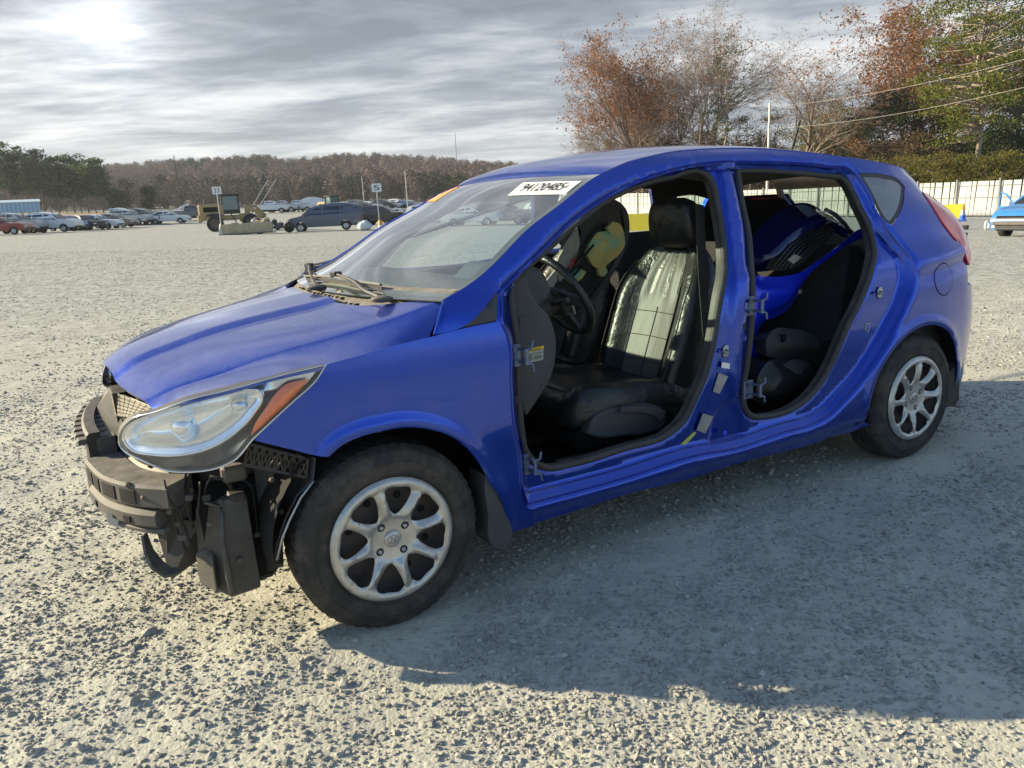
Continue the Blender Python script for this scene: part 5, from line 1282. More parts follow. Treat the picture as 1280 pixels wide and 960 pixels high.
GZ = GZ+(micro(GX, GY)-.004)*fade*wheelmask
G = np.stack([GX, GY, GZ], -1); b = MB(); nl, nd = G.shape[:2]
me = bpy.data.meshes.new('ground'); idx = np.arange(nl*nd).reshape(nl, nd)
Fq = np.stack([idx[:-1, :-1], idx[1:, :-1], idx[1:, 1:], idx[:-1, 1:]], -1).reshape(-1, 4)
me.vertices.add(nl*nd); me.vertices.foreach_set('co', G.reshape(-1)); me.loops.add(len(Fq)*4); me.loops.foreach_set('vertex_index', Fq.reshape(-1))
me.polygons.add(len(Fq)); me.polygons.foreach_set('loop_start', np.arange(len(Fq))*4); me.polygons.foreach_set('loop_total', np.full(len(Fq), 4)); me.update(calc_edges=True)
go = link_mesh('ground', me, M['gravel'], None, True); go['kind'] = 'structure'
if me.polygons[1000].normal.z < 0: me.flip_normals()
# loose stones, all over the yard near the camera (nobody could count them)
def stone_mat():
    m_ = mat('stone', (.3, .29, .27), .88, spec=.3); t = NT(m_)
    oi = t.n('ShaderNodeObjectInfo'); rnd = t.n('ShaderNodeAttribute'); rnd.attribute_type = 'INSTANCER'; rnd.attribute_name = 'tone'
    c = t.ramp(rnd.outputs['Fac'], [(0, (.20, .205, .21)), (.12, (.32, .325, .32)), (.4, (.42, .41, .37)), (.7, (.52, .50, .435)), (.92, (.60, .57, .50)), (1, (.70, .68, .61))])
    g = t.coord(); c = t.mix(t.noise(g, 3.5, 6, .7), t.mix(.15, c, (.12, .115, .10)), t.mix(.35, c, (.55, .51, .43)))
    t.set('Base Color', c); t.bump(t.noise(g, 6, 5, .7), .5, .2); M['stone'] = m_
stone_mat()
protos = []
for k in range(10):
    bm = bmesh.new()
    for q in range(13 if k < 6 else 18):
        v = Vector((random.gauss(0, 1), random.gauss(0, 1), random.gauss(0, 1))).normalized()
        bm.verts.new((v.x*random.uniform(.8, 1.15), v.y*random.uniform(.6, .9), v.z*random.uniform(.42, .66)))
    bmesh.ops.convex_hull(bm, input=bm.verts)
    for v in [v for v in bm.verts if not v.link_faces]: bm.verts.remove(v)
    me = bpy.data.meshes.new('stone_shape'); bm.to_mesh(me); bm.free(); me.materials.append(M['stone']); protos.append(me)
def scatter(name, mesh_list, P, S, Rt, tone, label, cat=None, scale3=None):
    """one object: points carrying geometry-node instances of the given shapes"""
    sc_col = bpy.data.collections.new(name+'_shapes')
    for i, me in enumerate(mesh_list): o = bpy.data.objects.new('%s_shape' % name, me); sc_col.objects.link(o)
    pm = bpy.data.meshes.new(name); pm.vertices.add(len(P)); pm.vertices.foreach_set('co', np.asarray(P, float).reshape(-1))
    for nm, ty, A in (('scl', 'FLOAT_VECTOR', S), ('rot', 'FLOAT_VECTOR', Rt)):
        a_ = pm.attributes.new(nm, ty, 'POINT'); a_.data.foreach_set('vector', np.asarray(A, float).reshape(-1))
    a_ = pm.attributes.new('tone', 'FLOAT', 'POINT'); a_.data.foreach_set('value', np.asarray(tone, float))
    a_ = pm.attributes.new('pick', 'INT', 'POINT'); a_.data.foreach_set('value', rng.integers(0, len(mesh_list), len(P)).astype(np.int32))
    pm.update(); ob = bpy.data.objects.new(name, pm); COL.objects.link(ob)
    ng = bpy.data.node_groups.new(name, 'GeometryNodeTree'); ng.interface.new_socket('Geometry', in_out='INPUT', socket_type='NodeSocketGeometry'); ng.interface.new_socket('Geometry', in_out='OUTPUT', socket_type='NodeSocketGeometry')
    n = ng.nodes; gi = n.new('NodeGroupInput'); go_ = n.new('NodeGroupOutput'); ip = n.new('GeometryNodeInstanceOnPoints'); ci = n.new('GeometryNodeCollectionInfo')
    ci.inputs['Collection'].default_value = sc_col; ci.inputs['Separate Children'].default_value = True; ci.inputs['Reset Children'].default_value = True
    def attr(nm, ty): x = n.new('GeometryNodeInputNamedAttribute'); x.data_type = ty; x.inputs[0].default_value = nm; return x.outputs[0]
    l = ng.links; l.new(gi.outputs[0], ip.inputs['Points']); l.new(ci.outputs[0], ip.inputs['Instance']); ip.inputs['Pick Instance'].default_value = True
    l.new(attr('pick', 'INT'), ip.inputs['Instance Index']); l.new(attr('scl', 'FLOAT_VECTOR'), ip.inputs['Scale'])
    ro = attr('rot', 'FLOAT_VECTOR'); e2r = n.new('FunctionNodeEulerToRotation'); l.new(ro, e2r.inputs[0]); l.new(e2r.outputs[0], ip.inputs['Rotation'])
    l.new(ip.outputs[0], go_.inputs[0]); md = ob.modifiers.new('scatter', 'NODES'); md.node_group = ng
    tag(ob, label, cat, None, 'stuff'); return ob
def stones(n, size_fn, la_rng, de_pow, dmin, dmax, seed, clump=0.0):
    r_ = np.random.default_rng(seed); de = dmin*(dmax/dmin)**(r_.random(n)) if de_pow == 'log' else (dmin**2+(dmax**2-dmin**2)*r_.random(n))**.5
    la = (r_.random(n)*2-1)*(de*.74+1.35)
    if clump > 0:
        x, y = xy(la, de); keep = (noise2(x, y, 11, 2.3)+noise2(x, y, 12, 6.1)*.7+.5) > clump*r_.random(n)*1.3; la, de = la[keep], de[keep]
    x, y = xy(la, de); s = size_fn(r_, len(x), de[:len(x)])
    k = np.ones(len(x), bool)
    for wx, wy in ((0, -.74), (2.57, -.74)): k &= ~((np.abs(x-wx) < .13) & (np.abs(y-wy) < .13))
    x, y, s = x[k], y[k], s[k]; la2, de2 = ld(x, y)
    fd_ = np.clip(1-(np.hypot(la2, de2)-5)/12, .15, 1)
    z = gz(x, y)+(micro(x, y)-.004)*fd_+s*.08
    return np.stack([x, y, z], 1), s, r_
Pa, Sa, Ra, Ta = [], [], [], []
for n, fn, args in ((165000, lambda r_, n, d: np.clip(r_.lognormal(math.log(.0058), .42, n), .003, .015), ('log', 1.25, 6.5, 21)),
                    (36000, lambda r_, n, d: np.clip(r_.lognormal(math.log(.0078), .36, n), .004, .019)*(1+.0*d), ('area', 1.25, 9.5, 22)),
                    (105000, lambda r_, n, d: np.clip(r_.lognormal(math.log(.0105), .35, n), .006, .022), ('area', 5, 30, 23)),
                    (300, lambda r_, n, d: np.clip(r_.lognormal(math.log(.020), .25, n), .013, .034), ('area', 1.25, 9, 24))):
    P, s, r_ = stones(n, fn, None, args[0], args[1], args[2], args[3], (.85 if n > 100000 else .75) if n > 500 else 0)
    Pa.append(P); Sa.append(np.stack([s*r_.uniform(.8, 1.3, len(s)), s*r_.uniform(.8, 1.2, len(s)), s*r_.uniform(.8, 1.25, len(s))], 1))
    Ra.append(np.stack([r_.normal(0, .35, len(s)), r_.normal(0, .35, len(s)), r_.uniform(0, 6.28, len(s))], 1)); Ta.append(np.clip(r_.normal(.52, .24, len(s)), 0, 1))
scatter('gravel_stones', protos, np.vstack(Pa), np.vstack(Sa), np.vstack(Ra), np.concatenate(Ta), None)
# ------------------------------------------------------------------ background vehicles
def plain(name, c, r_=.35, coat=.6, metal=0.0):
    if name not in M:
        m_ = mat(name, c, r_, metal, coat, .05); t = NT(m_); g = t.coord(); t.set('Base Color', t.mix(t.mth('MULTIPLY', t.ramp(t.noise(g, 3, 7, .7), [(.4, 0), (.75, 1)]), .35), c, tuple(.5*x+.12 for x in c))); M[name] = m_
    return M[name]
M['far_glass'] = mat('far_glass', (.02, .025, .03), .06, 0, 0, spec=.9)
M['far_lamp'] = mat('far_lamp', (.6, .62, .62), .2, .3, .5)
M['far_red'] = mat('far_red', (.35, .01, .01), .25)
KINDS = {
 'sedan': dict(L=4.6, w=.88, out=[(0, .30), (-.02, .55), (.08, .70), (1.10, .90), (1.35, .95), (2.05, 1.36), (2.45, 1.43), (3.10, 1.42), (3.6, 1.28), (4.1, 1.04), (4.55, 1.0), (4.62, .82), (4.6, .35)], arch=(.88, 3.55, .33), belt=.93,
   win=[[(1.55, .97), (2.10, 1.31), (2.45, 1.36), (2.55, 1.36), (2.55, .97)], [(2.65, .97), (2.65, 1.36), (3.10, 1.34), (3.62, 1.14), (3.70, 1.0)]]),
 'suv': dict(L=4.6, w=.92, out=[(0, .38), (-.02, .80), (.10, .96), (1.05, 1.08), (1.30, 1.12), (1.95, 1.60), (2.35, 1.70), (3.85, 1.69), (4.30, 1.58), (4.58, 1.10), (4.62, .85), (4.6, .42)], arch=(.90, 3.62, .37), belt=1.08,
   win=[[(1.50, 1.13), (2.0, 1.52), (2.40, 1.60), (2.50, 1.60), (2.50, 1.13)], [(2.60, 1.13), (2.60, 1.60), (3.45, 1.60), (3.45, 1.15)], [(3.55, 1.16), (3.55, 1.59), (3.95, 1.56), (4.15, 1.25)]]),
 'minivan': dict(L=5.1, w=.97, out=[(0, .30), (-.03, .62), (.12, .82), (.85, 1.02), (1.05, 1.08), (1.85, 1.60), (2.35, 1.72), (4.35, 1.74), (4.82, 1.62), (5.05, 1.05), (5.12, .80), (5.08, .35)], arch=(.95, 3.95, .35), belt=1.05,
   win=[[(1.40, 1.10), (1.98, 1.52), (2.30, 1.60), (2.42, 1.60), (2.42, 1.10)], [(2.52, 1.10), (2.52, 1.61), (3.62, 1.62), (3.62, 1.12)], [(3.72, 1.12), (3.72, 1.62), (4.40, 1.62), (4.72, 1.52), (4.80, 1.15)]]),
 'pickup': dict(L=5.5, w=.98, out=[(0, .48), (-.02, .98), (.12, 1.08), (1.25, 1.16), (1.50, 1.20), (2.0, 1.74), (2.35, 1.82), (3.25, 1.80), (3.48, 1.22), (5.45, 1.20), (5.5, 1.1), (5.48, .55)], arch=(.98, 4.35, .42), belt=1.2,
   win=[[(1.70, 1.22), (2.08, 1.66), (2.40, 1.73), (2.55, 1.73), (2.55, 1.22)], [(2.63, 1.22), (2.63, 1.73), (3.18, 1.71), (3.34, 1.24)]]),
 'van': dict(L=5.4, w=1.0, out=[(0, .42), (-.02, .92), (.25, 1.08), (.75, 1.22), (1.35, 1.88), (1.75, 2.04), (5.15, 2.05), (5.38, 1.92), (5.42, .50)], arch=(.92, 4.15, .38), belt=1.3,
   win=[[(1.12, 1.28), (1.55, 1.78), (1.95, 1.80), (1.95, 1.28)]]),
 'hatch': dict(L=4.0, w=.86, out=[(0, .30), (-.02, .60), (.06, .74), (.85, .98), (1.05, 1.02), (1.75, 1.42), (2.2, 1.48), (3.1, 1.46), (3.6, 1.32), (3.88, .95), (3.95, .75), (3.92, .35)], arch=(.80, 3.25, .33), belt=.98,
   win=[[(1.35, 1.04), (1.85, 1.36), (2.15, 1.40), (2.25, 1.40), (2.25, 1.04)], [(2.35, 1.04), (2.35, 1.40), (3.05, 1.38), (3.35, 1.15), (3.35, 1.06)]]),
}
PROTO = {}
def vehicle(kind, colname, loc, rz, label, cat, group, gone=()):
    K = KINDS[kind]; L_ = K['L']; w_ = K['w']; key = (kind, colname, tuple(gone))
    root = empty('parked_'+{'suv': 'suv', 'van': 'van', 'pickup': 'pickup', 'minivan': 'minivan'}.get(kind, 'car'), (0, 0, 0), 0, label, cat, group)
    if key in PROTO:
        for ch in PROTO[key].children: copy_tree(ch, root)
        root.location = loc; root.rotation_euler = (0, 0, rz); return root
    a0, a1, ar = K['arch']; out = [p for p in K['out']]
    low = [(x-L_/2, z) for x, z in out]; zb_ = out[-1][1]
    bottom = []
    for ac in (a1, a0):
        zs = out[0][1] if ac == a0 else zb_; dzc = ar*.85-zs
        hw = math.sqrt(max(ar*ar-(zs-ar*.85)**2, .01))
        th0 = math.atan2(zs-ar*.85, hw); th1 = math.pi-th0
        bottom += [(ac-L_/2+ar*1.08*math.cos(t), ar*.85+ar*1.08*math.sin(t)) for t in np.linspace(th0, th1, 11)]
    poly = catmull(np.array(low), .12, False, 50); poly = np.vstack([poly, bottom])
    zmax = max(z for _, z in out); belt = K['belt']
    def hwid(x, z):
        t = smooth01((z-belt)/(zmax-belt+.01)) if z > belt else 0
        e_ = 1-.10*smooth01((abs(x)-L_/2+.75)/.75)-.04*(1-smooth01((z-.3)/.3))
        return w_*e_*(1-.20*t)
    V, F = cdt_panel(poly, (), .22); b = MB(); b.smooth = True
    for sg in (-1, 1): b.add([(x, sg*hwid(x, z), z) for x, z in V], [tuple(int(i) for i in f) for f in F])
    n = len(poly); Y = [-1, -.9, -.6, 0, .6, .9, 1]
    G_ = [[(x, hwid(x, z)*s, z+.03*(1-s*s)*(1 if z > .5 else 0)) for s in Y] for x, z in poly]; b.grid(G_)
    body = b.build('body', plain(*colname), root, smooth=True); autosmooth(body, 40)
    for W_ in K['win']:
        for sg in (-1, 1):
            P = [(x-L_/2, z) for x, z in W_]; b = MB(); b.add([(x, sg*(hwid(x, z)+.006), z) for x, z in P]+[(x, sg*(hwid(x, z)-.02), z) for x, z in P], [tuple(range(len(P)))]+[(i, (i+1) % len(P), len(P)+(i+1) % len(P), len(P)+i) for i in range(len(P))])
            b.build('side_window', M['far_glass'], root)
    # windscreen and rear window follow the outline
    def band(i, j, nm, ins=.12, mt='far_glass'):
        (x0, z0), (x1, z1) = out[i], out[j]; b = MB(); q = []
        for t, s in ((.08, -1), (.08, 1), (.92, 1), (.92, -1)):
            x, z = (x0+(x1-x0)*t)-L_/2, z0+(z1-z0)*t; nx, nz = (z1-z0), -(x1-x0); l = math.hypot(nx, nz); sg = -1 if x < 0 else 1
            off = .035; x += sg*abs(nx)/l*off*.4; z += off
            q.append((x, s*(hwid(x, z)-ins), z))
        b.add(q+[(p[0], p[1], p[2]-.05) for p in q], [(0, 1, 2, 3), (0, 4, 5, 1), (1, 5, 6, 2), (2, 6, 7, 3), (3, 7, 4, 0)]); b.build(nm, M[mt], root)
    k = {'sedan': (4, 5, 8, 9), 'suv': (4, 5, 8, 9), 'minivan': (4, 5, 8, 9), 'pickup': (4, 5, 7, 8), 'van': (3, 4, None, None), 'hatch': (4, 5, 8, 9)}[kind]
    band(k[0], k[1], 'windscreen')
    if k[2]: band(k[2], k[3], 'rear_window')
    zh = out[1][1]
    for sg in (-1, 1):
        if 'lamp' not in gone: b = MB(); b.box((-L_/2+.06, sg*(w_-.26), zh+.02), (.16, .34, .15), bev=.03); b.build('headlight', M['far_lamp'], root)
        b = MB(); b.box((L_/2-.05, sg*(w_-.17), zh+.18), (.12, .18, .30 if kind != 'sedan' else .16), bev=.03); b.build('tail_light', M['far_red'], root)
        b = MB(); b.box((out[4][0]-L_/2+.25, sg*(w_+.04), belt+.04), (.12, .16, .12), bev=.03); b.build('door_mirror', M['black_plastic'], root)
    b = MB(); b.box((-L_/2+.02, 0, .42 if kind != 'pickup' else .62), (.10, w_*1.5, .20), bev=.03); b.build('grille', M['black_plastic'], root)
    for ac in (a0, a1):
        for sg in (-1, 1):
            r_ = ar*.88; b = MB(); b.smooth = True; c = (ac-L_/2, sg*(w_-.11), r_)
            b.lathe([(r_*.60, -.10), (r_*.92, -.11), (r_, -.07), (r_, .07), (r_*.92, .11), (r_*.60, .10)], c, 'Y', 22); wh = b.build('wheel', M['rubber'], root)
            b = MB(); b.lathe([(.001, .06*sg), (r_*.25, .085*sg), (r_*.28, .05*sg), (r_*.5, .06*sg), (r_*.62, .10*sg)], c, 'Y', 14); b.build('rim', M['silver_cover'], wh, smooth=True)
    b = MB(); b.box((0, 0, .45), (L_*.9, w_*1.5, .3)); b.build('underbody', M['dark_void'], root)
    PROTO[key] = root
    root.location = loc; root.rotation_euler = (0, 0, rz); return root
WHITE = ('paint_white', (.72, .74, .76)); SILV = ('paint_silver', (.42, .44, .46)); GREY = ('paint_grey', (.10, .11, .13)); BLK = ('paint_black', (.015, .015, .018)); RED = ('paint_red', (.25, .02, .02)); TAN = ('paint_tan', (.17, .14, .12)); BLU = ('paint_blue', (.03, .08, .22)); SKY = ('paint_skyblue', (.03, .20, .52)); NAVY = ('paint_slate', (.07, .09, .14))
view_az = lambda px: YAW+math.atan((px-640)/FPX)
def facing(px, deg):
    """heading of the nose: deg 0 = nose points to the left of the picture, 90 = towards the camera"""
    a = view_az(px); left = math.atan2(math.sin(a), -math.cos(a))          # unit vector to the left in xy
    return left+math.radians(deg)+math.pi                                    # the nose is at local -x
def put(kind, col, px, depth, deg, label, cat, group=None, gone=()):
    p = at(px, depth); return vehicle(kind, col, tuple(p), facing(px, deg), label, cat, group, gone)
G1 = 'cars parked along the left edge of the yard'
for kind, col, px, dep, deg, lab, cat in (
    ('sedan', RED, -4, 63, 150, 'dark red car cut by the left edge of the photo', 'car'),
    ('suv', SILV, 16, 68, 150, 'silver suv parked second from the left edge, beside the white suv', 'suv'),
    ('suv', WHITE, 62, 70, 150, 'white suv at the left end of the parked row, nose to the right', 'suv'),
    ('sedan', BLU, 84, 76, 140, 'dark blue car half hidden behind the white suv', 'car'),
    ('sedan', BLK, 103, 77, 125, 'black car parked between the white suv and the white sedan', 'car'),
    ('sedan', WHITE, 119, 78, 150, 'white sedan in the parked row just right of the black car', 'car'),
    ('sedan', TAN, 139, 82, 150, 'brown sedan parked right of the white sedan', 'car'),
    ('pickup', WHITE, 146, 91, 155, 'white pickup with its roof showing above the brown sedan', 'pickup'),
    ('suv', SILV, 160, 88, 150, 'silver suv parked in the row behind the brown sedan', 'suv'),
    ('suv', GREY, 178, 90, 150, 'dark grey suv near the right end of the parked row', 'suv'),
    ('sedan', WHITE, 209, 90, 165, 'white sedan standing alone at the right end of the row', 'car'),
    ('pickup', GREY, 238, 97, 175, 'dark pickup parked left of the yellow wheel loader', 'pickup')):
    put(kind, col, px, dep, deg, lab, cat, G1)
put('minivan', NAVY, 405, 54.0, -4, 'slate blue minivan parked behind the bonnet of the blue hatchback, nose to the left', 'minivan')
put('suv', BLK, 478, 72, 160, 'black suv with damaged front right of the minivan, beside the sign post', 'suv')
put('sedan', SILV, 500, 78, 160, 'silver car right of the black suv, partly behind the windscreen', 'car')
G2 = 'vehicles in the far rows of the yard'
for kind, col, px, dep, deg, lab, cat in (
    ('pickup', WHITE, 337, 118, 172, 'white pickup far off behind the loader boom', 'pickup'),
    ('pickup', SILV, 352, 128, 165, 'silver pickup just right of the white pickup behind the loader', 'pickup'),
    ('pickup', WHITE, 371, 130, 172, 'white pickup above the nose of the minivan', 'pickup'),
    ('sedan', GREY, 384, 134, 150, 'grey car between the far white pickup and the white van', 'car'),
    ('van', WHITE, 397, 140, 178, 'white panel van far off above the minivan', 'van'),
    ('sedan', SILV, 432, 142, 150, 'silver car far behind the minivan roof', 'car'),
    ('sedan', WHITE, 441, 144, 150, 'white car far behind the rear of the minivan', 'car'),
    ('suv', GREY, 449, 143, 150, 'grey suv in the far row left of the sign', 'suv'),
    ('sedan', RED, 456, 146, 150, 'red car in the far row left of the sign', 'car'),
    ('sedan', WHITE, 463, 145, 150, 'white car in the far row directly left of the sign post', 'car'),
    ('suv', BLK, 480, 146, 150, 'black suv in the far row directly right of the sign post', 'suv'),
    ('sedan', SILV, 489, 146, 150, 'silver car in the far row right of the black suv', 'car'),
    ('suv', WHITE, 498, 148, 150, 'white suv near the right end of the far row', 'suv'),
    ('sedan', BLU, 507, 147, 150, 'dark blue car in the far row near the windscreen pillar', 'car'),
    ('sedan', SILV, 515, 149, 150, 'silver car last in the far row before the windscreen pillar', 'car')):
    put(kind, col, px, dep, deg, lab, cat, G2)
# more of the yard, seen only through the windscreen
G3 = 'cars seen through the windscreen'
for i, (kind, col, px, dep, lab) in enumerate((('suv', SILV, 545, 62, 'silver suv standing beyond the windscreen, left'), ('sedan', WHITE, 590, 60, 'white car standing beyond the windscreen, middle'), ('suv', GREY, 630, 61, 'grey suv standing beyond the windscreen, right'), ('suv', WHITE, 690, 66, 'white suv beyond the far door window'))):
    put(kind, col, px, dep, 160, lab, 'car', G3)
# ---- sky blue damaged car at the right edge
bx = at(1316, 25.5); bh = vehicle('hatch', SKY, tuple(bx), facing(1316, 62), 'sky blue car with open door and missing front bumper at the right edge', 'car', None, ('lamp',)); bh.name = 'damaged_car'
rb = bh.children
def lpart(name, bld, mt):
    o = bld.build(name, M[mt] if isinstance(mt, str) else mt); o.parent = bh; return o
b = MB(); b.box((-2.03, 0, .50), (.10, 1.35, .12), bev=.02); lpart('crash_beam', b, 'steel_dark')
b = MB(); b.box((-1.95, 0, .50), (.10, 1.2, .46)); lpart('radiator', b, 'dark_void')
for k in range(4): b = MB(); b.box((-2.02, 0, .33+.11*k), (.04, 1.25, .02)); lpart('grille_slat', b, 'steel_dark')
for sg in (-1, 1):
    b = MB(); b.hull([(-1.98, sg*.42, .62), (-1.95, sg*.42, .76), (-1.80, sg*.76, .62), (-1.60, sg*.82, .86), (-1.7, sg*.5, .70), (-1.72, sg*.78, .72)]); lpart('headlight', b, 'far_lamp')
    b = MB(); b.box((-1.96, sg*.6, .42), (.12, .28, .18), bev=.02); lpart('bumper_stub', b, 'zinc')
dm = MB()
sgn = 1
P = [(-.62, .55), (-.70, .98), (-.18, 1.35), (.12, 1.42), (.22, 1.36), (.26, .98), (.24, .40)]
hx, hy = -.66, .86*sgn
for sg in (-1, 1):
    dm = MB(); hx, hy = -.66, .86*sg; an = math.radians(58)
    def dp_(u, v, t=0.0): l = (u+.66); return (hx+l*math.cos(an)-t*math.sin(an)*0, hy+sg*l*math.sin(an)+t, v)
    if sg == 1:
        fr_ = [dp_(u, v) for u, v in P]; dm.tube(fr_[1:6], .030, 6); dm.hull([dp_(u, v, t) for u, v in ((-.64, .36), (-.66, .95), (.26, .98), (.26, .38)) for t in (-.03, .03)])
        o = lpart('open_door', dm, plain(*SKY))
# ------------------------------------------------------------------ wheel loaders and yard clutter
YEL = plain('machine_yellow', (.42, .29, .12), .5, .2); 
grained('tan_steel', (.46, .37, .22), .6, .2, 4, dust=.2)
def local(px, depth, deg):
    p = at(px, depth); return Matrix.Translation(p) @ Matrix.Rotation(facing(px, deg)+math.pi, 4, 'Z')
def thing_at(name, px, depth, deg, label, cat, group=None):
    p = at(px, depth); return empty(name, tuple(p), facing(px, deg)+math.pi, label, cat, group)
def tp(root, name, bld, mt, smooth=None, bev=0):
    o = bld.build(name, M[mt] if isinstance(mt, str) else mt, None, smooth); o.parent = root
    if bev: bevelmod(o, bev)
    return o
def loader(px, depth, deg, label, sc=1.0):
    r_ = thing_at('wheel_loader', px, depth, deg, label, 'wheel loader'); r_.scale = (sc, sc, sc)
    b = MB(); b.box((-1.55, 0, 1.45), (1.8, 1.4, 1.15), bev=.14); b.box((-2.35, 0, 1.0), (.35, 1.5, .55), bev=.08); tp(r_, 'engine_cover', b, YEL)
    b = MB()
    for k in range(5): b.box((-1.75+.0*k, -.66, 1.1+.12*k), (.9, .03, .05))
    for k in range(5): b.box((-1.75, .66, 1.1+.12*k), (.9, .03, .05))
    tp(r_, 'louvres', b, 'dark_void'); r_.children[-1]['kind'] = 'stuff'
    b = MB(); b.box((-.2, 0, 1.0), (2.0, .9, .35), bev=.05); b.box((.9, 0, .95), (1.0, .7, .6), bev=.06); tp(r_, 'frame', b, YEL)
    b = MB()
    for x in (-.75, .45):
        for y in (-.55, .55): b.tube([(x, y, 1.3), (x*.92, y*.92, 2.55)], .05, 6)
    b.box((-.15, 0, 2.6), (1.5, 1.35, .12), bev=.04); b.box((-.15, 0, 1.4), (1.3, 1.15, .3), bev=.03); tp(r_, 'cab', b, 'black_plastic')
    b = MB(); b.box((-.15, 0, 2.0), (1.12, .98, 1.05)); tp(r_, 'cab_glass', b, plain('cab_glass', (.10, .17, .18), .1, .8))
    b = MB()
    for y in (-.45, .45): b.ribbon([(.9, y, 1.65), (1.7, y, 1.35), (2.4, y, .55)], (0, 1, 0), .16, .28)
    b.tube([(.9, 0, 1.7), (1.6, 0, 1.75), (2.3, 0, 1.0)], .10, 8); b.box((1.0, 0, 1.35), (.35, .9, .9), bev=.05); tp(r_, 'lift_arm', b, YEL)
    for x in (-1.35, 1.15):
        for y in (-.95, .95):
            b = MB(); b.smooth = True; R0 = .60; b.lathe([(.34, -.2), (R0*.93, -.24), (R0, -.15), (R0, .15), (R0*.93, .24), (.34, .2)], (x, y, R0), 'Y', 24); w__ = tp(r_, 'wheel', b, 'rubber')
            b = MB(); b.lathe([(.001, .10*(1 if y > 0 else -1)), (.22, .12*(1 if y > 0 else -1)), (.35, .20*(1 if y > 0 else -1))], (x, y, R0), 'Y', 14); q = b.build('rim', M['rust_steel'], None, True); q.parent = w__
    b = MB(); b.box((-2.47, 0, 1.45), (.06, 1.1, .8), bev=.01); b.box((-1.55, -.72, 1.62), (1.0, .03, .35)); tp(r_, 'grille', b, 'dark_void'); r_.children[-1]['kind'] = 'stuff'
    b = MB(); b.tube([(-.2, -.7, 1.3), (.1, -.72, .7), (.1, -.72, .4)], .04, 6); b.box((.0, -.72, .55), (.5, .12, .06)); tp(r_, 'steps', b, 'steel_dark'); r_.children[-1]['kind'] = 'stuff'
    for y_ in (-.7, .7):
        b = MB(); b.hull([(-2.0, y_-.25, 1.15), (-.75, y_-.25, 1.15), (-2.0, y_+.25, 1.15), (-.75, y_+.25, 1.15), (-1.7, y_-.25, 1.32), (-1.0, y_+.25, 1.32), (-1.7, y_+.25, 1.32), (-1.0, y_-.25, 1.32)]); tp(r_, 'mudguard', b, 'black_plastic')
    b = MB(); b.hull([(2.1, y, z) for y in (-1.1, 1.1) for z in (.1, 1.0)]+[(2.7, y, .1) for y in (-1.1, 1.1)]); tp(r_, 'front_bucket', b, 'steel_dark')
    b = MB(); b.tube([(-1.9, .2, 1.8), (-1.9, .2, 2.4)], .06, 8); tp(r_, 'exhaust', b, 'steel_dark')
    return r_
loader(291, 60, 180, 'yellow wheel loader with dark cab left of the slate blue minivan', 1.02)
l2 = loader(417, 92, 120, 'small yellow wheel loader standing above the minivan roof', 1.02)
# boom pipes of a forklift behind the loader
fl_ = thing_at('boom_lift', 322, 74, 180, 'pair of thin raised boom rails rising behind the yellow loader', 'boom lift')
b = MB(); b.tube([(-.9, -.3, 1.2), (1.2, -.3, 4.2)], .04, 6); tp(fl_, 'boom_rail', b, 'zinc'); b = MB(); b.tube([(-.3, .3, 1.2), (2.0, .3, 4.3)], .04, 6); tp(fl_, 'boom_rail', b, 'zinc')
b = MB(); b.box((-.4, 0, .9), (2.2, 1.2, .6), bev=.1); tp(fl_, 'body', b, YEL)
bk_ = thing_at('steel_bucket', 304, 49.5, 180, 'long tan steel bucket with a pale left end on the gravel before the loader', 'bucket')
b = MB(); b.box((.1, 0, .36), (3.0, .9, .64), bev=.06); tp(bk_, 'shell', b, 'tan_steel')
b = MB(); b.hull([(-1.42, -.44, .05), (-1.42, .44, .05), (-1.62, -.40, .05), (-1.62, .40, .05), (-1.42, -.46, .78), (-1.42, .46, .78), (-1.50, 0, .70), (-1.60, -.40, .3), (-1.6, .4, .3)]); tp(bk_, 'end_plate', b, plain('pale_steel', (.62, .58, .48), .6, .1))
b = MB(); b.box((.1, -.5, .05), (3.4, .25, .06)); tp(bk_, 'cutting_edge', b, 'steel_dark')
wk = thing_at('stripped_chassis', 340, 50.5, 180, 'stripped black chassis with engine parts between the tan bucket and the minivan', 'scrap')
for i in range(11):
    b = MB(); b.blob((random.uniform(-1.2, 1.2), random.uniform(-.5, .5), random.uniform(.3, .75)), (random.uniform(.15, .4), .3, random.uniform(.1, .22)), 1, .25); tp(wk, 'engine_part', b, random.choice(['black_plastic', 'steel_dark', 'rubber', 'zinc']))
for x in (-.9, .9): b = MB(); b.smooth = True; b.lathe([(.15, -.1), (.32, -.1), (.33, 0), (.32, .1), (.15, .1)], (x, -.7, .33), 'Y', 18); tp(wk, 'wheel', b, 'rubber')
b = MB(); b.tube([(-1.5, -.4, .35), (1.5, -.4, .35)], .06, 6); tp(wk, 'frame_rail', b, 'steel_dark'); b = MB(); b.tube([(-1.5, .4, .35), (1.5, .4, .35)], .06, 6); tp(wk, 'frame_rail', b, 'steel_dark')
for k, px in enumerate((318, 331)):
    s_ = thing_at('scrap_engine', px, 51, 180, ('greasy scrap engine resting on the left part of the tan bucket rear', 'greasy scrap engine beside the right end of the tan bucket')[k], 'scrap', 'scrap engines')
    for i in range(5): b = MB(); b.blob((random.uniform(-.3, .3), random.uniform(-.2, .2), .82+random.uniform(-.1, .2)), (.22, .2, .14), 1, .3); tp(s_, 'engine_part', b, random.choice(['steel_dark', 'zinc', 'tan_steel']))
wb = thing_at('crumpled_sheeting', 454, 52, 180, 'crumpled white sheeting on the ground beside the rear of the minivan', 'sheeting')
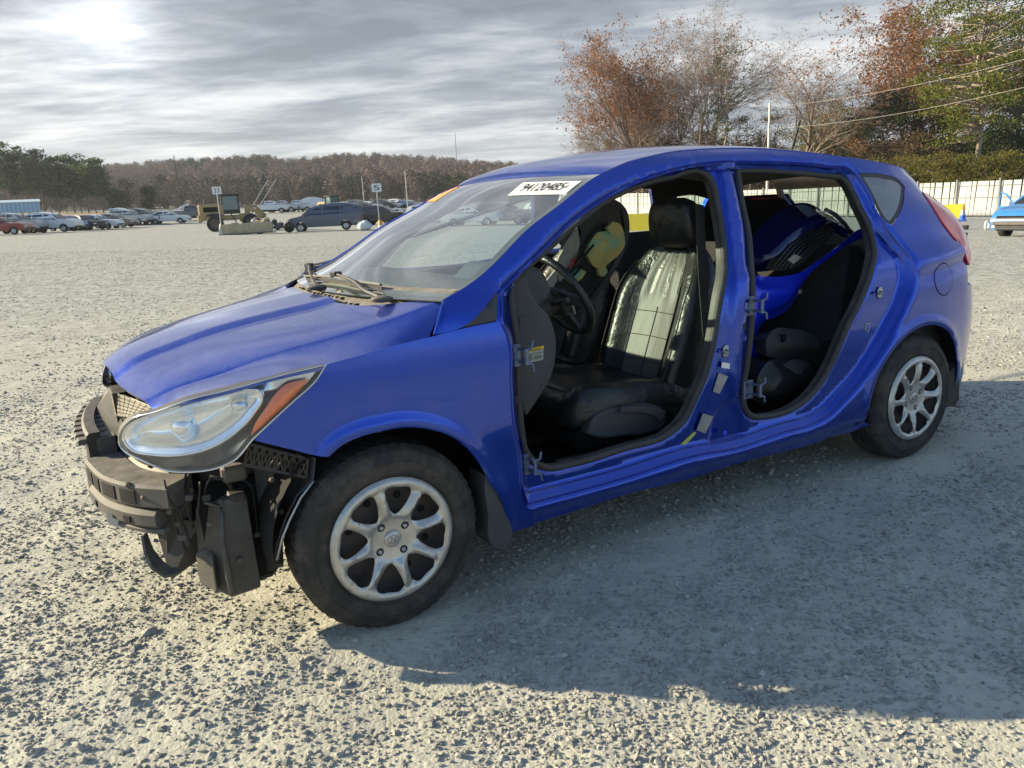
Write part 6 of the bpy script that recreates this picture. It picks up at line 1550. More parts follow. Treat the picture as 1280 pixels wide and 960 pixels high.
b = MB(); b.blob((0, 0, .30), (.45, .4, .34), 3, .2); tp(wb, 'sheet', b, plain('pale_film', (.55, .62, .66), .5, .2), True)
ob_ = thing_at('orange_barrel', 474, 50, 180, 'small orange barrel at the foot of the sign post', 'barrel'); ob_.scale = (.6, .6, .75); b = MB(); b.smooth = True; b.lathe([(.001, .0), (.26, 0), (.28, .3), (.24, .55), (.22, .9), (.001, .92)], (0, 0, 0), 'Z', 16); tp(ob_, 'drum', b, plain('orange', (.7, .30, .03), .5, .2)); b = MB(); b.lathe([(.275, .35), (.265, .5)], (0, 0, 0), 'Z', 16); tp(ob_, 'band', b, 'paper')
def post_sign(px, depth, h, label, sgn_=.55, txt=None):
    r_ = thing_at('row_sign', px, depth, 180, label, 'sign', 'white row signs on posts')
    b = MB(); b.tube([(0, 0, 0), (0, 0, h)], .045, 8); tp(r_, 'post', b, 'zinc')
    b = MB(); b.box((0, -.06, h), (sgn_, .03, sgn_*.85)); s_ = tp(r_, 'board', b, 'paper')
    if txt:
        V, F = text_mesh(txt); b = MB(); b.add([((p[0]-.5)*sgn_*.6, -.082, h+(p[1]-.5)*sgn_*.5) for p in V], F); q = b.build('row_number', M['ink'], None, fixn=False); q.parent = s_
post_sign(473, 56, 2.85, 'white square sign on a tall post right of the minivan', .68, '5')
post_sign(274, 58, 2.95, 'white sign on a post in front of the yellow loader cab', .62, '33')
# far left shed, barriers, red machine
sh = thing_at('long_shed', 4, 118, 178, 'pale blue ribbed shed at the left edge behind the parked cars', 'shed')
b = MB(); b.box((0, 0, 1.6), (9.5, 3, 1.5), bev=.05); tp(sh, 'wall', b, plain('shed_blue', (.28, .45, .60), .5, .1))
for k in range(18): b = MB(); b.box((-4.6+k*.54, -1.53, 1.6), (.10, .05, 1.45)); tp(sh, 'rib', b, plain('shed_white', (.55, .66, .74), .5, .1))
b = MB(); b.hull([(x, y, z) for x in (-4.9, 4.9) for y, z in ((-1.7, 2.35), (1.7, 2.35), (0, 2.75))]); tp(sh, 'roof', b, plain('shed_white', (.55, .66, .74), .5, .1))
for k in range(8):
    r_ = thing_at('concrete_barrier', 177+k*5.3, 112, 178, ['leftmost', 'second from the left', 'third from the left', 'fourth from the left', 'fourth from the right', 'third from the right', 'second from the right', 'rightmost'][k]+' tan concrete barrier of the row beyond the parked cars', 'barrier', 'concrete barriers in a row'); b = MB(); b.hull([(x, y, z) for x in (-.28, .28) for y, z in ((-.3, 0), (.3, 0), (-.12, .9), (.12, .9))]); tp(r_, 'block', b, 'tan_steel')
rm = thing_at('red_machine', 233, 108, 178, 'red machine with a sloping white deck beyond the dark pickup', 'machine')
b = MB(); b.hull([(-1.9, -.8, .9), (-1.9, .8, .9), (.4, -.8, 1.9), (.4, .8, 1.9), (-1.9, -.8, .7), (.4, -.8, 1.6), (-1.9, .8, .7), (.4, .8, 1.6)]); tp(rm, 'deck', b, 'paper')
b = MB(); b.box((.7, 0, 1.2), (1.6, 1.2, .9), bev=.1); tp(rm, 'body', b, plain('machine_red', (.5, .04, .03), .4, .3)); b = MB(); b.box((0, 0, .5), (3, 1, .4)); tp(rm, 'base', b, 'steel_dark')
# ------------------------------------------------------------------ white slatted fence on the right
M['fence_white'] = mat('fence_white', (.62, .61, .56), .6); _t = NT(M['fence_white']); _g = _t.geo(); _c = _t.mix(_t.noise(_g, 1.5, 5), (.88, .87, .83), (.96, .955, .92)); _t.set('Base Color', _c)
_tl = _t.n('ShaderNodeBsdfTranslucent'); _t.l(_c, _tl.inputs[0]); _mx = _t.n('ShaderNodeMixShader'); _mx.inputs[0].default_value = .62; _t.l(_t.b.outputs[0], _mx.inputs[1]); _t.l(_tl.outputs[0], _mx.inputs[2]); _t.l(_mx.outputs[0], _t.t.nodes['Material Output'].inputs[0])
fx0, fx1 = 640, 1420; FD_ = 53.0
def fpt(s_): la_, de_ = 31.4-.5*s_, 53+.866*s_; x_, y_ = xy(la_, de_); return np.array([x_, y_, float(gz(x_, y_))])
pA, pB = fpt(54.0), fpt(-12.0); Lf = float(np.hypot(*(pB-pA)[:2])); fa = math.atan2(pB[1]-pA[1], pB[0]-pA[0])
fn = empty('slatted_fence', tuple(pA), fa, 'long white slatted yard fence with grey posts below the trees', 'fence')
def ftop(u): q = pA+(pB-pA)*(u/Lf); return float(gz(q[0], q[1]))-pA[2]
HF = 2.35; per = .285; nS = min(int(Lf/per), 290)
bsl = MB(); bsl.box((0, 0, 1.24), (.235, .03, 2.2), Matrix.Rotation(.045, 3, 'Y')); sl0 = bsl.build('slat', M['fence_white']); sl0.parent = fn
for k in range(nS):
    o = sl0 if k == 0 else sl0.copy()
    if k: COL.objects.link(o); o.parent = fn
    u = (k+.5)*per; o.location = (u, random.uniform(-.01, .01), ftop(u)); o.rotation_euler = (0, random.uniform(-.03, .03), 0)
grained('fence_post', (.20, .20, .19), .6, .2, 3, metal=.3)
npst = int(nS*per/2.8)
for k in range(npst+1):
    b = MB(); b.box((0, -.06, 1.25), (.10, .10, 2.5)); o = tp(fn, 'post', b, 'fence_post'); o.location = (k*2.8, 0, ftop(k*2.8))
for z in (.22, 1.28, 2.05):
    b = MB(); b.tube([(u, -.04, z+ftop(u)) for u in np.linspace(0, nS*per, 40)], .024, 5); tp(fn, 'rail', b, 'fence_post')
yb = thing_at('yellow_board', 1186, 47.5, 178, 'bright yellow board leaning low against the white fence beside the traffic cone', 'board')
b = MB(); b.box((0, 0, .48), (1.75, .06, .86), Matrix.Rotation(-.12, 3, 'X')); tp(yb, 'panel', b, plain('board_yellow', (.80, .62, .03), .5, .2)); b = MB(); b.box((0, .1, .1), (1.7, .3, .08)); tp(yb, 'foot', b, 'steel_dark')
yb2 = thing_at('yellow_barrier', 803, 40, 178, 'yellow barrier seen through the cabin left of the driver headrest', 'barrier'); b = MB(); b.hull([(x, y, z) for x in (-.75, .75) for y, z in ((-.25, 0), (.25, 0), (-.1, .85), (.1, .85))]); tp(yb2, 'block', b, plain('board_yellow', (.80, .62, .03), .5, .2))
cn = thing_at('traffic_cone', 1204, 43.5, 178, 'orange and grey traffic cone on a blue base beside the yellow board', 'traffic cone')
b = MB(); b.box((0, 0, .05), (.42, .42, .1), bev=.02); b.lathe([(.17, .1), (.14, .35)], (0, 0, 0), 'Z', 14); tp(cn, 'base', b, plain('cone_blue', (.02, .10, .55), .5, .2)); b = MB(); b.lathe([(.14, .35), (.10, .62)], (0, 0, 0), 'Z', 14); tp(cn, 'band', b, 'zinc'); b = MB(); b.lathe([(.10, .62), (.05, .95), (.001, .96)], (0, 0, 0), 'Z', 14); tp(cn, 'tip', b, plain('cone_orange', (.7, .2, .05), .5, .2))
g1 = gpt(1206, 287); r_ = empty('black_block', tuple(g1), .4, 'small dark block lying on the gravel beyond the hatchback tail', 'block'); b = MB(); b.box((0, 0, .09), (.42, .25, .18), bev=.03); tp(r_, 'block', b, 'black_plastic')
g1 = gpt(1233, 287); r_ = empty('paper_cup', tuple(g1), 0, 'small white ring shaped scrap on the gravel left of the sky blue car', 'litter'); b = MB(); b.tube([(.14*math.cos(t), -.02, .17+.16*math.sin(t)) for t in np.linspace(0, 2*math.pi, 16, endpoint=False)], .045, 6, True); tp(r_, 'ring', b, 'paper', True)
# utility pole with wires
up = thing_at('utility_pole', 958, 73, 180, 'slim pale utility pole in front of the bare trees', 'pole'); b = MB(); b.tube([(0, 0, 0), (.08, 0, 10.0)], [.13, .10], 8); tp(up, 'pole', b, plain('pole_white', (.62, .60, .55), .7, 0)); b = MB(); b.box((.08, -.05, 8.0), (.12, .2, .4), bev=.02); tp(up, 'transformer', b, 'zinc')
P0 = at(961, 73); 
for k, (h0, px1, h1) in enumerate(((9.7, 1330, 8.2), (7.8, 1330, 6.6))):
    A = P0+np.array([0, 0, h0]); B_ = at(px1, 46)+np.array([0, 0, h1+1.4]); b = MB(); b.tube([tuple(A*(1-t)+B_*t-np.array([0, 0, 1.1*4*t*(1-t)*.5])) for t in np.linspace(0, 1, 20)], .013, 4); o = b.build('power_line', plain('wire_grey', (.30, .29, .26), .6, 0)); tag(o, ('upper power line running right from the utility pole', 'lower power line running right from the utility pole')[k], 'wire', 'power lines')
b = MB(); A = P0+np.array([0, 0, 8.4]); B_ = at(925, 75); b.tube([tuple(A), tuple(B_)], .015, 4); o = b.build('guy_wire', M['wire_grey']); tag(o, 'thin guy wire slanting left from the utility pole', 'wire')
lp_ = thing_at('leaning_trunk', 978, 78, 180, 'dark dead trunk leaning right beside the utility pole', 'tree trunk'); b = MB(); b.tube([(-.8, 0, 0), (1.4, 0, 8.9)], [.22, .10], 7); tp(lp_, 'trunk', b, 'rubber')
for px, dep, h_, lab in ((227, 150, 10.5, 'dark utility pole rising before the wooded hill on the left'), (510, 120, 5.8, 'thin pale pole left of the windscreen pillar'), (456, 150, 6.0, 'thin bare pole far behind the minivan')):
    r_ = thing_at('far_pole', px, dep, 180, lab, 'pole'); b = MB(); b.tube([(0, 0, 0), (0, 0, h_)], .07, 6); tp(r_, 'pole', b, 'rubber' if px == 227 else plain('pole_white', (.62, .60, .55), .7, 0))
r_ = thing_at('radio_mast', 575, 700, 180, 'thin radio mast on the far hill above the windscreen', 'mast'); b = MB(); b.tube([(0, 0, 25), (0, 0, 60)], .35, 4); tp(r_, 'mast', b, 'zinc')
# ------------------------------------------------------------------ trees
def leafmat(name, stops, tr=.35):
    m_ = bpy.data.materials.new(name); m_.use_nodes = True; t = NT(m_)
    g = t.n('ShaderNodeNewGeometry'); oi = g.outputs['Random Per Island']
    c = t.ramp(oi, stops); g2 = t.geo(); c = t.mix(t.ramp(t.noise(g2, .9, 4, .6), [(.3, 0), (.7, 1)]), t.mix(1.0, c, (.55, .55, .55), 'MULTIPLY'), c)
    t.set('Base Color', c); t.b.inputs['Roughness'].default_value = .75; t.b.inputs['Specular IOR Level'].default_value = .15
    tl = t.n('ShaderNodeBsdfTranslucent'); t.l(c, tl.inputs[0]); mx_ = t.n('ShaderNodeMixShader'); mx_.inputs[0].default_value = tr
    out = t.t.nodes['Material Output']; t.l(t.b.outputs[0], mx_.inputs[1]); t.l(tl.outputs[0], mx_.inputs[2]); t.l(mx_.outputs[0], out.inputs[0]); M[name] = m_
leafmat('leaf_rust', [(0, (.18, .07, .035)), (.4, (.38, .16, .075)), (.8, (.50, .25, .12)), (1, (.55, .36, .19))], .5)
leafmat('leaf_brown', [(0, (.12, .08, .045)), (.5, (.25, .17, .09)), (1, (.38, .27, .15))], .5)
leafmat('leaf_olive', [(0, (.08, .08, .02)), (.5, (.20, .18, .045)), (1, (.36, .30, .08))], .5)
leafmat('leaf_dark', [(0, (.012, .022, .010)), (.5, (.030, .050, .018)), (1, (.06, .085, .03))], .15)
leafmat('leaf_pine', [(0, (.03, .05, .012)), (.4, (.12, .16, .03)), (.8, (.27, .29, .05)), (1, (.42, .40, .08))], .45)
leafmat('leaf_pinedark', [(0, (.02, .04, .016)), (.5, (.07, .12, .035)), (1, (.15, .20, .06))], .4)
grained('bark', (.17, .13, .10), .9, .35, 3)
grained('bark_pale', (.30, .25, .20), .9, .3, 3)
grained('twig', (.20, .145, .115), .9, .3, 2)
grained('twig_pale', (.29, .235, .20), .9, .3, 2)
def prisms(A, B_, ra, rb, n=3):
    A = np.asarray(A); B_ = np.asarray(B_); ra = np.asarray(ra); rb = np.asarray(rb); t = B_-A; t = t/(np.linalg.norm(t, axis=1)[:, None]+1e-9)
    up = np.where(np.abs(t[:, 2:3]) < .9, np.array([[0, 0, 1.]]), np.array([[1., 0, 0]])); u = np.cross(t, up); u /= np.linalg.norm(u, axis=1)[:, None]+1e-9; v = np.cross(t, u)
    vs = np.zeros((len(A), 2*n, 3))
    for j in range(n):
        a = 2*math.pi*j/n; o = u*math.cos(a)+v*math.sin(a); vs[:, j] = A+o*ra[:, None]; vs[:, n+j] = B_+o*rb[:, None]
    f = np.array([[j, (j+1) % n, n+(j+1) % n, n+j] for j in range(n)]); F = (np.arange(len(A))*2*n)[:, None, None]+f[None]
    return vs.reshape(-1, 3), F.reshape(-1, 4)
def quads(P, s, r_, flat=.0, asp=1.0):
    n = len(P); a = r_.normal(size=(n, 3)); a[:, 2] *= (1-flat); a /= np.linalg.norm(a, axis=1)[:, None]; b = r_.normal(size=(n, 3)); b -= a*(a*b).sum(1)[:, None]; b /= np.linalg.norm(b, axis=1)[:, None]
    s = np.asarray(s)[:, None]; V = np.stack([P-a*s-b*s*asp*.5, P+a*s*.2-b*s*asp, P+a*s, P+b*s*asp], 1)
    return V.reshape(-1, 3), np.arange(n*4).reshape(-1, 4)
def npmesh(name, parts, mats, parent=None, smooth=False, kind=None):
    V = np.vstack([p[0] for p in parts]); off = 0; Fs = []; mi = []
    for k, (v, f) in enumerate(parts): Fs.append(f+off); mi += [k]*len(f); off += len(v)
    F = np.vstack(Fs); me = bpy.data.meshes.new(name); me.vertices.add(len(V)); me.vertices.foreach_set('co', V.reshape(-1)); me.loops.add(len(F)*4); me.loops.foreach_set('vertex_index', F.reshape(-1).astype(np.int32))
    me.polygons.add(len(F)); me.polygons.foreach_set('loop_start', np.arange(len(F))*4); me.polygons.foreach_set('loop_total', np.full(len(F), 4)); me.polygons.foreach_set('material_index', mi); me.update(calc_edges=True)
    for m_ in mats: me.materials.append(m_)
    if smooth: me.polygons.foreach_set('use_smooth', [True]*len(me.polygons))
    o = bpy.data.objects.new(name, me)
    if parent is not None: COL.objects.link(o); o.parent = parent
    if kind: o['kind'] = kind
    return o
def skeleton(h, seed, spread=.5, levels=4, trunkfrac=.3, nb=(7, 6, 6), up=.35, wob=.12, multi=1, r0=None, minr=.006):
    r_ = np.random.default_rng(seed); segs = []; tips = []
    def grow(p, d, l, r, lev):
        n = 5 if lev == 0 else (4 if lev == 1 else 3); pts = [p]; ds = []
        for i in range(n):
            d = d+r_.normal(0, wob*(1+.5*lev), 3)+np.array([0, 0, up*(.10 if lev else .05)]); d = d/np.linalg.norm(d); q = pts[-1]+d*l/n
            ra = r*(1-i/n*.7); rb = r*(1-(i+1)/n*.7); segs.append((pts[-1], q, ra, rb, lev)); pts.append(q); ds.append(d)
        if lev >= levels-1: tips.append((pts[-1], lev)); tips.append((pts[-2], lev)); return
        k = nb[lev] if lev < len(nb) else 4
        for j in range(k):
            f = (trunkfrac+(1-trunkfrac)*(j+r_.random())/k) if lev == 0 else (.25+.75*(j+r_.random())/k); x = f*n; i = min(int(x), n-1); q = pts[i]+(pts[i+1]-pts[i])*(x-i); dd = ds[i]
            a = r_.normal(size=3); a -= dd*(a@dd); a /= np.linalg.norm(a); sp = spread*(1.15-.4*f if lev == 0 else 1)*r_.uniform(.7, 1.25)
            nd = dd*math.cos(sp)+a*math.sin(sp); nd /= np.linalg.norm(nd)
            ll = l*(.62-.22*f if lev == 0 else .55)*r_.uniform(.75, 1.2); grow(q, nd, ll, max(r*(1-f*.65)*.55, minr), lev+1)
    for m_ in range(multi):
        d = np.array([r_.normal(0, .16) if multi > 1 else 0, r_.normal(0, .16) if multi > 1 else 0, 1.0]); grow(np.array([r_.normal(0, .5)*(multi > 1), r_.normal(0, .5)*(multi > 1), -.2]), d/np.linalg.norm(d), h*r_.uniform(.8, 1)*.80, (r0 or h*.018)*(.7 if multi > 1 else 1), 0)
    return segs, tips, r_
def push(px, depth, h):
    if depth > 130 or px < 700: return depth, h
    f = float(np.interp(px, [740, 850, 1000, 1100, 1200, 1300], [1.40, 1.36, 1.20, 1.12, 1.04, 1.0])); return depth*f, h*f
def tree(name, px, depth, h, seed, label, group='trees beyond the yard fence', leaf='leaf_rust', nleaf=0, lsize=.13, bark='bark', twig='twig', cat='tree', leaf_z=(0, 1), wide=1.0, **kw):
    depth, h = push(px, depth, h); p = at(px, depth); root = empty(name, tuple(p), random.uniform(0, 6.28), label, cat, group)
    segs, tips, r_ = skeleton(h, seed, **kw); A = np.array([s[0] for s in segs]); B_ = np.array([s[1] for s in segs]); ra = np.array([s[2] for s in segs]); rb = np.array([s[3] for s in segs]); lv = np.array([s[4] for s in segs])
    sc_ = np.array([wide, wide, h/max(B_[:, 2].max(), .1)]); A = A*sc_; B_ = B_*sc_
    m0 = lv <= 1; npmesh('trunk', [prisms(A[m0], B_[m0], ra[m0], rb[m0], 6)], [M[bark]], root, True)
    m1 = ~m0; tw = prisms(A[m1], B_[m1], np.maximum(ra[m1], .010), np.maximum(rb[m1], .007), 3)
    # fine twigs fanning from the outer branches
    T_ = np.array([t[0] for t in tips])*sc_; k = 4; base = np.repeat(T_, k, 0); dd = r_.normal(0, 1, base.shape); dd[:, 2] = np.abs(dd[:, 2])*.8; dd /= np.linalg.norm(dd, axis=1)[:, None]; e_ = base+dd*r_.uniform(.25, .7, (len(base), 1))*h/17
    tw2 = prisms(base, e_, np.full(len(base), .009), np.full(len(base), .005), 3)
    parts = [(np.vstack([tw[0], tw2[0]]), np.vstack([tw[1], tw2[1]+len(tw[0])]))]; mats = [M[twig]]
    if nleaf:
        pick = T_[(T_[:, 2] > leaf_z[0]*h) & (T_[:, 2] < leaf_z[1]*h)]; pick = pick if len(pick) else T_
        P = pick[r_.integers(0, len(pick), nleaf)]+r_.normal(0, .28, (nleaf, 3))*h/17; parts.append(quads(P, r_.uniform(.5, 1.3, nleaf)*lsize, r_)); mats.append(M[leaf])
    npmesh('crown', parts, mats, root); return root
def clump_tree(name, px, depth, h, seed, label, leaf, group, rx=.32, z0=.2, n=160, per=34, cs=.55, lsize=.12, cat='tree', bark='bark', cone=0.0, trunk_r=.016, kind=None):
    """evergreen or bush: many clusters of small leaf faces around a leader"""
    depth, h = push(px, depth, h); p = at(px, depth); root = empty(name, tuple(p), 0, label, cat, group); r_ = np.random.default_rng(seed)
    C_ = []; segs = []
    for i in range(n):
        f = r_.random(); z = h*(z0+(1-z0)*f); R_ = h*rx*((1-f*.92)**.8 if cone else (math.sin(math.pi*min(max(f*.9+.08, 0), 1))**.6))*(1+.25*r_.normal())*r_.uniform(.25, 1)**.5; a = r_.uniform(0, 6.283)
        c = np.array([R_*math.cos(a), R_*math.sin(a), z-(.06*h*(R_/(h*rx+.01)) if cone else 0)+r_.normal(0, .02*h)]); C_.append(c)
        if R_ > .05*h: segs.append((np.array([0, 0, z-R_*.15]), c, .012*h*(1-f)*.5+.02, .012))
    C_ = np.array(C_); P = np.repeat(C_, per, 0)+r_.normal(0, 1, (n*per, 3))*np.array([cs, cs, cs*(.26 if leaf == 'leaf_pine' else .45)])
    Q = quads(P, r_.uniform(.6, 1.4, len(P))*lsize, r_, .2, .6)
    tz = np.linspace(-.2, h*.97, 9); tp_ = np.stack([r_.normal(0, .012*h, 9)*(tz > 0), r_.normal(0, .012*h, 9)*(tz > 0), tz], 1); rr = trunk_r*h*(1-np.linspace(0, .9, 9))
    A = list(tp_[:-1])+[s[0] for s in segs]; B_ = list(tp_[1:])+[s[1] for s in segs]; ra = list(rr[:-1])+[s[2] for s in segs]; rb = list(rr[1:])+[s[3] for s in segs]
    npmesh('trunk', [prisms(A, B_, ra, rb, 5)], [M[bark]], root, True); npmesh('crown', [Q], [M[leaf]], root); return root
G = 'trees beyond the yard fence'
tree('oak_tree', 826, 72, 16.2, 3, 'tall rust leaved tree at the left end of the wood, many slim stems', G, 'leaf_rust', 17000, .10, 'bark', 'twig', multi=4, spread=.50, nb=(9, 7, 6), levels=4, leaf_z=(.45, 1), wide=.95)
tree('oak_tree', 800, 78, 13.6, 5, 'rust topped tree with bare lower twigs, leftmost of the tall trees', G, 'leaf_rust', 9000, .10, 'bark', 'twig', multi=3, spread=.55, nb=(9, 7, 6), levels=4, leaf_z=(.5, 1))
tree('bare_tree', 876, 70, 17.8, 8, 'tallest bare tree with pale twigs right of the rust tree', G, 'leaf_rust', 1500, .08, 'bark_pale', 'twig_pale', multi=3, spread=.42, nb=(10, 7, 6), levels=4, leaf_z=(.6, 1))
tree('bare_tree', 776, 84, 10.4, 12, 'low pale bare tree thinning out at the left edge of the wood', G, 'leaf_brown', 700, .12, 'bark_pale', 'twig_pale', multi=4, spread=.55, nb=(8, 6, 6), levels=4)
tree('bare_tree', 758, 90, 7.8, 13, 'shortest bare thicket tree over the hatchback roof', G, 'leaf_brown', 900, .12, 'bark_pale', 'twig_pale', multi=4, spread=.6, nb=(8, 6, 6), levels=4)
tree('bare_tree', 985, 66, 14.9, 21, 'large bare tree with dark forking limbs behind the utility pole', G, 'leaf_rust', 1200, .085, 'bark', 'twig_pale', spread=.62, nb=(11, 8, 6), levels=4, trunkfrac=.3, leaf_z=(.4, .9), wide=1.15)
tree('bare_tree', 1022, 80, 12.5, 22, 'bare tree with a few rust leaves right of the large bare tree', G, 'leaf_rust', 2600, .085, 'bark_pale', 'twig', multi=2, spread=.5, nb=(9, 7, 6), levels=4)
tree('bare_tree', 1058, 92, 13.0, 23, 'pale bare tree far back between the bare tree and the rust oak', G, 'leaf_brown', 0, .12, 'bark_pale', 'twig_pale', multi=1, spread=.4, nb=(9, 6, 5), levels=4)
tree('oak_tree', 1116, 70, 16.6, 31, 'broad oak with orange brown leaves and crooked limbs', G, 'leaf_rust', 14000, .095, 'bark', 'twig', spread=.72, nb=(12, 8, 6), levels=4, trunkfrac=.25, leaf_z=(.2, 1), wide=1.0)
tree('oak_tree', 1150, 76, 20.0, 32, 'taller oak with orange leaves behind the broad oak', G, 'leaf_rust', 13000, .095, 'bark', 'twig', spread=.6, nb=(12, 8, 6), levels=4, trunkfrac=.3, leaf_z=(.4, 1), wide=1.1)
tree('oak_tree', 1275, 80, 18.5, 33, 'russet oak at the right edge behind the pine', G, 'leaf_rust', 9000, .095, 'bark', 'twig', spread=.6, nb=(10, 8, 6), levels=4, wide=1.1)
clump_tree('pine_tree', 1214, 62, 18.6, 41, 'tall yellow green pine with a bare pale lower trunk', 'leaf_pine', G, .24, .30, 170, 150, .60, .085, bark='bark_pale', trunk_r=.014)
clump_tree('pine_tree', 1262, 70, 17.5, 42, 'dark green pine at the right edge of the photo', 'leaf_pinedark', G, .22, .30, 110, 110, .6, .085, bark='bark')
clump_tree('pine_tree', 906, 68, 14.0, 43, 'slim open pine rising among the bare trees', 'leaf_pinedark', G, .13, .45, 46, 60, .38, .075, bark='bark_pale', trunk_r=.009)
clump_tree('cedar_tree', 1098, 67, 9.6, 44, 'dark green cedar under the broad oak', 'leaf_dark', G, .34, .05, 150, 110, .6, .09)
clump_tree('cedar_tree', 1175, 72, 8.8, 45, 'dark green cedar filling the gap left of the pine trunk', 'leaf_dark', G, .36, .05, 150, 100, .6, .09)
clump_tree('cedar_tree', 1245, 66, 7.0, 46, 'dark low cedar between pine trunk and right edge', 'leaf_dark', G, .42, .05, 130, 100, .6, .09)
for i, (px, dep, h_, lf, rx, lab) in enumerate(((762, 80, 6.4, 'leaf_brown', .5, 'brown thicket at the left end of the wood'), (800, 74, 6.6, 'leaf_brown', .5, 'brown brush below the rust tree'), (842, 72, 6.4, 'leaf_brown', .5, 'brown brush between the rust tree and the tall bare tree'), (885, 70, 6.6, 'leaf_brown', .5, 'brown brush under the slim pine'), (932, 72, 8.2, 'leaf_brown', .45, 'reddish brown thicket left of the utility pole'), (968, 76, 9.0, 'leaf_olive', .4, 'olive thicket behind the utility pole'), (1005, 70, 7.6, 'leaf_olive', .45, 'olive tree over the rear of the roof'), (1040, 69, 9.4, 'leaf_olive', .38, 'tall olive brown tree left of the dark cedar'), (1072, 78, 9.4, 'leaf_brown', .40, 'brown tree behind the dark cedar'), (1140, 66, 6.6, 'leaf_brown', .45, 'rusty brush between the two cedars'))):
    clump_tree('thicket_tree', px, dep, h_, 60+i, lab, lf, G, rx*.72, .02, 95, 95, .5, .075, cat='tree', bark='bark')
GB = 'bushes along the white fence'
blabs = ['yellow olive bush where the fence meets the hatchback roof', 'olive bush second from the left above the fence', 'round olive bush above the hatchback tail', 'tall yellowish bush left of the yellow board', 'olive bush directly above the yellow board', 'dense olive bush above the traffic cone', 'yellow bush left of the sky blue car', 'olive bush above the open door of the sky blue car', 'olive bush at the right edge above the sky blue car']
for i, px in enumerate((1095, 1118, 1141, 1163, 1186, 1208, 1230, 1254, 1280)):
    clump_tree('bush', px, 58+(i % 3)*1.5, 3.9+.5*(i % 2), 80+i, blabs[i], 'leaf_olive' if i % 3 != 2 else 'leaf_pine', GB, .52, .02, 60, 90, .40, .07, cat='bush')
# ---- left pines at the edge of the yard
GP = 'pines at the far left edge of the yard'
pl_ = [(-14, 190, 16.8), (2, 185, 15.2), (14, 195, 16.6), (27, 188, 13.6), (36, 196, 15.6), (46, 186, 12.4), (56, 192, 14.4), (65, 186, 11.2), (74, 194, 13.4), (83, 188, 11.2), (93, 194, 13.6), (102, 187, 10.8), (111, 192, 13.0), (120, 186, 11.4), (129, 190, 11.9)]
pl_lab = ['brown topped tree cut by the left edge above the blue shed', 'pine behind the left half of the blue shed', 'pine behind the middle of the blue shed', 'pine behind the right half of the blue shed', 'pine directly right of the blue shed', 'tall pine right of the shed with a bare lower trunk', 'pine above the white suv bonnet', 'pine in the left part of the dark clump, sixth from the right', 'pine with thin trunk in the middle of the clump', 'pine right of the middle of the clump', 'pine above the black parked car', 'pine above the white sedan of the parked row', 'third pine from the right end of the clump', 'second pine from the right end of the clump', 'rightmost pine of the dark clump with a rounded top']
for i, (px, dep, h_) in enumerate(pl_):
    clump_tree('pine_tree', px, dep, h_, 100+i, pl_lab[i], 'leaf_brown' if i == 0 else ('leaf_pinedark' if i % 3 else 'leaf_dark'), GP, .17, .36 if i else .2, 40, 60, .70, .24, bark='bark', trunk_r=.014)
for i, (px, dep, h_, lf, lab) in enumerate(((158, 200, 8.0, 'leaf_dark', 'small dark pine standing alone before the hill, right of the clump'), (210, 260, 10.5, 'leaf_dark', 'small dark evergreen on the slope left of the dark utility pole'), (146, 180, 5.0, 'leaf_dark', 'low dark evergreen at the foot of the hill'), (188, 190, 5.5, 'leaf_dark', 'dark evergreen bush at the foot of the hill'), (325, 300, 10, 'leaf_dark', 'green tree on the slope above the boom rails'))):
    clump_tree('evergreen_tree', px, dep, h_, 130+i, lab, lf, 'single evergreens before the hill', .22, .15, 40, 40, .7, .2, bark='bark')
# ---- wooded hill
def hmap(la, de):
    px = 640+FPX*la/de
    ridge = pchip([-900, -200, 0, 130, 200, 300, 400, 480, 560, 640, 760, 900, 1100, 1500, 2400], [40, 50, 46, 44, 48, 50, 49, 48, 44, 40, 34, 30, 26, 22, 16])(px)
    return ridge
_px = np.linspace(-700, 2000, 110); _de = np.linspace(210, 900, 46)
PX_, DE_ = np.meshgrid(_px, _de, indexing='ij'); LA_ = (PX_-640)/FPX*DE_
up_ = smooth01((DE_-235)/330); X_, Y_ = xy(LA_, DE_); HZ = gz(X_, Y_)
crest = pchip([-700, -200, 0, 60, 130, 200, 280, 345, 400, 430, 500, 580, 660, 780, 2000], [212, 204, 206, 206, 205, 203, 199, 198, 204, 200, 202, 207, 214, 222, 236])(PX_)
horz = 270-.0233*PX_; target = CAM[2]+(horz-crest-13.0)/FPX*560*1.0
base_ = gz(*xy((PX_-640)/FPX*210, 210+0*PX_))
hz_ = HZ*0+base_*(1-up_)+(target)*up_+2.2*noise2(X_, Y_, 31, .012)*up_-smooth01((DE_-600)/300)*12
hz_[:, 0] = gz(X_[:, 0], Y_[:, 0])-.3
mh = bpy.data.materials.new('hill_litter'); mh.use_nodes = True; t = NT(mh); g = t.geo(); t.set('Base Color', t.ramp(t.noise(g, .02, 6, .6), [(.35, (.10, .085, .065)), (.65, (.16, .13, .10))])); t.b.inputs['Roughness'].default_value = .95
b = MB(); b.grid([[(X_[i, j], Y_[i, j], hz_[i, j]) for j in range(len(_de))] for i in range(len(_px))]); ho = b.build('hill', mh, None, smooth=True); ho['kind'] = 'structure'
grained('dry_grass', (.30, .21, .10), .9, .3, .4)
def sheet_on(name, px0, px1, d0, d1, mt, lift, n=24):
    G_ = []
    for px in np.linspace(px0, px1, n):
        row = []
        for de in np.linspace(d0, d1, 8): x, y = xy((px-640)/FPX*de, de); row.append((x, y, float(gz(x, y))+lift))
        G_.append(row)
    b_ = MB(); b_.grid(G_); o = b_.build(name, M[mt], None, smooth=True); o['kind'] = 'structure'; return o
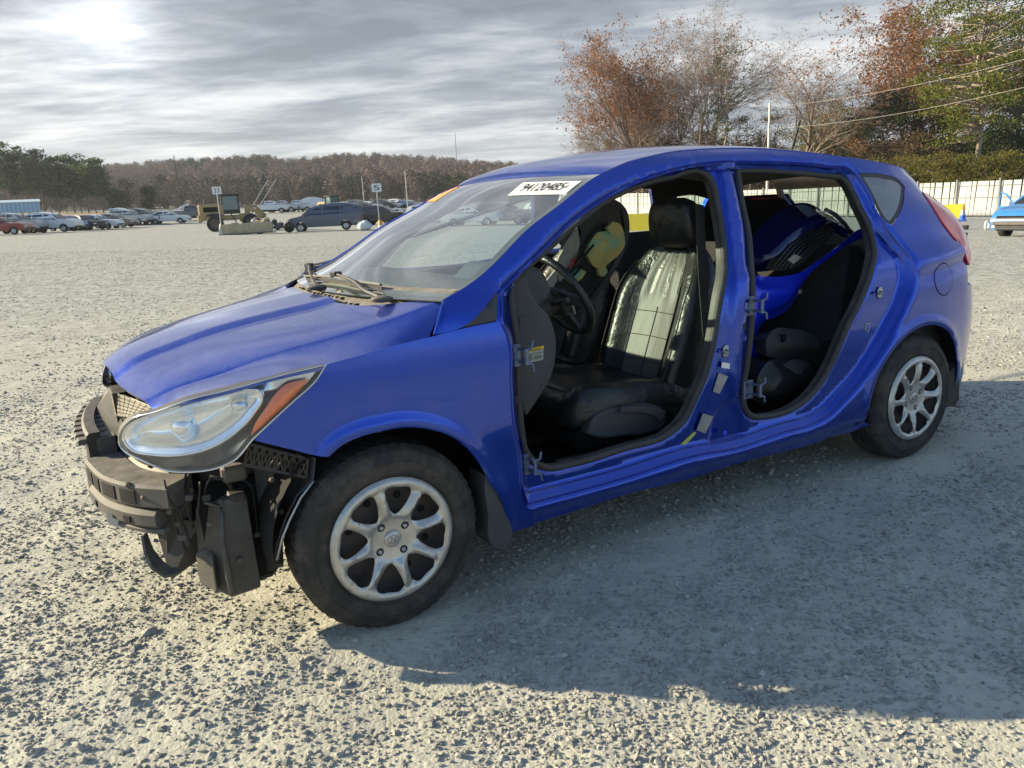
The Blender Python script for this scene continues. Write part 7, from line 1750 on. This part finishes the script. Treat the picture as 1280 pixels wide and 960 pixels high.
sheet_on('grass_bank', -400, 245, 124, 209, 'dry_grass', .05)
# far-off wood as one mass of small bare trees
def far_shape(seed, leaf, col, nl=130):
    r_ = np.random.default_rng(seed); n = 90; th = r_.uniform(0, 6.283, n); f = r_.random(n); R_ = .26*np.sin(np.pi*np.clip(f*.85+.12, 0, 1))**.7*r_.uniform(.4, 1, n)
    B_ = np.stack([R_*np.cos(th), R_*np.sin(th), .30+.68*f], 1); A = np.stack([R_*.15*np.cos(th), R_*.15*np.sin(th), .12+.62*f], 1)
    tw = prisms(np.vstack([A, [[0, 0, -.02]]]), np.vstack([B_, [[0, 0, .9]]]), np.full(n+1, .006), np.full(n+1, .004), 3)
    P = np.repeat(B_, 3, 0)+r_.normal(0, .035, (n*3, 3)); q = quads(P, r_.uniform(.5, 1.2, len(P))*.028, r_, 0, .7)
    return npmesh('far_tree', [tw, q], [col, leaf]).data
def tonemat(name, stops):
    m_ = mat(name, (.2, .2, .2), .9, spec=.1); t = NT(m_); a_ = t.n('ShaderNodeAttribute'); a_.attribute_type = 'INSTANCER'; a_.attribute_name = 'tone'; c = t.ramp(a_.outputs['Fac'], stops); t.set('Base Color', c)
    M[name] = m_
tonemat('far_crown', [(0, (.035, .050, .028)), (.12, (.07, .075, .04)), (.18, (.13, .105, .08)), (.45, (.21, .155, .125)), (.75, (.235, .16, .145)), (1, (.29, .22, .18))])
tonemat('far_twig', [(0, (.06, .05, .04)), (1, (.22, .18, .16))])
shapes = [far_shape(s, M['far_crown'], M['far_twig']) for s in range(6)]
r_ = np.random.default_rng(77); n = 5200; px = r_.uniform(-350, 1500, n); de = 225+(640-225)*r_.random(n)**.75; la = (px-640)/FPX*de; x, y = xy(la, de)
ui = np.clip((px+700)/2700*109, 0, 108.99); vi = np.clip((de-210)/690*45, 0, 44.99); i0 = ui.astype(int); j0 = vi.astype(int); fu = ui-i0; fv = vi-j0
z = (hz_[i0, j0]*(1-fu)+hz_[i0+1, j0]*fu)*(1-fv)+(hz_[i0, j0+1]*(1-fu)+hz_[i0+1, j0+1]*fu)*fv
hs = r_.uniform(7.5, 11.5, n); S_ = np.stack([hs*r_.uniform(1.1, 1.7, n), hs*r_.uniform(1.1, 1.7, n), hs], 1)
tone = np.clip(.55+.5*noise2(x, y, 41, .02)+r_.normal(0, .16, n)-.35*(de < 300)*r_.random(n)-(noise2(x, y, 42, .03) > .28)*.45, 0, 1)
scatter('far_wood', shapes, np.stack([x, y, z-.3], 1), S_, np.stack([np.zeros(n), np.zeros(n), r_.uniform(0, 6.28, n)], 1), tone, None)
# wood floor brush behind the right fence, so no bare ground shows between the trunks
n = 420; px = r_.uniform(700, 1420, n); de = r_.uniform(100, 150, n); x, y = xy((px-640)/FPX*de, de); hs = r_.uniform(4.5, 9.5, n)*np.where(px < 760, .6, 1)
scatter('undergrowth', shapes, np.stack([x, y, gz(x, y)-.2], 1), np.stack([hs*1.2, hs*1.2, hs], 1), np.stack([np.zeros(n), np.zeros(n), r_.uniform(0, 6.28, n)], 1), np.clip(r_.normal(.35, .25, n), 0, 1), None)
# ------------------------------------------------------------------ air
hzb = MB(); hzb.box((0, 0, 27.5), (4800, 4800, 135)); hz = hzb.build('haze', None or mat('haze_air'))
m_ = hz.data.materials[0]; t_ = m_.node_tree; t_.nodes.remove(t_.nodes['Principled BSDF']); pv = t_.nodes.new('ShaderNodeVolumePrincipled'); pv.inputs['Density'].default_value = .00025; pv.inputs['Color'].default_value = (.80, .86, .95, 1); pv.inputs['Anisotropy'].default_value = .3
t_.links.new(pv.outputs[0], t_.nodes['Material Output'].inputs['Volume']); hz['kind'] = 'stuff'
